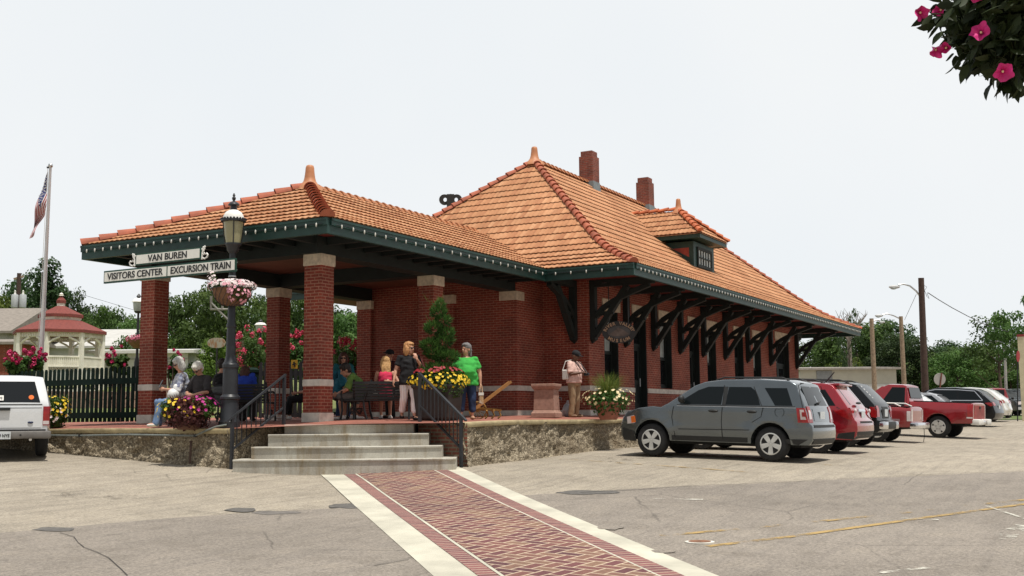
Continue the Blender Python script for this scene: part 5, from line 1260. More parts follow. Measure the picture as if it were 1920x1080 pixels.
def pickup(name, label, pc, u, v, az, P, kind, group='vehicles parked along the depot'):
    loc, pit = place(u, v, az, P['axles'][0], P['W'], P['L'])
    c = Car(name, label, 'pickup truck', P, pc, loc, az, pit, group); c.body(); g = M['glassg']; b = P['bed']; zr, zc = P['rail'], P['ztop']
    bx = MB(); bx.box(.10, b-.12, -P['W']+.12, P['W']-.12, zr-.03, zr+.006); bx.build('bed_liner', M['underbody'], c.t)
    c.side([(b+.16, c.belt+.03), (b+.98, c.belt+.03), (b+.98, c.belt+.16), (b+.66, zc-.10), (b+.20, zc-.10)] if kind != 'crew' else [(b+.16, c.belt+.03), (b+1.0, c.belt+.03), (b+1.0, zc-.10), (b+.22, zc-.10)], .006, g, 'window')
    # back glass of the cab
    w0, w1 = P['W']-.22, P['W']-.34
    m = MB(); x0, x1 = b+.012, b+.012+P.get('lean', .1)*.85
    m.add([(x0-.02, -w0, zr+.10), (x0-.02, w0, zr+.10), (x1-.02, w1, zc-.12), (x1-.02, -w1, zc-.12)], [(0, 1, 2, 3)]); m.add([(x0+.02, -w0, zr+.10), (x0+.02, w0, zr+.10), (x1+.02, w1, zc-.12), (x1+.02, -w1, zc-.12)], [(3, 2, 1, 0)]); m.build('rear_window', g, c.t)
    c.line([(b-.012, zr), (b-.0, .45)], w=.03); c.line([(b+.12, zc-.08), (b+.10, .5)]); c.line([(b+1.12, c.belt), (b+1.1, .5)])
    return c
def red_trucks():
    red = paint('truck_red_paint', (.27, .010, .016), .05, .25, .12); red2 = paint('dull_red_paint', (.25, .010, .014), .05, .45, .15)
    # long-bed pickup with white step bumper
    P = dict(L=5.35, W=.98, belt=1.08, tumb=.32, axles=(1.18, 4.2), r=.385, ra=.47, zb=.52, bed=2.20, rail=1.27, ztop=1.87, lean=.14, flare=.03, endc=.3,
        top=[(.05, .55), (.02, .62), (.02, 1.24), (.05, 1.27), (2.19, 1.27), (2.20, 1.29), (2.36, 1.82), (2.5, 1.86), (3.0, 1.86), (3.25, 1.78), (3.85, 1.30), (4.0, 1.24), (5.0, 1.12), (5.25, .98), (5.33, .7), (5.33, .5), (5.2, .42)])
    c = pickup('pickup_truck', 'red regular cab pickup with long bed, dented tailgate and white rear bumper', red, 1761, 821, R(84), P, 'reg')
    c.end([(-.76, .66), (.76, .66), (.76, 1.2), (-.76, 1.2)], .006, pm('sun_faded_red', (.26, .035, .028), .6, .35, 3), 'tailgate'); h = MB(); h.box(-.012, .01, -.1, .1, 1.06, 1.14); h.build('tailgate_handle', M['cardark'], c.t)
    c.side([(.03, .78), (.20, .78), (.20, 1.22), (.03, 1.22)], .014, M['tail_red'], 'taillight'); c.side([(.03, .72), (.22, .72), (.22, .77), (.03, .77)], .014, M['tail_clear'], 'taillight')
    c.box('bumper', M['white'], -.20, .10, .30, .92, .50, .70, .03, mirror=True); c.box('bumper', M['chrome'], -.16, .08, -.30, .30, .52, .66, .02); c.handles((2.55,), 1.0, M['cardark']); c.mirrors(3.3, 1.12, M['cardark']); c.wheels('holes', M['alloy'], .26)
    c.end([(-.74, 1.34), (.74, 1.34), (.62, 1.76), (-.62, 1.76)], .006, M['glassg'], 'windshield', front=True)
    # small pickup with chrome bumper and tube rails
    P = dict(L=4.9, W=.90, belt=1.02, tumb=.30, axles=(1.05, 3.9), r=.36, ra=.44, zb=.46, bed=2.0, rail=1.10, ztop=1.62, lean=.14, flare=.05, endc=.3,
        top=[(.05, .48), (.02, .56), (.02, 1.07), (.05, 1.10), (1.99, 1.10), (2.0, 1.12), (2.14, 1.56), (2.3, 1.61), (2.7, 1.61), (2.95, 1.54), (3.5, 1.10), (3.7, 1.06), (4.6, .95), (4.82, .85), (4.88, .6), (4.88, .45), (4.8, .38)])
    c = pickup('pickup_truck', 'small red pickup with white bed rails, grey side stripe and chrome step bumper', red2, 1645, 828.5, R(88), P, 'reg')
    c.side([(.35, .62), (.85, .62), (.85, .72), (.35, .72)], .012, pm('grey_stripe', (.25, .16, .17), .5), 'side_stripe', sides=(1, -1)); c.side([(.03, .66), (.14, .66), (.14, 1.0), (.03, 1.0)], .012, M['tail_clear'], 'taillight')
    c.end([(-.84, .66), (-.68, .66), (-.68, 1.02), (-.84, 1.02)], .012, M['tail_clear'], 'taillight'); c.end([(.68, .66), (.84, .66), (.84, 1.02), (.68, 1.02)], .012, M['tail_clear'], 'taillight')
    c.box('bumper', M['chrome'], -.20, .06, -.86, .86, .44, .62, .03); c.wheels('holes', M['alloy'], .25); c.handles((2.4,), .95, M['chrome']); c.mirrors(3.1, 1.06, M['cardark'])
    for sg in (1, -1): r = MB(); y = sg*.80; r.tube([(.35, y, 1.10), (.55, y, 1.19), (1.75, y, 1.19), (1.95, y, 1.10)], .022, 8); r.build('bed_rail', M['white'], c.t)
    ch = MB(); ch.tube([(-.12, -.25, .46), (-.13, -.25, .2), (-.10, -.27, .03)], .01, 5); ch.build('safety_chain', M['cardark'], c.t)
    # pickup across the street
    P = dict(L=5.2, W=.94, belt=1.08, tumb=.30, axles=(1.15, 4.1), r=.38, ra=.46, zb=.50, bed=1.9, rail=1.22, ztop=1.80, lean=.12, endc=.3,
        top=[(.05, .52), (.02, .6), (.02, 1.19), (.05, 1.22), (1.89, 1.22), (1.9, 1.24), (2.04, 1.76), (2.2, 1.80), (3.0, 1.80), (3.25, 1.72), (3.8, 1.26), (4.0, 1.2), (4.9, 1.08), (5.12, .95), (5.18, .7), (5.18, .5), (5.1, .42)])
    q = at(1860, 781, 66); c = Car('pickup_truck', 'dark red pickup on the far side of the street, beyond the white car', 'pickup truck', P, red2, (q.x, q.y, gz(q.x, q.y)), R(4), 0); c.body(); g = M['glassg']
    c.side([(2.06, 1.1), (2.95, 1.1), (2.95, 1.68), (2.12, 1.7)], .006, g, 'window'); c.side([(3.02, 1.1), (3.6, 1.12), (3.2, 1.66), (3.02, 1.68)], .006, g, 'window')
    m = MB(); m.box(1.88, 1.95, -.68, .68, 1.32, 1.68); m.v = [(x+(z-1.3)*.2, y, z) for x, y, z in m.v]; m.build('rear_window', M['glass'], c.t)
    c.end([(-.74, .62), (.74, .62), (.74, 1.15), (-.74, 1.15)], .006, red2, 'tailgate'); c.side([(.03, .75), (.16, .75), (.16, 1.15), (.03, 1.15)], .014, M['tail_red'], 'taillight'); c.box('bumper', M['chrome'], -.14, .08, -.88, .88, .46, .62, .03); c.wheels('holes', M['alloy'], .25); c.mirrors(3.45, 1.12, M['cardark'])
red_trucks()
def far_cars():
    # big black crossover with chrome window line
    az = R(84); P = dict(L=5.1, W=.98, belt=1.15, tumb=.32, axles=(1.05, 4.05), r=.38, ra=.45, zb=.34,
        top=[(.14, .34), (.03, .45), (.0, .65), (.06, .82), (.12, 1.05), (.22, 1.2), (.72, 1.62), (.95, 1.72), (1.8, 1.79), (2.6, 1.77), (3.1, 1.66), (3.75, 1.22), (3.95, 1.14), (4.6, 1.04), (4.95, .9), (5.09, .65), (5.09, .42), (5.0, .32)])
    def suv(label, pc, u, v, zdist=None, shine=True):
        loc, pit = place(u, v, az, 1.05, .98, 5.1)
        c = Car('parked_car', label, 'suv', P, pc, loc, az, pit, 'vehicles parked along the depot'); c.body(); g = M['glassg']
        c.side([(.62, 1.26), (1.6, 1.22), (1.65, 1.62), (.98, 1.60)], .008, g, 'window'); c.side([(1.7, 1.22), (2.45, 1.22), (2.45, 1.66), (1.75, 1.64)], .008, g, 'window'); c.side([(2.52, 1.22), (3.45, 1.22), (2.95, 1.60), (2.75, 1.66), (2.52, 1.66)], .008, g, 'window')
        if shine: c.line([(.55, 1.22), (3.5, 1.19), (2.98, 1.64), (2.7, 1.70), (1.7, 1.70), (.95, 1.65), (.55, 1.22)], M['chrome'], .035, 'chrome_trim', off=.012)
        c.end([(-.66, 1.22), (.66, 1.22), (.58, 1.58), (-.58, 1.58)], .010, g, 'rear_window'); c.side([(.10, .95), (.22, .93), (.46, 1.08), (.30, 1.14), (.14, 1.12)], .014, M['tail_red'], 'taillight'); c.end([(.50, .98), (.86, .95), (.86, 1.13), (.6, 1.13)], .014, M['tail_red'], 'taillight', mirror=True)
        c.plate(c.xr(.9)-.012, .90); c.end([(-.66, 1.26), (.66, 1.26), (.58, 1.62), (-.58, 1.62)], .006, g, 'windshield', front=True); c.mirrors(3.3, 1.2, pc); c.wheels('star', M['alloy'], .24); c.handles((1.9, 2.7), 1.02, M['chrome'])
        return c
    c = suv('large black crossover with bright chrome line round its side windows', paint('black_car_paint', (.008, .009, .011), .0, .18), 1824, 800)
    r = MB(); r.ell((.33, -.3, 1.30), (.02, .06, .04)); r.build('window_sticker', M['tail_red'], c.t)
    suv('white crossover parked beyond the black crossover, showing only its tail', paint('white_car_paint', (.70, .70, .67), 0, .3), 1847, 791, shine=False)
    # low cars mostly hidden behind the pickups
    P = dict(L=4.5, W=.87, belt=.95, tumb=.42, axles=(.95, 3.6), r=.32, ra=.39, zb=.26,
        top=[(.12, .26), (.02, .38), (0, .6), (.06, .85), (.2, .95), (.75, 1.0), (1.25, 1.36), (1.6, 1.44), (2.2, 1.45), (2.6, 1.38), (3.3, 1.0), (3.5, .95), (4.2, .84), (4.42, .7), (4.49, .5), (4.49, .35), (4.4, .25)])
    def sedan(label, pc, loc, az):
        c = Car('parked_car', label, 'car', P, pc, loc, az, 0, 'vehicles parked along the depot'); c.body(); g = M['glassg']
        c.side([(1.0, 1.0), (1.85, .99), (1.85, 1.35), (1.4, 1.33)], .006, g, 'window'); c.side([(1.92, .99), (3.05, 1.0), (2.55, 1.32), (2.3, 1.36), (1.92, 1.37)], .006, g, 'window')
        c.end([(-.62, 1.02), (.62, 1.02), (.52, 1.33), (-.52, 1.33)], .008, g, 'rear_window'); c.end([(-.62, 1.03), (.62, 1.03), (.52, 1.33), (-.52, 1.33)], .008, g, 'windshield', front=True)
        c.end([(.5, .68), (.8, .68), (.8, .85), (.5, .85)], .012, M['tail_red'], 'taillight', mirror=True); c.wheels('star', M['alloy'], .2); c.mirrors(2.95, 1.0, pc)
        return c
    for u, d, lab, pc in ((1742, 49, 'white car showing only its roof and windows above the red pickup bed', paint('white_car_paint', (.7, .7, .67), 0, .3)), (1778, 52, 'silver car behind the red pickup bed, with only its roof showing', paint('silver_car_paint', (.45, .46, .48), .5, .3))):
        p = at(u, 790, d); az = R(84); sedan(lab, pc, (p.x-math.cos(az)*.9, p.y-math.sin(az)*.9, gz(p.x, p.y)+.12), az)
    # dark pickup at the right edge
    q = at(1930, 782, 75); P2 = dict(L=5.2, W=.98, belt=1.15, tumb=.28, axles=(1.1, 4.0), r=.4, ra=.47, zb=.4,
        top=[(.1, .4), (.0, .5), (0, .75), (.1, 1.0), (.18, 1.2), (.5, 1.78), (.7, 1.86), (2.6, 1.88), (3.0, 1.8), (3.6, 1.3), (3.8, 1.24), (4.8, 1.15), (5.1, 1.0), (5.19, .7), (5.19, .45), (5.1, .36)])
    az = R(208); c = Car('parked_car', 'dark sport utility vehicle facing the camera at the right edge of the picture', 'suv', P2, paint('dark_slate_paint', (.03, .035, .04), .2, .3), (q.x, q.y, gz(q.x, q.y)), az); 
    c.t.location = V((q.x-math.cos(az)*5, q.y-math.sin(az)*5, gz(q.x, q.y))); c.body()
    c.end([(-.72, 1.32), (.72, 1.32), (.62, 1.76), (-.62, 1.76)], .006, M['paleglass'], 'windshield', front=True); c.end([(.5, .8), (.8, .78), (.8, .98), (.5, 1.0)], .012, M['tail_clear'], 'headlight', front=True, mirror=True); c.end([(-.48, .75), (.48, .75), (.48, 1.05), (-.48, 1.05)], .012, M['chrome'], 'grille', front=True)
    c.side([(.7, 1.25), (3.3, 1.25), (2.8, 1.7), (.9, 1.72)], .006, M['glassg'], 'window'); c.wheels('star', M['alloy'], .25); c.mirrors(3.3, 1.25, M['cardark']); c.end([(-.8, .45), (.8, .45), (.8, .62), (-.8, .62)], .02, M['chrome'], 'bumper', front=True)
far_cars()
def white_truck():
    az = R(54); P = dict(L=4.8, W=.87, belt=1.12, tumb=.30, axles=(1.05, 3.75), r=.35, ra=.43, zb=.44, endc=.4,
        top=[(.06, .46), (.03, .55), (.03, .98), (.05, 1.12), (.32, 1.62), (.42, 1.66), (2.6, 1.70), (2.9, 1.62), (3.4, 1.14), (3.6, 1.08), (4.5, .98), (4.72, .85), (4.78, .6), (4.78, .42), (4.7, .36)])
    d = 22.9; q = at(93, 800, d); s_, c_ = math.sin(az), math.cos(az); wd = .85
    loc = V((q.x-s_*wd, q.y+c_*wd, 0)); loc.z = gz(loc.x+c_*.9, loc.y+s_*.9)+.0
    c = Car('pickup_truck', 'white pickup with a camper top, cut off by the left edge of the picture', 'pickup truck', P, paint('white_truck_paint', (.68, .70, .72), 0, .35), loc, az, R(1.5)); c.body()
    c.end([(-.66, 1.14), (.66, 1.14), (.55, 1.56), (-.55, 1.56)], .012, M['glass'], 'rear_window')
    c.end([(-.70, 1.075), (.70, 1.075), (.70, 1.09), (-.70, 1.09)], .008, M['cardark'], 'tailgate_gap'); c.end([(-.69, .62), (.69, .62), (.69, 1.03), (-.69, 1.03)], .008, c.pm_, 'tailgate')
    c.end([(-.69, 1.005), (.69, 1.005), (.69, 1.02), (-.69, 1.02)], .012, pm('grey_line', (.25, .26, .27), .5), 'tailgate_crease'); c.end([(-.78, .555), (.78, .555), (.78, .58), (-.78, .58)], .012, M['underbody'], 'bumper_gap')
    h = MB(); h.box(-.03, .03, -.11, .11, .96, 1.02); h.build('tailgate_handle', M['cardark'], c.t)
    c.end([(-.84, .66), (-.72, .66), (-.72, 1.04), (-.84, 1.04)], .014, M['tail_red'], 'taillight'); c.end([(.72, .66), (.84, .66), (.84, 1.04), (.72, 1.04)], .014, M['tail_red'], 'taillight'); c.side([(.04, .66), (.14, .66), (.14, 1.04), (.04, 1.04)], .012, M['tail_red'], 'taillight')
    c.end([(-.835, .68), (-.725, .68), (-.725, .75), (-.835, .75)], .018, M['tail_clear'], 'reverse_light')
    c.box('bumper', pm('grey_bumper', (.17, .16, .15), .5, .2, 5), -.14, .08, -.88, .88, .40, .55, .03)
    X = V((s_, -c_, 0)); X = V((0, -1, 0)); Z = V((0, 0, 1))
    c.plate(-.145, .475, .305, .15, y=.02); text('plate_lettering', '599 NYE', .085, M['cardark'], c.t, frame_m((-.160, .02, .465), X, Z), .003, font_sx=.85, bold=.002)
    st = MB(); st.box(-.0, .012, .0, .25, 1.16, 1.26); st.v = [(x+.05+(z-1.12)*.54-.02, y-.33+.35, z) for x, y, z in st.v]; st.build('window_sticker', M['white'], c.t)
    text('sticker_lettering', 'NATIVE', .062, M['cardark'], c.t, frame_m((.05+(1.21-1.12)*.54-.034, .145, 1.21), X, V((.54, 0, 1))), .002, bold=.001)
    o = MB(); o.lathe([(.05, 0), (.05, .008)], n=18, M=Matrix.Rotation(R(-62), 3, 'Y')); o.v = [(x+.05+(1.26-1.12)*.54-.02, y-.49, z+1.26-.04) for x, y, z in o.v]; o.build('window_sticker', M['amber'], c.t)
    e = MB(); e.ell((.018, -.49, .72), (.012, .055, .024)); e.build('oval_badge', pm('badge_blue', (.02, .03, .08), .3), c.t, smooth=60); k = MB(); k.lathe([(.02, 0), (.02, .012)], (-.15, -.31, .475), 10, M=Matrix.Rotation(R(-90), 3, 'Y')); k.build('lock', M['cardark'], c.t)
    c.wheels('holes', M['alloy'], .22)
    c.side([(.5, 1.2), (1.9, 1.2), (1.9, 1.55), (.7, 1.54)], .006, M['glass'], 'window'); c.side([(2.1, 1.2), (3.0, 1.2), (2.7, 1.55), (2.1, 1.58)], .006, M['glass'], 'window')
    hp = MB(); hp.tube([(.2, -.5, .40), (-.02, -.5, .38)], .03, 8); hp.build('exhaust_pipe', M['steel'], c.t)
white_truck()
# ------------------------------------------------------------------ foliage helpers
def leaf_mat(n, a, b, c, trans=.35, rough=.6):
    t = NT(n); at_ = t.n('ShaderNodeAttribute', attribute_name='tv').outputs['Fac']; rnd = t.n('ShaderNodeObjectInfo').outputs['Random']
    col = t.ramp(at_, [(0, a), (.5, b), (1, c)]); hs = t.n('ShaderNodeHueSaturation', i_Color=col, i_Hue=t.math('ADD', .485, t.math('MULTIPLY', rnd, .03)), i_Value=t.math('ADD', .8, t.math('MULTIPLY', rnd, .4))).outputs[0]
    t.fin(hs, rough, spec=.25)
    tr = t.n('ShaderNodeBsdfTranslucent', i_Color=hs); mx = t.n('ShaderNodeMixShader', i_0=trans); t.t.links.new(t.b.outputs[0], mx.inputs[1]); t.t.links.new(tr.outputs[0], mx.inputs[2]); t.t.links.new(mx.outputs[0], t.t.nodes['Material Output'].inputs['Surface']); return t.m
M['leaf'] = leaf_mat('tree_foliage', (.035, .070, .016), (.065, .125, .026), (.115, .19, .045))
M['leafdk'] = leaf_mat('dark_tree_foliage', (.022, .045, .016), (.040, .078, .025), (.068, .115, .036))
M['leafyl'] = leaf_mat('yellow_green_foliage', (.045, .085, .010), (.085, .135, .018), (.13, .18, .03))
M['leafpl'] = leaf_mat('planter_foliage', (.025, .06, .012), (.05, .11, .02), (.09, .16, .04))
M['conifer'] = leaf_mat('juniper_foliage', (.03, .08, .018), (.06, .15, .03), (.11, .23, .05))
M['coleus'] = leaf_mat('coleus_foliage', (.05, .018, .02), (.10, .03, .03), (.16, .06, .035))
M['grassb'] = leaf_mat('fountain_grass', (.06, .10, .015), (.12, .17, .03), (.22, .22, .06))
M['bark'] = pm('tree_bark', (.10, .075, .055), .9, .3, 6, .4)
def petal(n, c, var=.2): return pm(n, c, .6, var, 30)
F_YEL = petal('yellow_petals', (.75, .52, .02)); F_RED = petal('dark_red_petals', (.30, .015, .025)); F_PINK = petal('pink_petals', (.75, .35, .42)); F_WHITE = petal('pale_pink_petals', (.80, .68, .68), .1); F_MAG = petal('magenta_petals', (.42, .015, .20)); F_CRAPE = petal('crape_myrtle_blossom', (.62, .05, .12), .3); F_CRAPE2 = petal('deep_crape_blossom', (.45, .012, .09), .3); F_CREAM = petal('cream_petals', (.80, .66, .38), .1)
def rvec(rg):
    while True:
        v = V((rg.uniform(-1, 1), rg.uniform(-1, 1), rg.uniform(-1, 1)))
        if .05 < v.length < 1: return v.normalized()
class Leafy:
    def __init__(s, seed): s.mb = MB(); s.tv = []; s.rg = random.Random(seed)
    def leaf(s, p, d, L, W, tv, fold=.15, curve=0.):
        """a pointed leaf of four faces folded on its midrib"""
        rg = s.rg; d = d.normalized(); x = d.cross(rvec(rg))
        if x.length < .05: x = d.cross(V((0, 0, 1)))
        x.normalize(); n = x.cross(d); m = p+d*L*.5+n*curve*L
        s.mb.add([p, m+x*W*.5+n*fold*W, p+d*L-n*curve*L*.3, m-x*W*.5+n*fold*W, m], [(0, 1, 4), (1, 2, 4), (4, 2, 3), (0, 4, 3)]); s.tv += [tv]*4
    def oval(s, p, d, L, W, tv, curve=.1):
        rg = s.rg; d = d.normalized(); x = d.cross(rvec(rg)).normalized(); n = x.cross(d); q = lambda t, k: p+d*L*t+x*W*k+n*(curve*L*math.sin(t*2.4)+.22*W*abs(k))
        T = ((.12, .28), (.32, .48), (.58, .46), (.82, .24)); vs = [p]+[q(t, k) for t, k in T]+[q(1, 0)]+[q(t, -k) for t, k in T[::-1]]+[q(t, 0) for t, _ in T]
        fs = [(0, 1, 10), (0, 10, 9)]+[f for i in range(3) for f in ((1+i, 2+i, 11+i, 10+i), (9-i, 10+i, 11+i, 8-i))]+[(4, 5, 13), (6, 13, 5)]; s.mb.add(vs, fs); s.tv += [tv]*len(fs)
    def quad(s, p, n, sz, tv):
        rg = s.rg; x = n.cross(rvec(rg)); 
        if x.length < .05: x = n.cross(V((1, 0, 0)))
        x.normalize(); y = n.cross(x); a = sz*rg.uniform(.6, 1.2); b = sz*rg.uniform(.5, 1.)
        s.mb.add([p-x*a*.5, p-y*b*.45+n*.12*sz, p+x*a*.5, p+y*b*.45-n*.08*sz], [(0, 1, 2), (0, 2, 3)]); s.tv += [tv]*2
    def clump(s, c, r, n, sz, tv, up=.35):
        rg = s.rg
        for _ in range(n):
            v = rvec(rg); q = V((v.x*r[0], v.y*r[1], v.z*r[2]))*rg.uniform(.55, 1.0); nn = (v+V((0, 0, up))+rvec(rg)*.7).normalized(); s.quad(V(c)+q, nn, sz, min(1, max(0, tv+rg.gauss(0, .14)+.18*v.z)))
    def done(s, name, m, parent): return s.mb.build(name, m, parent, tv=s.tv)
def flowers(name, pts, r, m, parent, seed=1, n=5):
    mb = MB(); rg = random.Random(seed)
    for p, d in pts:
        d = d.normalized(); x = d.cross(V((.3, .2, .9))).normalized(); y = d.cross(x); rr = r*rg.uniform(.75, 1.2); a0 = rg.uniform(0, 6)
        vs = [p]; 
        for k in range(n):
            for da, q, h in ((-.5, .80, .10), (0, 1., .16), (.5, .80, .10)):
                a = a0+2*PI*(k+da*.9)/n; vs.append(p+(x*math.cos(a)+y*math.sin(a))*rr*q+d*rr*h*2)
        mb.add(vs, [(0, 1+3*k, 2+3*k, 3+3*k) for k in range(n)])
    return mb.build(name, m, parent)

# ------------------------------------------------------------------ planters
def scatter_flowers(c, r, n, rg, zmin=-1., front=None):
    out = []
    while len(out) < n:
        v = rvec(rg)
        if v.z < zmin: continue
        if front is not None and v.dot(front) < -.2 and rg.random() < .8: continue
        out.append((V(c)+V((v.x*r[0], v.y*r[1], v.z*r[2])), v+V((0, 0, .3))))
    return out
TOCAM = V((-.83, -.55, .05)).normalized()
def big_planter():
    p = foot(822, 789, 23.75); t = thing('planter', 'large dark planter with spiral juniper topiary, yellow and dark red flowers', 'planter', p, R(10))
    b = MB(); b.lathe([(.44, 0), (.50, .05), (.58, .66), (.62, .68), (.62, .74), (.57, .75), (.55, .68), (.3, .68)], n=4, M=Matrix.Rotation(0, 3, 'Z')); k = b.build('pot', pm('dark_resin_pot', (.028, .022, .02), .6, .3, 5), t); md = k.modifiers.new('b', 'BEVEL'); md.width = .03; md.segments = 2; bake(k)
    tr = MB(); tr.tube([(0, 0, .7), (.02, 0, 1.4), (0, 0, 2.3)], [.04, .03, .015], 7); tr.build('trunk', M['bark'], t)
    L = Leafy(11); rg = L.rg
    blobs = [((0, 0, .98), (.42, .40, .20), 620), ((.16, 0, 1.32), (.26, .26, .13), 300), ((-.04, 0, 1.40), (.26, .24, .12), 230), ((-.16, 0, 1.57), (.20, .20, .11), 230), ((.10, 0, 1.66), (.20, .20, .10), 180), ((.17, 0, 1.82), (.16, .16, .10), 170), ((-.10, 0, 1.93), (.18, .17, .11), 190), ((.10, 0, 2.10), (.15, .15, .10), 150), ((.0, 0, 2.28), (.15, .14, .12), 150), ((.04, 0, 2.42), (.08, .08, .10), 60)]
    blobs = [((c[0]*.48/.9, -c[0]*.87, c[2]), r, n) for c, r, n in blobs]
    for c, r, n in blobs:
        for _ in range(int(n*2.6)):
            v = rvec(rg); q = V(c)+V((v.x*r[0]*V((1, 0, 0)).length, v.y*r[1], v.z*r[2]))*rg.uniform(.6, 1.0); d = (v+V((0, 0, .75))).normalized()
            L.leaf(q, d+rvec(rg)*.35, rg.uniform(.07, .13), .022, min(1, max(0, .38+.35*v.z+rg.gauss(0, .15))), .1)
    for _ in range(26):
        a = rg.uniform(0, 6.3); z = rg.uniform(1.0, 2.5); L.leaf(V((.22*math.cos(a), .22*math.sin(a), z)), V((.7*math.cos(a), .7*math.sin(a), 1)), rg.uniform(.18, .3), .012, .9)
    L.done('topiary', M['conifer'], t)
    L = Leafy(12); L.clump((0, 0, .82), (.66, .62, .20), 900, .075, .4); L.clump((-.1, -.3, .64), (.50, .30, .22), 350, .07, .4); L.done('leaves', M['leafpl'], t)
    rg = random.Random(5); fl = scatter_flowers((0, 0, .82), (.70, .66, .21), 260, rg, -.75); flowers('yellow_flowers', fl, .034, F_YEL, t, 2)
    flowers('red_flowers', [(V(p_)+V((0, 0, .06)), d) for p_, d in scatter_flowers((0, 0, .87), (.62, .58, .20), 110, rg, .35)], .04, F_RED, t, 3)
big_planter()
def flower_planter(u, v, d, label, mix, r, h, m_leaf, seed, pot='bowl', cat='planter'):
    p = foot(u, v, d); t = thing('planter', label, cat, p); rg = random.Random(seed)
    pr = [(r*.42, 0), (r*.52, .04), (r*.66, .30), (r*.70, .31), (r*.70, .35), (r*.62, .34), (r*.3, .28)]
    MB().lathe(pr, n=22).build('pot', pm('terracotta_brown', (.12, .055, .035), .8, .25, 5), t, smooth=40)
    L = Leafy(seed); L.clump((0, 0, .42), (r, r, h*.42), 800, .085, .45); L.clump((0, 0, .30), (r*1.12, r*1.12, .20), 600, .085, .35)
    for _ in range(110): a = L.rg.uniform(0, 6.3); L.leaf(V((r*.5*math.cos(a), r*.5*math.sin(a), .4)), V((math.cos(a)*.6, math.sin(a)*.6, L.rg.uniform(.5, 1.6))), L.rg.uniform(.2, h*.62), .035, L.rg.uniform(.2, .9))
    L.clump((0, 0, .16), (r*1.05, r*1.05, .17), 500, .085, .3); L.done('leaves', m_leaf, t)
    for nm, fm, n, z0, c in mix: flowers(nm, scatter_flowers(c, (r*1.02, r*1.02, h*.44), n, rg, z0, TOCAM), .036, fm, t, seed)
    return t
t = flower_planter(352, 802, 22.5, 'planter of dark coleus with yellow and purple flowers left of the lamp post', [('yellow_flowers', F_YEL, 42, -.6, (-.12, .12, .38)), ('purple_flowers', F_MAG, 46, -.2, (.1, -.12, .42))], .44, .60, M['coleus'], 31)
L = Leafy(33); L.clump((.12, -.22, .42), (.3, .3, .24), 420, .08, .5); L.clump((-.2, .25, .40), (.25, .25, .24), 260, .08, .5); L.done('leaves', M['leafpl'], t)
flower_planter(95, 801, 25.2, 'small pot of yellow and white flowers beside the white pickup', [('yellow_flowers', F_YEL, 50, -.5, (.05, -.05, .42)), ('white_flowers', F_WHITE, 50, -.9, (0, 0, .3))], .34, .72, M['leafpl'], 41)
def grass_pot():
    p = foot(1141, 784.5, 27.6); t = thing('planter', 'terracotta pot of tall fountain grass and small yellow flowers beside the grey car', 'planter', p)
    MB().lathe([(.20, 0), (.23, .05), (.32, .36), (.36, .37), (.36, .44), (.31, .43), (.2, .38)], n=24).build('pot', pm('terracotta_pot', (.36, .13, .085), .8, .2, 5), t, smooth=40)
    L = Leafy(51); rg = L.rg
    for _ in range(520):
        a = rg.uniform(0, 6.3); r = rg.uniform(0, .2); b = V((r*math.cos(a), r*math.sin(a), .42)); hh = rg.uniform(.5, 1.0); o = rg.uniform(.1, .62); P = [b+V((math.cos(a)*o*q*q, math.sin(a)*o*q*q, hh*(q-.28*q*q*q*(.5+o)))) for q in (0, .35, .7, 1)]
        w = .008; x = V((-math.sin(a), math.cos(a), 0)); vs = []
        for i, q in enumerate(P): k = w*(1-i/3.2); vs += [q-x*k, q+x*k]
        L.mb.add(vs, [(2*i, 2*i+1, 2*i+3, 2*i+2) for i in range(3)]); L.tv += [rg.uniform(.1, 1)]*3
    L.done('fountain_grass', M['grassb'], t)
    L = Leafy(52); L.clump((0, 0, .5), (.58, .58, .24), 900, .075, .45); L.clump((0, 0, .3), (.50, .5, .22), 400, .075, .25); L.done('leaves', M['leafpl'], t)
    rg = random.Random(9); flowers('yellow_flowers', scatter_flowers((0, 0, .52), (.66, .66, .28), 60, rg, -.5, TOCAM), .036, F_CREAM, t, 4)
grass_pot()

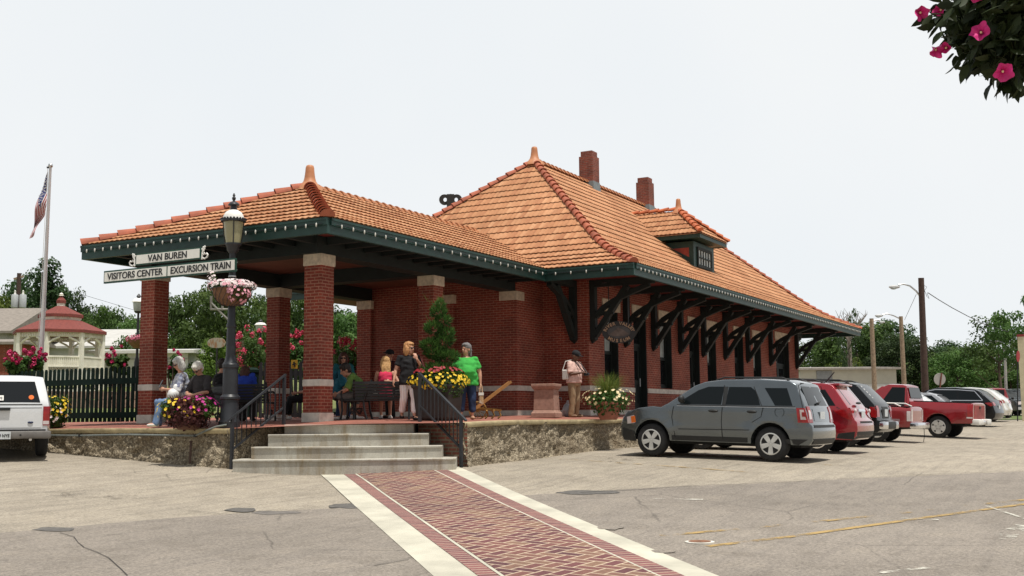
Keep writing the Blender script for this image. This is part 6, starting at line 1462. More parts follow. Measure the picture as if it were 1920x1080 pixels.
# ------------------------------------------------------------------ lamp post, signs, hanging basket
LX = -1.5; LP = atx(430, 802, LX); LP = V((LX, LP.y, pz(LX, LP.y)))
def lamp_post():
    t = thing('lamp_post', 'tall black street lamp with white domed lantern at the left end of the steps', 'lamp post', LP); B = M['iron']
    top = (803-365)/FPX*((LP-CAM).dot(FW)); s = top/4.7
    m = MB(); m.lathe([(.215, 0), (.215, .12), (.19, .16), (.175, .55), (.20, .57), (.20, .61), (.155, .66), (.15, 1.18), (.165, 1.20), (.165, 1.26), (.12, 1.33), (.105, 1.42)], n=12); m.build('base', B, t, smooth=30)
    m = MB(); m.lathe([(.10, 1.42), (.085, 2.0), (.10, 2.02), (.10, 2.06), (.08, 2.10), (.072, 2.9), (.066, 3.55*s), (.07, 3.66*s)], n=14); m.build('shaft', B, t, smooth=30)
    z0 = 3.62*s
    m = MB(); m.lathe([(.07, z0-.08), (.12, z0-.02), (.13, z0+.06), (.16, z0+.10), (.16, z0+.13)], n=20); m.build('lantern_cup', B, t, smooth=35)
    gl = NT('frosted_lamp_glass'); gl.fin((.42, .40, .24, 1), .25); gl.b.inputs['Transmission Weight'].default_value = .25
    m = MB(); m.lathe([(.145, z0+.13), (.175, z0+.3), (.20, z0+.56), (.20, z0+.58)], n=24); m.build('lantern_glass', gl.m, t, smooth=40)
    m = MB()
    for i in range(4): a = PI/4+PI/2*i; m.tube([(.155*math.cos(a), .155*math.sin(a), z0+.10), (.185*math.cos(a), .185*math.sin(a), z0+.3), (.212*math.cos(a), .212*math.sin(a), z0+.58)], .011, 6)
    m.lathe([(.235, z0+.565), (.255, z0+.58), (.255, z0+.615), (.20, z0+.63)], n=24)
    for i in range(24): a = 2*PI*i/24; m.ell((.25*math.cos(a), .25*math.sin(a), z0+.625), .022, n=6, k=5)
    m.build('lantern_frame', B, t, smooth=35)
    m = MB(); m.lathe([(.215, z0+.62), (.20, z0+.70), (.16, z0+.77), (.09, z0+.815), (.05, z0+.82)], n=24); m.build('dome', M['white'], t, smooth=40)
    m = MB(); m.lathe([(.085, z0+.81), (.07, z0+.84), (.065, z0+.90), (.115, z0+.915), (.115, z0+.935), (.09, z0+.97), (.04, z0+.995), (.022, z0+1.01), (.038, z0+1.05), (.04, z0+1.075), (.018, z0+1.10), (.03, z0+1.12), (.01, z0+1.17)], n=18); m.build('finial', B, t, smooth=35)
    m = MB()
    for z in (3.05*s, 3.24*s): m.lathe([(.082, z), (.086, z+.01), (.082, z+.03)], n=16)
    m.build('steel_band', M['steel'], t, smooth=40)
    return t
lamp_post()
def sign():
    """boards run from the post towards the left end of the canopy (parallel to the front fascia)"""
    G = pm('sign_green', (.012, .065, .045), .5, .2, 4); W = pm('sign_cream', (.86, .85, .79), .6, .06, 4); K = M['black']
    t = thing('street_sign', 'three white boards lettered VAN BUREN, VISITORS CENTER and EXCURSION TRAIN on the lamp post', 'sign', tuple(LP+V((0, 0, 2.7))), world=True)
    X = LX-.09
    def P(u, v): q = atx(u, v, X); return q.y, q.z
    # lower frame corners
    def board(name, ya, yb, z0, z1, m, x0, x1): b = MB(); b.box(X+x0, X+x1, min(ya, yb), max(ya, yb), z0, z1); return b.build(name, m, t)
    yl, zt = P(196.5, 508); _, zb = P(196.5, 531.5); yr, _ = P(443, 485); yr = min(yr, LP.y-.02)
    zt2 = P(438, 485)[1]; zb2 = P(438, 510)[1]; zt, zb = (zt+zt2)/2, (zb+zb2)/2; ym, _ = P(315, 508)
    board('frame', yl, yr, zb, zt, G, -.022, .022)
    for a, b, txt, u0 in ((yl-.03, ym+.02, 'VISITORS CENTER', 0), (ym-.02, yr+.02, 'EXCURSION TRAIN', 1)):
        z0, z1 = zb+.035, zt-.035; pnl = board('panel', a, b, z0, z1, W, -.032, -.023)
        L = abs(a-b); o = text('lettering', txt, (z1-z0)*.98, K, t, Matrix.Translation((-t['_w'][0]*0, 0, 0))@frame_m((X-.036, (a+b)/2, (z0+z1)/2-.004), (0, -1, 0), (0, 0, 1)), .003, font_sx=1, bold=.004)
        w = o.dimensions; me = o.data; ys = [v.co.y for v in me.vertices]; k = L*.90/(max(ys)-min(ys)); c = (a+b)/2
        for v in me.vertices: v.co.y = c+(v.co.y-(max(ys)+min(ys))/2)*k
    ya, z1 = P(256, 477); yb, z1b = P(378, 463); _, z0 = P(256, 499); _, z0b = P(378, 485); z1 = (z1+z1b)/2; z0 = (z0+z0b)/2; z0 = max(z0, zt+.002)
    board('frame', ya, yb, z0-.0, z1, G, -.022, .022); board('panel', ya-.03, yb+.03, z0+.03, z1-.03, W, -.032, -.023)
    o = text('lettering', 'VAN BUREN', (z1-z0)*.78, K, t, frame_m((X-.036, (ya+yb)/2, (z0+z1)/2-.004), (0, -1, 0), (0, 0, 1)), .003, bold=.004); me = o.data; ys = [v.co.y for v in me.vertices]; k = abs(ya-yb)*.60/(max(ys)-min(ys)); c = (ya+yb)/2
    for v in me.vertices: v.co.y = c+(v.co.y-(max(ys)+min(ys))/2)*k
    H = z1-z0
    for y, sg in ((ya, 1), (yb, -1)):      # white scroll brackets
        s = MB(); q = lambda a, b: V((X-.01, y+sg*a, z0+b)); 
        s.tube([q(.03, -.01), q(.035, H*.5), q(.06, H*.9)], [.02, .018, .01], 8); s.tube([q(.035, .03), q(.10, .0), q(.17, .03), q(.19, .08), q(.16, .11), q(.13, .09)], .017, 8)
        s.tube([q(.04, H*.45), q(.08, H*.35), q(.10, H*.45), q(.08, H*.52)], .014, 8)
        for a, b in ((.06, H*.95), (.09, H*.85), (.03, H*.82), (.07, H*.70), (.10, H*1.0)): s.ell(q(a, b), (.012, .026, .026), n=8, k=6)
        s.build('scroll_bracket', M['white'], t, smooth=60)
    b = MB()
    for z in (zt-.06, zb+.06): b.beam((X-.02, LP.y+.1, z), (LX+.07, LP.y-.06, z), .02, .02)
    b.build('clamp', M['steel'], t)
sign()
def lamp_basket():
    z = atx(430, 574, LX).z; c = V((LX-.02, LP.y-.02, z)); t = thing('hanging_basket', 'big coir basket of white and pink flowers mounted round the near lamp post', 'flower basket', tuple(c))
    r = .40; m = MB(); m.lathe([(.12, 0), (.2, .02), (.30, .11), (.36, .2), (.40, .34), (.38, .35), (.1, .3)], n=24); m.build('liner', pm('coir_liner', (.19, .10, .055), .95, .3, 14, .6), t, smooth=50)
    w = MB()
    for i in range(18): a = 2*PI*i/18; w.tube([((rr+.012)*math.cos(a+k*.25), (rr+.012)*math.sin(a+k*.25), zz) for k, (rr, zz) in enumerate(((.13, -.005), (.21, .015), (.31, .105), (.37, .2), (.41, .345)))], .006, 5)
    w.tube([(.415*math.cos(2*PI*i/24), .415*math.sin(2*PI*i/24), .345) for i in range(25)], .009, 6); w.build('wire_frame', M['iron'], t)
    L = Leafy(61); L.clump((0, 0, .40), (.44, .44, .10), 800, .06, .55); L.clump((-.05, -.28, .26), (.26, .2, .2), 250, .06, .5); L.clump((-.18, .36, .5), (.08, .1, .22), 120, .06, .5); L.done('leaves', M['leafpl'], t)
    rg = random.Random(8); fl = scatter_flowers((0, 0, .40), (.48, .48, .13), 240, rg, -.3)+scatter_flowers((-.18, .38, .52), (.08, .1, .24), 26, rg); flowers('white_flowers', fl, .032, F_WHITE, t, 6)
    flowers('pink_flowers', scatter_flowers((-.12, -.3, .25), (.26, .2, .24), 90, rg, -1, TOCAM)+scatter_flowers((0, 0, .38), (.49, .49, .15), 60, rg, -.6), .034, F_PINK, t, 7)
lamp_basket()

# ------------------------------------------------------------------ hand rails
def rail(label, a_lo, a_hi, z_lo, z_hi, hgt_lo, hgt_hi, over=.12):
    t = thing('handrail', label, 'handrail', (a_lo.x, a_lo.y, z_lo), world=True, group='handrails beside the steps'); lo, hi = V((a_lo.x, a_lo.y, 0)), V((a_hi.x, a_hi.y, 0)); B = M['iron']; Z = V((0, 0, 1))
    for p, z, h in ((lo, z_lo, hgt_lo), (hi, z_hi, hgt_hi)): m = MB(); m.beam(p+Z*(z-.04), p+Z*(z+h), .055, .055, up=(1, 0, 0)); m.build('post', B, t)
    d = (hi-lo); tl, th = z_lo+hgt_lo, z_hi+hgt_hi; bl, bh = tl-.62, th-.62
    m = MB(); sl = (th-tl); m.beam(lo-d*over+Z*(tl-sl*over+.02), hi+d*.03+Z*(th+sl*.03+.02), .06, .035); m.build('top_rail', B, t)
    m = MB(); m.beam(lo+Z*bl, hi+Z*bh, .045, .035); m.build('bottom_rail', B, t)
    n = 11
    for i in range(1, n): q = i/n; p = lo.lerp(hi, q); m = MB(); m.beam(p+Z*lerp(bl, bh, q), p+Z*lerp(tl, th, q), .016, .016, up=(1, 0, 0)); m.build('baluster', B, t)
def xy(p): return V((p.x, p.y))
l0 = xy(LC)+V((SN.x, SN.y))*.12+V((SD.x, SD.y))*.02; l1 = xy(LC)+V((SD.x, SD.y))*.88-V((SN.x, SN.y))*.62
zz = lambda u, v, p: (CAM.z + ray(u, v).z*((V((p.x, p.y, 0))-V((CAM.x, CAM.y, 0))).dot(V((ray(u, v).x, ray(u, v).y, 0)))/(ray(u, v).x**2+ray(u, v).y**2)))
rail('charcoal steel handrail rising from the lamp post side of the steps', l0, l1, gz(l0.x, l0.y)+.0, pz(l1.x, l1.y), zz(443, 784, l0)-gz(l0.x, l0.y), zz(538, 706, l1)-pz(l1.x, l1.y))
r0 = xy(RC)+V((SN.x, SN.y))*.10-V((SD.x, SD.y))*.02; r1 = xy(RC)-V((SD.x, SD.y))*.88-V((SN.x, SN.y))*.62
rail('charcoal steel handrail on the right side of the steps, in front of the big planter', r0, r1, gz(r0.x, r0.y), pz(r1.x, r1.y), zz(854, 781, r0)-gz(r0.x, r0.y), zz(752, 703, r1)-pz(r1.x, r1.y))

# pipe along the left wall, post, pedestal, plough, bag, signal
def small_things():
    P = [atx(u, v, EX-.15) for u, v in ((-30, 815), (150, 817), (240, 815), (300, 816), (366, 817))]+[atx(385, 808, EX-.12), atx(405, 800, EX-.02), atx(425, 796.5, EX+.1)]
    t = thing('drain_pipe', 'grey bent pipe running along the top of the left retaining wall to the lamp post', 'pipe', tuple(P[3]), world=True); m = MB(); m.tube(dens(P, .25), .020, 8); m.build('pipe_run', pm('grey_pipe', (.16, .18, .17), .5, .2, 6), t, smooth=60)
    m = MB(); 
    for q in (P[1], P[4]): m.box(q.x-.03, q.x+.03, q.y-.02, q.y+.02, q.z-.03, q.z+.03)
    m.build('pipe_clip', M['iron'], t)
    a, b = atx(358, 829, EX-.16), atx(356, 869, EX-.2); t = thing('iron_post', 'short rusty iron post standing against the left retaining wall', 'post', tuple(b), world=True); m = MB(); m.tube([b, a], .025, 8); m.build('stake', M['darkwood'], t); m = MB(); m.lathe([(.035, 0), (.035, .02), (.01, .03)], tuple(a), 10); m.build('cap', M['darkwood'], t)
    p = foot(1025, 776, 29.0); t = thing('stone_pedestal', 'pinkish square stone drinking-fountain pedestal against the end wall', 'pedestal', p, R(12)); S_ = pm('pink_granite_concrete', (.34, .20, .15), .8, .2, 12, .3)
    for nm, prof in (('plinth', [(.44, 0), (.44, .12), (.39, .16), (.37, .20)]), ('shaft', [(.365, .2), (.345, .70), (.355, .72)]), ('top', [(.37, .72), (.43, .80), (.43, .86), (.36, .862)])):
        m = MB(); m.lathe([(r*1.06, z) for r, z in prof], n=4); k = m.build(nm, S_, t); md = k.modifiers.new('b', 'BEVEL'); md.width = .012; md.segments = 2; bake(k)
    m = MB(); m.tube([(.1, -.30, .50), (.1, -.36, .50), (.1, -.36, .44)], .02, 8); m.build('spout', M['iron'], t)
    # old walking plough
    p = foot(916, 778, 26.3); t = thing('antique_cultivator', 'antique wooden-handled cultivator on rusty wheels beside the end wall corner', 'farm tool', p, R(-52)); Wd = pm('varnished_handle', (.36, .17, .05), .6, .25, 8); Ru = pm('yellow_rust_iron', (.30, .17, .04), .8, .35, 10)
    for s in (-.16, .16): m = MB(); m.beam((-.30, s*.4, .25), (.52, s, .86), .045, .06); m.build('handle', Wd, t)
    m = MB(); m.tube([(.2*math.cos(2*PI*i/20)-.25, 0, .2+.2*math.sin(2*PI*i/20)) for i in range(21)], .016, 6, cap=False)
    for i in range(6): a = PI*i/6; m.tube([(.2*math.cos(a)-.25, 0, .2+.2*math.sin(a)), (-.2*math.cos(a)-.25, 0, .2-.2*math.sin(a))], .008, 5)
    m.build('wheel', Ru, t)
    m = MB(); m.beam((-.35, 0, .26), (.30, 0, .20), .05, .05); m.beam((.1, -.2, .2), (.1, .2, .2), .05, .05); m.build('frame', Ru, t)
    for x in (-.05, .1, .25): m = MB(); m.tube([(x, .08*(1 if x > 0 else -1), .2), (x+.05, .09, .08), (x-.02, .09, .01)], .02, 6); m.build('tine', Ru, t)
    p = foot(1063, 777, 29.9); t = thing('plastic_bag', 'pale plastic bag on the platform floor behind the man in pink', 'bag', p); m = MB(); m.ell((0, 0, .17), (.14, .12, .18), n=14, k=10); m.ell((.03, 0, .36), (.04, .04, .09)); m.v = [tuple(V(q)*(1+.16*mnoise.noise(V(q)*14))) for q in m.v]; m.build('bag_body', pm('grey_plastic', (.40, .42, .44), .4, .1, 14, .3), t, smooth=70)
    # railway signal head beyond the roof
    c = at(845, 376, 62); t = thing('railroad_signal', 'black railroad signal with round-eared targets showing above the canopy ridge', 'signal', (c.x, c.y, gz(c.x, c.y)), world=True); X = -RT; Y = V((0, 0, 1)); N = -FW.copy(); N.z = 0; N.normalize(); BK = pm('signal_black', (.02, .017, .015), .6, .4, 10); k = 62/FPX
    m = MB(); m.tube([(c.x, c.y, gz(c.x, c.y)), tuple(c-Y*.2)], .12, 10); m.build('mast', BK, t)
    for s in (-1, 1):
        ring = []; m = MB(); n = 20
        for i in range(n): a = 2*PI*i/n; ring.append((math.cos(a), math.sin(a)))
        cc = c+X*(s*11.5*k)+Y*(1.5*k); vs = []
        for d in (-.04, .04):
            for (R_, off) in ((10.2, 0), (3.4, -s*1.)): vs += [cc+X*(x*R_*k-(s*1.2*k if R_ < 5 else 0))+Y*(y*R_*k*(1. if R_ > 5 else 1.2))+N*d for x, y in ring]
        fs = []
        for i in range(n):
            j = (i+1) % n; fs += [(i, j, n+j, n+i), (2*n+i, 3*n+i, 3*n+j, 2*n+j), (i, 2*n+i, 2*n+j, j), (n+i, n+j, 3*n+j, 3*n+i)]
        m.add(vs, fs); m.build('ear', BK, t)
    m = MB(); m.box(-7*k, 7*k, -.2, .2, -26*k, 11*k); m.v = [tuple(c+X*x+N*y+Y*z) for x, y, z in m.v]; m.build('signal_case', BK, t)
    m = MB(); m.lathe([(4.5*k, 0), (4.5*k, .3), (3.8*k, .31)], n=16); Mx = frame_m((0, 0, 0), X, Y).to_3x3(); m.v = [tuple(c+Mx@(V(p_)+V((1.5*k, 0, .2)))+Y*2*k) for p_ in m.v]; m.build('lens_hood', BK, t); m = MB(); m.lathe([(2.6*k, 0), (2.6*k, .3)], n=14); m.v = [tuple(c+Mx@(V(p_)+V((-4.2*k, 0, .2)))+Y*4*k) for p_ in m.v]; m.build('lens', pm('blue_green_lens', (.05, .18, .22), .2), t)
    m = MB(); m.lathe([(1.6*k, 0), (1.1*k, 2*k), (1.8*k, 2.6*k), (1.8*k, 3.4*k)], tuple(c+Y*9*k), 10); m.build('cap', BK, t); m = MB(); m.box(-3*k, 3*k, .2, .28, -2*k, 2*k); m.v = [tuple(c+X*(x-9*k)+N*y+Y*(z-13*k)) for x, y, z in m.v]; m.build('number_plate', F_YEL, t)
small_things()

# ------------------------------------------------------------------ petunia basket close to the camera, top right
def near_basket():
    c = at(1905, 40, 3.6); t = thing('hanging_basket', 'dark leafy basket of magenta petunias hanging at the top right corner close to the camera', 'flower basket', tuple(c)); k = 3.6/FPX
    Lm = leaf_mat('petunia_leaf', (.012, .022, .008), (.022, .040, .012), (.04, .062, .02), .12)  # leaf greens kept dark, with the backlit shade put into the colour
    q = lambda u, v, d=0.: RT*((u-1905)*k)-UP*((v-40)*k)+FW*d
    L = Leafy(71); rg = L.rg
    hull = [(1905, 20, 95, 100), (1850, 20, 70, 60), (1900, 100, 60, 60), (1870, 75, 60, 45), (1940, 60, 60, 110), (1800, 20, 45, 26)]
    for cx, cy, rx, ry in hull:
        for _ in range(int(rx*ry/20)):
            a = rg.uniform(0, 6.3); r = math.sqrt(rg.random()); p = q(cx+rx*r*math.cos(a), cy+ry*r*math.sin(a), rg.uniform(-.12, .12)); d = RT*rg.uniform(-1, .7)-UP*rg.uniform(-.2, 1.2)+FW*rg.uniform(-.5, .5); L.oval(p, d, rg.uniform(.045, .075), rg.uniform(.022, .034), rg.random(), rg.uniform(-.15, .2))
    for u, v, a, b, ln in ((1815, 120, -.35, 1, .07), (1797, 112, -.75, .7, .065), (1880, 150, -.25, 1, .07), (1876, 140, .05, 1, .06), (1905, 150, .15, 1, .075), (1912, 160, .5, .8, .06), (1770, 58, -.6, .8, .06), (1752, 46, -1, .15, .06), (1775, 62, .0, 1, .045), (1895, 160, -.1, 1, .06)): L.oval(q(u, v), RT*a-UP*b, ln, .030, rg.random(), .08)
    o = L.done('leaves', Lm, t); shade(o.data, 60)
    s = MB()
    for pts in (((1905, 60), (1850, 100), (1805, 112)), ((1905, 0), (1820, 30), (1745, 25)), ((1905, 60), (1890, 120), (1882, 150)), ((1905, 30), (1830, 60), (1765, 70)), ((1905, 60), (1850, 130), (1848, 150))): s.tube([q(*p) for p in pts], .0022, 5)
    s.build('stems', pm('petunia_stem', (.03, .04, .015), .7), t)
    fl = [(1728, 25, .8), (1762, 20, .65), (1757, 95, .75), (1772, 90, .6), (1806, 76, 1.), (1848, 150, 1.), (1908, 55, 1.), (1920, 65, .8), (1800, 12, .7), (1840, 3, .8), (1862, 0, .7)]
    petm = petal('petunia_petals', (.60, .02, .20), .25); 
    for i, (u, v, sc) in enumerate(fl):
        rgf = random.Random(i); d = (-FW+RT*rgf.uniform(-1.3, .5)-UP*rgf.uniform(-.5, .9)).normalized(); x = d.cross(UP).normalized(); y = d.cross(x); p = q(u, v, -.13 if u > 1780 else 0); R_ = .029*sc; n = 30; vs = [p-d*.03]
        for rr, h in ((.25, -.012), (.7, 0), (1., .004)):
            for j in range(n): a = 2*PI*j/n; w = 1+(.10*math.cos(5*a+i) if rr > .5 else 0)+.05*rgf.uniform(-1, 1)*rr; vs.append(p+(x*math.cos(a)+y*math.sin(a))*R_*rr*w+d*(h+(.008*math.sin(2*a+i*1.7)+.005*math.sin(5*a+i))*rr))
        fs = [(0, 1+j, 1+(j+1) % n) for j in range(n)]+[(1+r*n+j, 1+(r+1)*n+j, 1+(r+1)*n+(j+1) % n, 1+r*n+(j+1) % n) for r in range(2) for j in range(n)]; mb = MB(); mb.add(vs, fs); o = mb.build('flower', petm, t, smooth=70); MB().ell(p-d*.008, .004, n=6, k=5).build('flower_centre', F_CREAM, o)
    
    b = MB(); b.lathe([(.02, -.06), (.10, -.05), (.14, .02), (.155, .12), (.15, .125), (.05, .1)], n=20); o = b.build('pot', M['black'], t, smooth=40); o.location = q(1985, -55)
    w = MB(); 
    for i in range(3): a = 2.1*i; w.tube([(.15*math.cos(a), .15*math.sin(a), .12), (0, 0, .55)], .003, 5)
    o = w.build('hanger', M['iron'], t); o.location = q(1985, -55)
near_basket()
# ------------------------------------------------------------------ trees
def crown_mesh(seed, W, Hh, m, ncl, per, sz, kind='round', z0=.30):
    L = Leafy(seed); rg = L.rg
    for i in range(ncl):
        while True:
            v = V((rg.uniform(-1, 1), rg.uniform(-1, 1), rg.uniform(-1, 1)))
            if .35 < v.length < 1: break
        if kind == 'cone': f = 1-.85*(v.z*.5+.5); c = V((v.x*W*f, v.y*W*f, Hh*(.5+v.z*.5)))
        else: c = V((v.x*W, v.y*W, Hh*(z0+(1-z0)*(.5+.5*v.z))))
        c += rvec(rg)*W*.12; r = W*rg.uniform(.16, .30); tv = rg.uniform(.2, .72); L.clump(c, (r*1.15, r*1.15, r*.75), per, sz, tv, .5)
    return L
def tree_proto(name, label, seed, W, Hh, mat, ncl, per, sz, kind='round', z0=.3, cat='tree', group=None, trunk_r=.22):
    t = thing(name, label, cat, group=group); rg = random.Random(seed); tr = MB(); top = Hh*(.75 if kind == 'round' else .92)
    tr.tube([(0, 0, -.5), (.05, 0, Hh*.2), (-.08, .05, Hh*.45), (0, 0, top)], [trunk_r*1.3, trunk_r, trunk_r*.7, trunk_r*.15], 8)
    for i in range(9):
        a = rg.uniform(0, 6.3); z = Hh*rg.uniform(.22, .6); r = W*rg.uniform(.5, .85); tr.tube([(0, 0, z), (r*.5*math.cos(a), r*.5*math.sin(a), z+Hh*.10), (r*math.cos(a), r*math.sin(a), z+Hh*.24)], [trunk_r*.4, trunk_r*.25, trunk_r*.06], 6)
    tr.build('trunk', M['bark'], t, smooth=50); crown_mesh(seed, W, Hh, mat, ncl, per, sz, kind, z0).done('crown', mat, t); return t
PR = {}
def plant_tree(kind, u, d, vtop, label, wpx=None, group=None, dz=0.):
    """a tree of the given kind whose top shows at row vtop when standing d metres away"""
    spec = dict(broad=(101, 4.2, 9., M['leaf'], 80, 130, .32, 'round', .22), broad2=(102, 4.6, 8.5, M['leaf'], 84, 130, .32, 'round', .15), dark=(103, 4., 10., M['leafdk'], 80, 130, .31, 'round', .2), conifer=(104, 3.6, 12., M['leafdk'], 95, 120, .30, 'cone', .1), light=(105, 3.6, 6.5, M['leafyl'], 66, 130, .28, 'round', .1), airy=(106, 4.4, 10., M['leaf'], 40, 90, .36, 'round', .35), sparse=(107, 3.6, 9.5, M['leafdk'], 22, 45, .34, 'round', .4))[kind]
    b = at(u, 786, d); z0 = gz(b.x, b.y)+dz; zt = at(u, vtop, d).z; h = zt-z0
    if kind not in PR: t = tree_proto({'conifer': 'conifer_tree'}.get(kind, 'leafy_tree'), label, *spec); PR[kind] = t
    else: t = copy_tree(PR[kind])
    t.location = (b.x, b.y, z0); s = h/spec[2]; w = s if wpx is None else (wpx/2*d/FPX)/spec[1]
    t.scale = (w, w, s); t.rotation_euler = (0, 0, (u*7.3+d) % 6.28); tag(t, label, 'tree', group); return t
GL, GR = 'trees behind the fence and canopy', 'trees beyond the car park'
for a in (('conifer', 78, 105, 490, 'tall dark conifer behind the flagpole, highest of the left background', 175), ('dark', 150, 112, 566, 'dark round tree behind the gazebo cupola', 110), ('broad2', 195, 100, 578, 'green tree rising over the right half of the gazebo', 110), ('dark', 112, 110, 522, 'dark tree touching the right side of the tall conifer', 90), ('broad', 245, 96, 578, 'green tree behind the left brick column', 100), ('light', 12, 100, 548, 'light green tree at the left edge behind the grey house roof', 110),
          ('dark', 33, 118, 505, 'dark tree between the left edge and the transformer pole', 120), ('broad', 228, 118, 585, 'green tree just right of the gazebo roof', 120)): plant_tree(*a[:5], a[5], GL)
for a in (('broad2', 165, 108, 592, 'low green tree hidden behind the gazebo', 130), ('broad', 352, 62, 520, 'bright green tree right of the left brick column, with sky showing beside it', 130), ('broad2', 420, 58, 552, 'broad tree behind the flower basket on the lamp post', 190),
          ('dark', 478, 74, 545, 'dark tree behind the white and pink flower basket', 140), ('broad', 300, 82, 575, 'tree behind the distant black lamp post', 150), ('light', 402, 50, 640, 'small yellow-green tree below the round rusty sign', 110), ('broad2', 560, 70, 548, 'green tree seen between the rear and near columns', 170),
          ('broad', 655, 62, 572, 'rounded green tree behind the standing woman in teal', 150), ('dark', 600, 88, 560, 'dark tree behind the near brick column', 160), ('light', 470, 60, 618, 'light green tree behind the coral crape myrtle', 90), ('broad2', 690, 84, 590, 'green tree behind the canopy end wall', 150), ('broad', 268, 64, 612, 'round tree between the gazebo and the left column', 110)): plant_tree(*a[:5], a[5], GL)
for a in (('broad', 1610, 100, 588, 'tree with grey bare twigs behind the warehouse, nearest the depot eave', 170), ('dark', 1672, 112, 594, 'dark tree between the two pale wooden poles', 130), ('light', 1548, 92, 690, 'yellow-green tree directly above the warehouse roof', 110), ('light', 1598, 96, 672, 'light green tree above the middle of the warehouse roof', 90),
          ('dark', 1690, 95, 622, 'dark tree left of the tall brown utility pole', 120), ('broad', 1765, 98, 650, 'yellowish green tree right of the tall brown utility pole', 130), ('broad2', 1800, 92, 660, 'light round tree above the black crossover', 130), ('dark', 1790, 125, 634, 'dark tree line crown behind the round sign', 130), ('broad', 1838, 110, 636, 'green tree behind the far red pickup', 130),
          ('airy', 1880, 85, 596, 'open-crowned tree with sky gaps left of the right edge', 130), ('airy', 1932, 78, 552, 'tall open tree cut by the right edge of the picture', 120), ('dark', 1720, 128, 655, 'dark tree directly behind the tall brown utility pole', 120), ('broad2', 1530, 110, 640, 'tree right behind the end of the depot', 110), ('broad2', 1900, 108, 690, 'dark green tree behind the right street lamp', 150), ('dark', 1640, 120, 640, 'shaded tree behind the pale pole', 110), ('sparse', 1598, 90, 576, 'half-dead tree with bare grey branches beside the depot eave', 60)): plant_tree(*a[:5], a[5], GR)
def twigs():
    b = at(1592, 640, 94); t = thing('bare_tree', 'leafless grey tree with thin twigs standing above the end of the depot eave', 'tree', (b.x, b.y, gz(b.x, b.y)), world=True); m = MB(); rg = random.Random(4); k = 94/FPX
    m.tube([(b.x, b.y, gz(b.x, b.y)), tuple(b)], [.25, .16], 8)
    for i in range(26):
        x = rg.uniform(-26, 40)*k; h = rg.uniform(25, 62)*k; e = b+RT*x+V((0, 0, h)); mid = b+RT*x*.4+V((0, 0, h*.45)); m.tube([tuple(b), tuple(mid), tuple(e)], [.09, .05, .012], 5)
        for j in range(3): e2 = mid.lerp(e, rg.uniform(.2, .8)); m.tube([tuple(e2), tuple(e2+RT*rg.uniform(-9, 9)*k+V((0, 0, rg.uniform(6, 16)*k)))], [.03, .008], 4)
    m.build('trunk', pm('grey_dead_wood', (.20, .17, .14), .9, .3, 5), t)
twigs()
def woodland(name, us, v0, seed, mat):
    L = Leafy(seed); rg = L.rg
    for u, d, vt in us:
        b = at(u, 786, d); zt = at(u, vt, d).z; z0 = gz(b.x, b.y)
        for i in range(14): c = V((b.x, b.y, 0))+RT*rg.uniform(-3.2, 3.2)+FW*rg.uniform(-2, 2); c.z = z0+(zt-z0)*rg.uniform(.05, .95); L.clump(c, (1.6, 1.6, 1.1), 70, .5, rg.uniform(.15, .6), .5)
    o = L.done(name, mat, None); return tag(o, None, None, None, 'stuff')
woodland('woodland', [(u, 132, 640+20*math.sin(u*.05)) for u in range(-20, 720, 34)], 0, 201, M['leafdk'])
woodland('woodland', [(u, 136, 690+14*math.sin(u*.07)) for u in range(1495, 1960, 30)], 0, 202, M['leafdk'])
# grass bank behind the fence
def grass_bank():
    t = NT('lawn'); co = t.co(); n = t.noise(co, .6, 5); col = t.ramp(n, [(.3, (.10, .13, .03)), (.7, (.20, .21, .07))]); col = t.mix(1., col, t.ramp(t.noise(co, 30, 3), [(.3, (.6,)*3), (.7, (1.3,)*3)]), 'MULTIPLY'); mt = t.fin(col, .95)
    mb = MB(); vs = []; k = 0; xs = np.arange(2.5, 90, 2.); ys = np.arange(9., 120, 2.5); n_ = len(ys)
    hz = lambda x, y: gz(x, y)+min(1.9, max(0, (V((x, y, 0))-CAM).dot(V((math.cos(YAW), math.sin(YAW), 0)))-33)*.09)+.02
    mb.add([(x, y, hz(x, y)) for x in xs for y in ys], [(i*n_+j, (i+1)*n_+j, (i+1)*n_+j+1, i*n_+j+1) for i in range(len(xs)-1) for j in range(n_-1)]); struct(mb.build('grass', mt, smooth=80)); return hz
BZ = grass_bank()
v_ = MB(); p0 = ong(1800, 789); pts = [at(1812, 787, 62), at(1930, 786, 62), at(1930, 782, 80), at(1870, 782, 80)]; v_.add([(p.x, p.y, gz(p.x, p.y)+.03) for p in pts], [(0, 1, 2, 3)]); struct(v_.build('grass', pm('verge_grass', (.10, .14, .035), .95, .4, 3)))

# ------------------------------------------------------------------ left: fence, shrubs, gazebo, houses
FG = pm('picket_green', (.006, .018, .013), .8, .3, 5, spec=.15)
def fence(label, a, b, h, sp, w, z, group=None, cap=True, mat=None):
    a, b = V(a), V(b); d = (b-a).normalized(); n = d.cross(V((0, 0, 1))); t = thing('picket_fence', label, 'fence', ((a.x+b.x)/2, (a.y+b.y)/2, z), world=True); mat = mat or FG; L = (b-a).length
    for k in range(int(L/sp)+1):
        p = a+d*sp*k; m = MB(); M_ = frame_m((p.x, p.y, z+.04), d, (0, 0, 1)); m.prism([(-w/2, 0), (w/2, 0), (w/2, h-.05), (w*.28, h), (-w*.28, h), (-w/2, h-.05)], lambda x, y, q: M_@V((x, y, q)), -.012, .012); m.build('picket', mat, t)
    for zz_ in (.2, h-.30): m = MB(); m.beam(a+V((0, 0, z+zz_))-n*.03, b+V((0, 0, z+zz_))-n*.03, .035, .14); m.build('rail', mat, t)
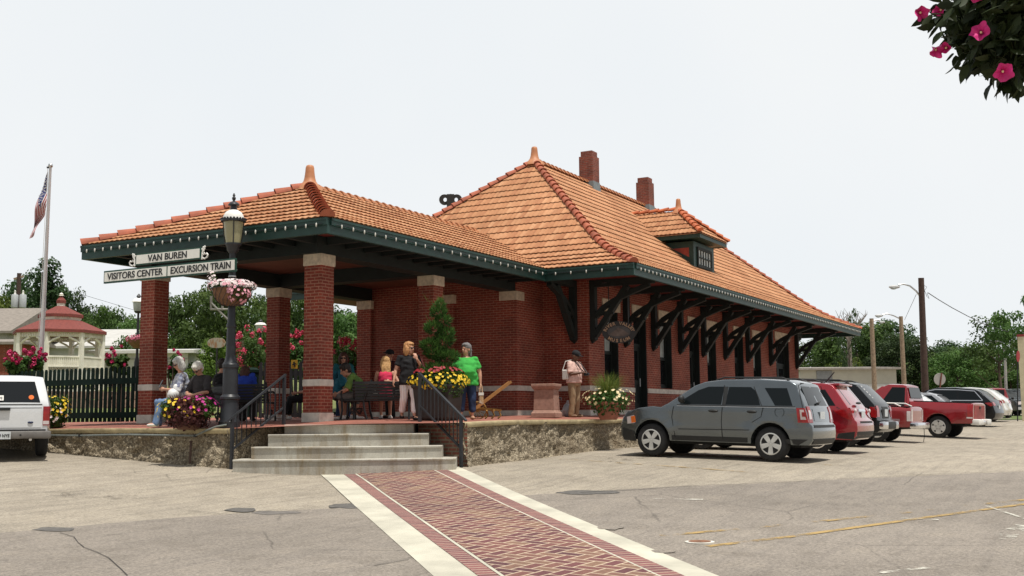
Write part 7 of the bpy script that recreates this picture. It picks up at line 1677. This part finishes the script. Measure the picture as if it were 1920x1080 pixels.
fz = pz(.3, 6); fence('dark green picket fence from behind the white pickup to the left brick column', (.35, 5.55, 0), (.35, 10.4, 0), 1.30, .152, .092, fz)
p = at(447, 745, 36); q = at(470, 745, 44); 
fa, fb = at(488, 760, 34), at(575, 760, 34); fence('black picket fence between the rear column and the near column', (fa.x, fa.y, 0), (fb.x, fb.y, 0), 1.75, .15, .1, gz(fa.x, fa.y)+.3, mat=M['black'])
fa, fb = at(318, 760, 38), at(500, 760, 38); 
def iron_fence():
    t = thing('iron_fence', 'thin black iron fence behind the seated people and the crape myrtle', 'fence', (fa.x, fa.y, .1), world=True); d = fb-fa; n = 34
    for i in range(n+1): p = fa+d*(i/n); m = MB(); m.beam((p.x, p.y, .1), (p.x, p.y, 1.5), .025, .025, up=(1, 0, 0)); m.build('bar', M['black'], t)
    for z in (.3, 1.42): m = MB(); m.beam((fa.x, fa.y, z), (fb.x, fb.y, z), .03, .04); m.build('rail', M['black'], t)
iron_fence()
def stonewall():
    a, b = at(60, 735, 31), at(330, 735, 33.5); t = thing('stone_wall', 'low pale stone wall glimpsed through the green pickets', 'wall', (a.x, a.y, .2), world=True); d = b-a; m = MB()
    n = 40
    for i in range(n):
        p = a+d*(i/n); q = a+d*((i+.96)/n)
        for j in range(2): rg = random.Random(i*9+j); m.beam((p.x, p.y, .55+.24*j+rg.uniform(-.02, .02)), (q.x, q.y, .55+.24*j+rg.uniform(-.02, .02)), .3, .22)
    m.build('stones', pm('field_stone', (.34, .27, .20), .9, .4, 4, .4), t)
stonewall()
def myrtle(u, v, d, wpx, hpx, m_fl, nfl, seed, label, dens_=1.):
    c = at(u, v, d); k = d/FPX; z0 = BZ(c.x, c.y) if d > 28 else pz(c.x, c.y); t = thing('flowering_shrub', label, 'shrub', (c.x, c.y, z0), group='crape myrtles behind the fence'); rx = wpx*k/2; rz = hpx*k/2; zc = c.z-z0; L = Leafy(seed); rg = L.rg
    for i in range(int(26*dens_)): w_ = rvec(rg)*rg.uniform(.2, .85); L.clump((w_.x*rx, w_.y*rx, zc+w_.z*rz-.1), (rx*.36, rx*.36, rz*.32), 60, .10, rg.uniform(.3, .8))
    L.done('leaves', M['leafpl'], t); s = MB()
    for i in range(9): a = rg.uniform(0, 6.3); s.tube([(.1*math.cos(a), .1*math.sin(a), 0), (rx*.35*math.cos(a), rx*.35*math.sin(a), zc*.6), (rx*.7*math.cos(a), rx*.7*math.sin(a), zc+rz*.5)], [.03, .022, .008], 5)
    s.build('stems', M['bark'], t); F = Leafy(seed+1)
    for i in range(nfl):
        w_ = rvec(F.rg); w_.z = w_.z*.8+.25; ctr = V((w_.x*rx, w_.y*rx, zc+w_.z*rz))*1.; ctr -= V((0, 0, 0)); r = rx*F.rg.uniform(.10, .17); F.clump(ctr, (r, r, r*1.25), 34, .075, .5)
    F.mb.build('blossom', m_fl, t, tv=F.tv); return t
myrtle(38, 680, 29, 52, 46, F_CRAPE2, 26, 301, 'crape myrtle with deep pink blossom left of the flagpole foot, above the white pickup'); myrtle(66, 674, 29.5, 40, 42, F_CRAPE2, 22, 303, 'second crape myrtle in deep pink blossom, touching the flagpole foot')
myrtle(222, 675, 30, 44, 50, F_CRAPE2, 16, 305, 'small deep pink crape myrtle above the pickets right of the gazebo', .7); myrtle(325, 680, 31, 36, 46, F_CRAPE2, 12, 307, 'small deep pink crape myrtle just right of the left brick column', .6)
myrtle(478, 664, 38, 78, 100, F_CRAPE, 40, 309, 'tall coral pink crape myrtle behind the lamp post and the rear column'); myrtle(556, 668, 38, 60, 90, F_CRAPE, 24, 311, 'coral pink crape myrtle between the rear column and the near column'); myrtle(650, 676, 37, 84, 74, F_CRAPE, 44, 313, 'coral pink crape myrtle behind the woman in teal')
def gazebo():
    d = 48; b = at(110, 690, d); z0 = BZ(b.x, b.y)-.1; t = thing('gazebo', 'white octagonal gazebo with tiered red shingle roof and turned railings', 'gazebo', (b.x, b.y, z0), R(12)); k = d/FPX*.93; z = lambda v: at(110, v, d).z-z0
    Wt = pm('gazebo_white', (.82, .79, .70), .55, .12, 3); Rf = pm('red_shingle', (.19, .045, .035), .85, .25, 12, .3); r = 84*k; O = lambda rr, i, zz_: (rr*math.cos(2*PI*(i+.5)/8), rr*math.sin(2*PI*(i+.5)/8), zz_)
    def cone(r0, z0_, r1, z1_, m, nm): q = MB(); q.add([O(r0, i, z0_) for i in range(8)]+[O(r1, i, z1_) for i in range(8)]+[O(r0, i, z0_-.12) for i in range(8)], [(i, (i+1) % 8, 8+(i+1) % 8, 8+i) for i in range(8)]+[(16+i, 16+(i+1) % 8, (i+1) % 8, i) for i in range(8)]+[tuple(range(8, 16)), tuple(range(16, 24))]); return q.build(nm, m, t)
    r_lo = cone(92*k, z(622), 42*k, z(601), Rf, 'lower_roof'); r_up = cone(45*k, z(590), 9*k, z(573), Rf, 'upper_roof'); cone(9.5*k, z(562), .03, z(553), Rf, 'cupola_roof')
    for nm, rr, v0, v1 in (('eave_trim', 90, 628, 623), ('upper_trim', 44, 594, 590.5), ('clerestory_rail', 40, 601.5, 599), ('cupola', 8, 573.5, 562.5), ('frieze_rail', 82, 636, 634)):
        q = MB(); q.add([O(rr*k, i, z(v0)) for i in range(8)]+[O(rr*k, i, z(v1)) for i in range(8)], [(i, (i+1) % 8, 8+(i+1) % 8, 8+i) for i in range(8)]+[tuple(range(8)), tuple(range(8, 16))] if nm in('cupola',) else [(i, (i+1) % 8, 8+(i+1) % 8, 8+i) for i in range(8)]); q.build(nm, Wt, t)
    for i in range(8):
        p = V(O(r, i, 0)); q = V(O(r, i+1, 0)); m = MB(); m.box(p.x-.08, p.x+.08, p.y-.08, p.y+.08, 0, z(624)); m.build('post', Wt, t)
        m = MB(); 
        for j in range(1, 16): s = p.lerp(q, j/16); m.box(s.x-.03, s.x+.03, s.y-.03, s.y+.03, z(635), z(628))
        m.build('frieze', Wt, t); m = MB(); m.beam(p+V((0, 0, z(672))), q+V((0, 0, z(672))), .08, .07); m.beam(p+V((0, 0, z(690))), q+V((0, 0, z(690))), .06, .06)
        for j in range(1, 18): s = p.lerp(q, j/18); m.box(s.x-.025, s.x+.025, s.y-.025, s.y+.025, z(690), z(672))
        m.build('railing', Wt, t)
        for sgn, e in ((1, p), (-1, q)):
            m = MB(); dd = (q-p).normalized()*sgn; m.tube([tuple(e+V((0, 0, z(650)))), tuple(e+dd*.22+V((0, 0, z(642)))), tuple(e+dd*.5+V((0, 0, z(636))))], .045, 6); m.build('corner_brace', Wt, t)
        m = MB(); 
        p2, q2 = V(O(39*k, i, 0)), V(O(39*k, i+1, 0))
        for j in range(9): s = p2.lerp(q2, j/9); m.box(s.x-.035, s.x+.035, s.y-.035, s.y+.035, z(599), z(594))
        m.build('clerestory_baluster', Wt, t)
    m = MB(); m.lathe([(.12, z(553)), (.05, z(551.5)), (.09, z(550)), (.02, z(547))], n=10); m.build('finial', Wt, t, smooth=40); q = MB(); q.lathe([(r*1.05, 0), (r*1.05, .12)], n=8); q.build('floor', Wt, t)
gazebo()
def house(label, u0, u1, v_eave, v_ridge, d, roof_m, wall_m, cat='house', name='house', depth=8, hip=False, vents=0, base_v=790):
    a, b = at(u0, v_eave, d), at(u1, v_eave, d); z0 = min(gz(a.x, a.y), a.z-2.); t = thing(name, label, cat, ((a.x+b.x)/2, (a.y+b.y)/2, z0), world=True); X = V((b.x-a.x, b.y-a.y, 0)); N = V((FW.x, FW.y, 0)).normalized(); ze = (a.z+b.z)/2; zr = at((u0+u1)/2, v_ridge, d+depth/2).z
    c = [V((a.x, a.y, 0)), V((b.x, b.y, 0)), V((b.x, b.y, 0))+N*depth, V((a.x, a.y, 0))+N*depth]; m = MB(); m.add([(p.x, p.y, z) for z in (z0, ze) for p in c], [(0, 1, 5, 4), (1, 2, 6, 5), (2, 3, 7, 6), (3, 0, 4, 7)]); w = m.build('wall', wall_m, t)
    o = .35; xd = X.normalized(); e = [c[0]-xd*o-N*o, c[1]+xd*o-N*o, c[2]+xd*o+N*o, c[3]-xd*o+N*o]; hi = X.length*.22 if hip else 0; r = [(e[0]+e[3])/2+xd*hi, (e[1]+e[2])/2-xd*hi]; m = MB()
    m.add([(p.x, p.y, ze+.02) for p in e]+[(p.x, p.y, zr) for p in r]+[(p.x, p.y, ze-.12) for p in e], [(0, 1, 5, 4), (1, 2, 5), (2, 3, 4, 5), (3, 0, 4), (6, 7, 1, 0), (7, 8, 2, 1), (8, 9, 3, 2), (9, 6, 0, 3), (6, 7, 8, 9)]); m.build('roof', roof_m, t)
    for i in range(vents): f = (i+.5)/vents; p = c[0].lerp(c[1], .35+.3*f); m = MB(); M_ = frame_m((p.x, p.y, ze-.9), xd, (0, 0, 1)); m.prism([(-.5, -.1), (.5, -.1), (.5, .1), (-.5, .1)], lambda x, y, q: M_@V((x, y, q)), -.01, .03); m.build('vent', M['iron'], t)
    return t, c, ze
GRf = pm('grey_shingle', (.24, .21, .18), .9, .2, 5, .3); WW = pm('white_siding', (.66, .66, .63), .6, .1, 3)
house('grey shingle-roofed building at the left edge behind the white pickup', -70, 14, 622, 578, 66, GRf, pm('pale_stone_wall', (.42, .41, .38), .85, .2, 2), depth=9)
house('long white metal building with pale roof behind the gazebo', 30, 218, 650, 618, 72, pm('pale_metal_roof', (.50, .49, .46), .6, .12, 2), WW, 'building', 'metal_building', vents=2)
t, c_, ze_ = house('white trailer body with a door frame left of the rusty round sign', 180, 353, 658, 655, 50, WW, WW, 'trailer', 'white_trailer', depth=2.5)
m = MB(); xd = (c_[1]-c_[0]).normalized()
for s0, s1, z0_, z1_ in ((-1.35, -1.25, -2, -.5), (-.35, -.25, -2, -.5), (-1.35, -.25, -.55, -.45)): p = c_[1]+xd*s0; q = c_[1]+xd*s1; m.add([(a.x-FW.x*dd, a.y-FW.y*dd, ze_+zz_) for dd in (.0, .05) for zz_ in (z0_, z1_) for a in (p, q)], [(0, 1, 3, 2), (4, 6, 7, 5), (0, 2, 6, 4), (1, 5, 7, 3), (2, 3, 7, 6), (0, 4, 5, 1)])
m.build('door_frame', pm('grey_trim', (.40, .40, .39), .6), t)
m = MB(); m.beam(c_[0]-FW*.02+V((0, 0, ze_-.35)), c_[1]-FW*.02+V((0, 0, ze_-.35)), .04, .06); m.build('trim_strip', pm('grey_trim', (.40, .40, .39), .6), t)
house('dark red brick building low behind the crape myrtles at the left edge', -20, 46, 642, 636, 61, GRf, M['brick'], 'building', 'brick_building', depth=3)
def flagpole():
    d = 30; b, e = at(76, 690, d), at(94.5, 314, d); z0 = BZ(b.x, b.y); t = thing('flagpole', 'tall brushed metal flagpole beside the gazebo', 'flagpole', (b.x, b.y, z0), world=True); b0 = b.lerp(e, -.12); m = MB(); m.tube([tuple(b0), tuple(e)], [.068, .036], 12); m.build('pole', pm('satin_aluminium', (.62, .62, .63), .4, .08, 3, metal=.6), t, smooth=60)
    m = MB(); m.ell(e+V((0, 0, .05)), .065); m.build('ball', M['steel'], t, smooth=60); m = MB(); m.beam(e-RT*.09, e+RT*.02, .05, .04); m.build('truck', M['iron'], t); m = MB(); m.tube([tuple(e-RT*.07), tuple(b-RT*.09+V((0, 0, .4)))], .006, 4); m.build('halyard', M['white'], t)
    # flag hanging in folds
    k = d/FPX; t = thing('flag', 'red, white and blue stars-and-stripes flag hanging slack from the flagpole', 'flag', tuple(at(88, 330, d)), world=True)
    nu, nv = 40, 26; prs = []; 
    for i in range(nu+1):
        q = i/nu                               # 0 at the hoist, 1 at the fly
        for j in range(nv+1):
            w_ = j/nv                          # 0 top
            tu, tv_ = 90-33*q**.75, 322+122*q; bu, bv = 87-28*q**1.3, 386+60*q
            u = tu+(bu-tu)*w_+3.*math.sin(q*9+w_*5)*min(1, q*3); v = tv_+(bv-tv_)*w_+3*math.sin(q*7+w_*3)*q
            p = at(u, v, d+.20*math.sin(q*8+w_*5.0)*(.25+q)); prs.append(p)
    mats = [pm('flag_red', (.36, .015, .03), .8, .1, 8), pm('flag_white', (.70, .70, .70), .8, .06, 8), pm('flag_blue', (.03, .04, .16), .8, .1, 8)]; mb = MB(); mb.v = [tuple(p) for p in prs]
    for i in range(nu):
        for j in range(nv):
            s = j*13//nv; mi = 2 if (i < nu*.40 and s < 7) else (0 if s % 2 == 0 else 1); mb.f.append((i*(nv+1)+j, (i+1)*(nv+1)+j, (i+1)*(nv+1)+j+1, i*(nv+1)+j+1)); mb.m.append(mi)
    cl = mb.build('cloth', mats, t, smooth=70); st = MB()
    for r_ in range(5):
        for c in range(6):
            i = int(1.5+c*nu*.40/6.2); j = int(1.2+r_*nv*.5/5.2); p = prs[i*(nv+1)+j]-FW*.012; st.add([p+RT*.028*math.cos(a+1.57)+UP*.028*math.sin(a+1.57) if n_ % 2 == 0 else p+RT*.012*math.cos(a+1.57)+UP*.012*math.sin(a+1.57) for n_, a in enumerate([2*PI*q/10 for q in range(10)])], [tuple(range(10))])
    st.build('stars', mats[1], cl)
flagpole()
def small_lamp(u, v0, v1, d, label, basket=False):
    k = d/FPX; b = at(u, v1, d); e = at(u, v0, d); t = thing('lamp_post', label, 'lamp post', tuple(b), world=True, group='distant black lamp posts'); h = e.z-b.z; r = .05; c = (b.x, b.y, b.z); B = M['black']; m = MB(); m.lathe([(r*2.2, -1), (r*2, .4), (r, .6), (r*.8, h*.76)], c, 10); m.build('post', B, t, smooth=40)
    m = MB(); m.lathe([(.14, h*.775), (.17, h*.80), (.20, h*.895)], c, 12); m.build('lantern_glass', M['paleglass'], t, smooth=40); m = MB(); m.lathe([(.24, h*.895), (.22, h*.905), (.16, h*.935), (.06, h*.945)], c, 14); m.build('dome', M['white'], t, smooth=40); m = MB(); m.lathe([(.07, h*.94), (.05, h*.955), (.09, h*.965), (.02, h*1.0)], c, 10); m.lathe([(.10, h*.755), (.16, h*.778)], c, 10); m.build('finial', B, t, smooth=40)
    if basket:
        z = at(u, 640, d); t2 = thing('hanging_basket', 'small basket of pink flowers on the distant lamp post left of the brick column', 'flower basket', tuple(z)); m = MB(); m.lathe([(.1, -.25), (.28, -.08), (.34, .05), (.1, .05)], n=14); m.build('liner', M['coir'] if 'coir' in M else pm('coir_liner', (.19, .10, .055), .95), t2); F = Leafy(77); F.clump((0, 0, .08), (.40, .40, .16), 300, .09, .5); F.mb.build('blossom', F_PINK2, t2, tv=F.tv)
F_PINK2 = petal('rose_blossom', (.45, .10, .16), .3)
small_lamp(256, 549, 700, 41, 'distant black lamp post with white dome and pink basket, left of the left column', True); small_lamp(487, 598, 700, 44, 'distant black lamp post with white dome beside the rear brick column')
def round_sign():
    d = 40; c = at(406, 643, d); k = d/FPX; t = thing('railroad_sign', 'faded oval rust-stained white sign on a pole in front of the trees', 'sign', tuple(c), world=True); m = MB(); n = 28; P = [(17*math.cos(2*PI*i/n)*(1+.0*math.cos(4*PI*i/n)), 10.5*math.sin(2*PI*i/n)*(1+.10*math.cos(4*PI*i/n))) for i in range(n)]
    m.prism(P, lambda a, b, q: c+RT*a*k+UP*b*k+FW*q, -.02, .02); tt = NT('rusty_white_enamel'); co = tt.co(); m.build('plate', tt.fin(tt.ramp(tt.noise(tt.map(co, (3, 3, 1.2)), 2.6, 4, .7), [(.44, (.46, .44, .36)), (.58, (.38, .20, .10))]), .7), t)
    m = MB(); m.tube([tuple(at(406, 653, d)+FW*.06), tuple(at(405, 720, d)+FW*.06)], .03, 6); m.build('post', M['iron'], t)
    t2 = thing('metal_pole', 'thin grey metal pole with short crossarms left of the lamp post', 'pole', tuple(at(427, 720, 39)), world=True); m = MB(); m.tube([tuple(at(426, 720, 39)), tuple(at(428, 625, 39))], .035, 8); m.build('pole', M['steel'], t2)
    t3 = thing('notice_sign', 'small yellow notice on the black fence between the columns', 'sign', tuple(at(552, 683, 33.8)), world=True); c = at(552, 683, 33.6); m = MB(); m.prism([(-6, -8), (6, -8), (6, 8), (-6, 8)], lambda a, b, q: c+RT*a*33.6/FPX+UP*b*33.6/FPX+FW*q, -.01, .01); m.build('plate', pm('yellow_sign', (.55, .34, .03), .5), t3); m = MB(); m.prism([(-4, -1.5), (-1, -1.5), (-1, -5), (1, -5), (1, 0), (4, 0), (4, 2), (1, 2), (1, 5), (-2, 5), (-2, 1), (-4, 1)], lambda a, b, q: c+RT*a*33.6/FPX+UP*b*33.6/FPX+FW*q, -.022, -.012); m.build('symbol', M['black'], t3)
    t4 = thing('crossing_gantry', 'grey lattice signal gantry half hidden behind the flower basket', 'signal', tuple(at(430, 600, 46)), world=True); m = MB(); A = lambda u, v: tuple(at(u, v, 46))
    for a, b in (((394, 580), (432, 580)), ((396, 555), (396, 580)), ((417, 572), (417, 582)), ((394, 566), (432, 604)), ((432, 520), (430, 720)), ((440, 640), (455, 628))): m.tube([A(*a), A(*b)], .05, 6)
    m.build('frame', pm('weathered_grey_steel', (.24, .23, .21), .7, .3, 3), t4)
    b = at(468, 742, 36); t5 = thing('waste_bin', 'dark green cylindrical post bin behind the lamp post', 'bin', (b.x, b.y, .1), world=True); m = MB(); m.lathe([(.26, 0), (.28, 1.45), (.30, 1.47), (.30, 1.55), (.2, 1.62)], (b.x, b.y, .1), 18); m.build('drum', FG, t5, smooth=40)
round_sign()
def util_pole():
    d = 80; b, e = at(31, 700, d), at(36, 512, d); t = thing('utility_pole', 'brown wooden pole with two grey transformers left of the flagpole', 'utility pole', (b.x, b.y, b.z), world=True); m = MB(); m.tube([tuple(b), tuple(e)], [.2, .14], 10); m.build('pole', M['darkwood'], t)
    for u in (31.5, 46.5): c = at(u, 557, d)-FW*.3; m = MB(); m.lathe([(.22, -.75), (.235, -.7), (.235, .12), (.19, .18)], tuple(c), 14); k_ = m.build('transformer', pm('grey_transformer', (.42, .44, .45), .5, .1, 3), t, smooth=40); m = MB(); m.lathe([(.06, .16), (.09, .24), (.05, .32), (.07, .42), (.02, .48)], tuple(c), 8); m.build('bushing', M['white'], k_)
    m = MB(); m.beam(at(26, 523, d), at(44, 518, d), .12, .12); m.build('crossarm', M['wood'], t)
util_pole()
# ------------------------------------------------------------------ right: warehouse, poles, sign, gate post
t, c_, ze_ = house('long low cream metal warehouse behind the parked cars', 1500, 1680, 690, 688, 84, pm('warehouse_roof', (.30, .27, .24), .6), pm('cream_metal_siding', (.50, .48, .40), .6, .08, 1.5), 'warehouse', 'warehouse', depth=16)
m = MB(); xd = (c_[1]-c_[0]).normalized(); p = c_[0]+xd*.8; q = c_[0]+xd*2.1
def wbox(m, s0, s1, z0_, z1_, dd): p = c_[0]+xd*s0; q = c_[0]+xd*s1; m.add([(a.x-FW.x*d_, a.y-FW.y*d_, ze_+zz_) for d_ in (.0, dd) for zz_ in (z0_, z1_) for a in (p, q)], [(0, 1, 3, 2), (4, 6, 7, 5), (0, 2, 6, 4), (1, 5, 7, 3), (2, 3, 7, 6), (0, 4, 5, 1)])
wbox(m, 1.2, 2.35, -2.6, -.2, .06); m.build('roller_door', pm('grey_roller_door', (.26, .27, .28), .6, .15, 6), t)
m = MB(); wbox(m, 0, 7.2, -2.6, -1.2, .05); m.build('wall_panel', pm('pale_lower_siding', (.60, .60, .57), .6, .08, 2), t)
def street_lamp(label, u0, v0, u1, v1, d, r, mat, head, arm, group='street lights beyond the car park'):
    b, e = at(u0, v0, d), at(u1, v1, d); b.z = min(b.z, gz(b.x, b.y)); t = thing('street_light', label, 'street light', tuple(b), world=True, group=group); m = MB(); m.tube([tuple(b), tuple(e)], [r*1.15, r*.85], 12); m.build('pole', mat, t, smooth=60); P = [at(u, v, d) for u, v in arm]; m = MB(); m.tube([tuple(p) for p in P], .045, 8); m.build('arm', M['steel'], t, smooth=60)
    h = at(*head[:2], d); w = head[2]*d/FPX; M_ = frame_m((0, 0, 0), RT, UP).to_3x3(); m = MB(); m.ell(h, (w*.5, w*.16, w*.13), M_); k_ = m.build('lamp_head', pm('lamp_grey', (.52, .53, .53), .5, .08, 3), t, smooth=60); m = MB(); m.ell(h-UP*w*.10-RT*w*.08, (w*.28, w*.13, w*.14), M_); m.build('lens', M['paleglass'], k_, smooth=60); return t
t = street_lamp('tall dark brown utility pole with a curved street light arm and a slack cable', 1733, 715, 1727, 521, 58, .17, M['darkwood'], (1677, 538, 22), [(1725, 556), (1718, 546), (1706, 536), (1694, 532.5), (1684, 534)])
m = MB(); m.tube([tuple(at(u, v, 58)) for u, v in ((1730, 534), (1738, 538), (1734, 544), (1732, 541))]+[tuple(at(u, v, 58)) for u, v in ((1734, 546), (1738, 556), (1742, 560), (1738, 549))], .012, 5); m.build('loose_wire', M['cardark'], t)
def cable(label, pts, r=.014): 
    P = [at(*p) for p in pts]; t = thing('overhead_cable', label, 'cable', tuple(P[0]), world=True); m = MB(); m.tube([tuple(p) for p in P], r, 5); m.build('wire', M['cardark'], t)
cable('thick overhead cable sagging right from the brown utility pole into the trees', [(1740, 549, 58), (1760, 562, 60), (1785, 577, 63), (1815, 593, 66), (1848, 609, 70), (1890, 622, 74)], .022); cable('thin guy wire from the brown pole down to the pale lamp pole', [(1718, 552, 58), (1696, 600, 72)], .012)
cable('faint overhead wire crossing the sky right of the gazebo', [(130, 545, 85), (200, 566, 88), (260, 584, 92)], .014)
street_lamp('pale wooden pole with a short white lamp arm behind the red crossover', 1639, 710, 1634, 597, 72, .15, M['wood'], (1654, 604, 12), [(1635, 603), (1642, 600), (1650, 600)]); street_lamp('pale wooden pole with an arched lamp arm behind the red pickup cab', 1695, 712, 1689, 593, 76, .15, M['wood'], (1648, 592, 16), [(1688, 598), (1676, 592), (1664, 588), (1654, 590)])
street_lamp('slim grey metal street light near the right edge of the picture', 1887, 770, 1884, 645, 80, .10, M['steel'], (1863, 640, 16), [(1884, 650), (1880, 643), (1872, 640), (1868, 640)]); street_lamp('small street light above the grey house roof left of the gazebo', 42, 640, 43, 602, 90, .08, M['iron'], (59, 599, 8), [(43, 604), (47, 598), (55, 596)])
def disc_sign():
    d = 56; c = at(1762, 711, d); k = d/FPX; t = thing('road_sign', 'back of a round white sign with a rusty vertical post above the black crossover', 'sign', tuple(c), world=True); m = MB(); m.prism([(11*math.cos(2*PI*i/24), 11.5*math.sin(2*PI*i/24)) for i in range(24)], lambda a, b, q: c+RT*a*k+UP*b*k+FW*q, -.012, .012); m.build('disc', pm('sign_back', (.55, .52, .48), .6, .1, 4), t); m = MB(); m.tube([tuple(at(1754, 795, d)-FW*.05), tuple(at(1765, 699, d)-FW*.05)], .035, 6); m.build('post', pm('rusty_post', (.24, .09, .06), .8, .3, 6), t)
    d = 60; b, e = at(1924, 800, d), at(1922, 630, d); t = thing('gate_post', 'cream painted square post cut by the right edge of the picture', 'post', (b.x, b.y, gz(b.x, b.y)), world=True); m = MB(); w = 5.5*d/FPX; m.box(b.x-w, b.x+w, b.y-w, b.y+w, gz(b.x, b.y)-.2, e.z); m.build('shaft', pm('cream_post', (.55, .49, .33), .7, .12, 3), t); m = MB(); m.box(b.x-w*1.15, b.x+w*1.15, b.y-w*1.15, b.y+w*1.15, e.z, e.z+.12); m.build('cap', pm('red_cap', (.24, .03, .03), .6), t)
    c = at(1909, 668, 52); t = thing('stop_sign', 'edge of a red octagonal stop sign beside the cream post', 'sign', tuple(c), world=True); m = MB(); m.prism([(11*math.cos(PI/8+PI/4*i), 11*math.sin(PI/8+PI/4*i)) for i in range(8)], lambda a, b, q: c+RT*a*52/FPX*.5+UP*b*52/FPX+FW*(q+a*.01), -.01, .01); m.build('plate', pm('stop_red', (.34, .012, .02), .4), t); m = MB(); m.tube([tuple(c+FW*.05), tuple(at(1909, 790, 52)+FW*.05)], .03, 6); m.build('post', M['iron'], t)
disc_sign()
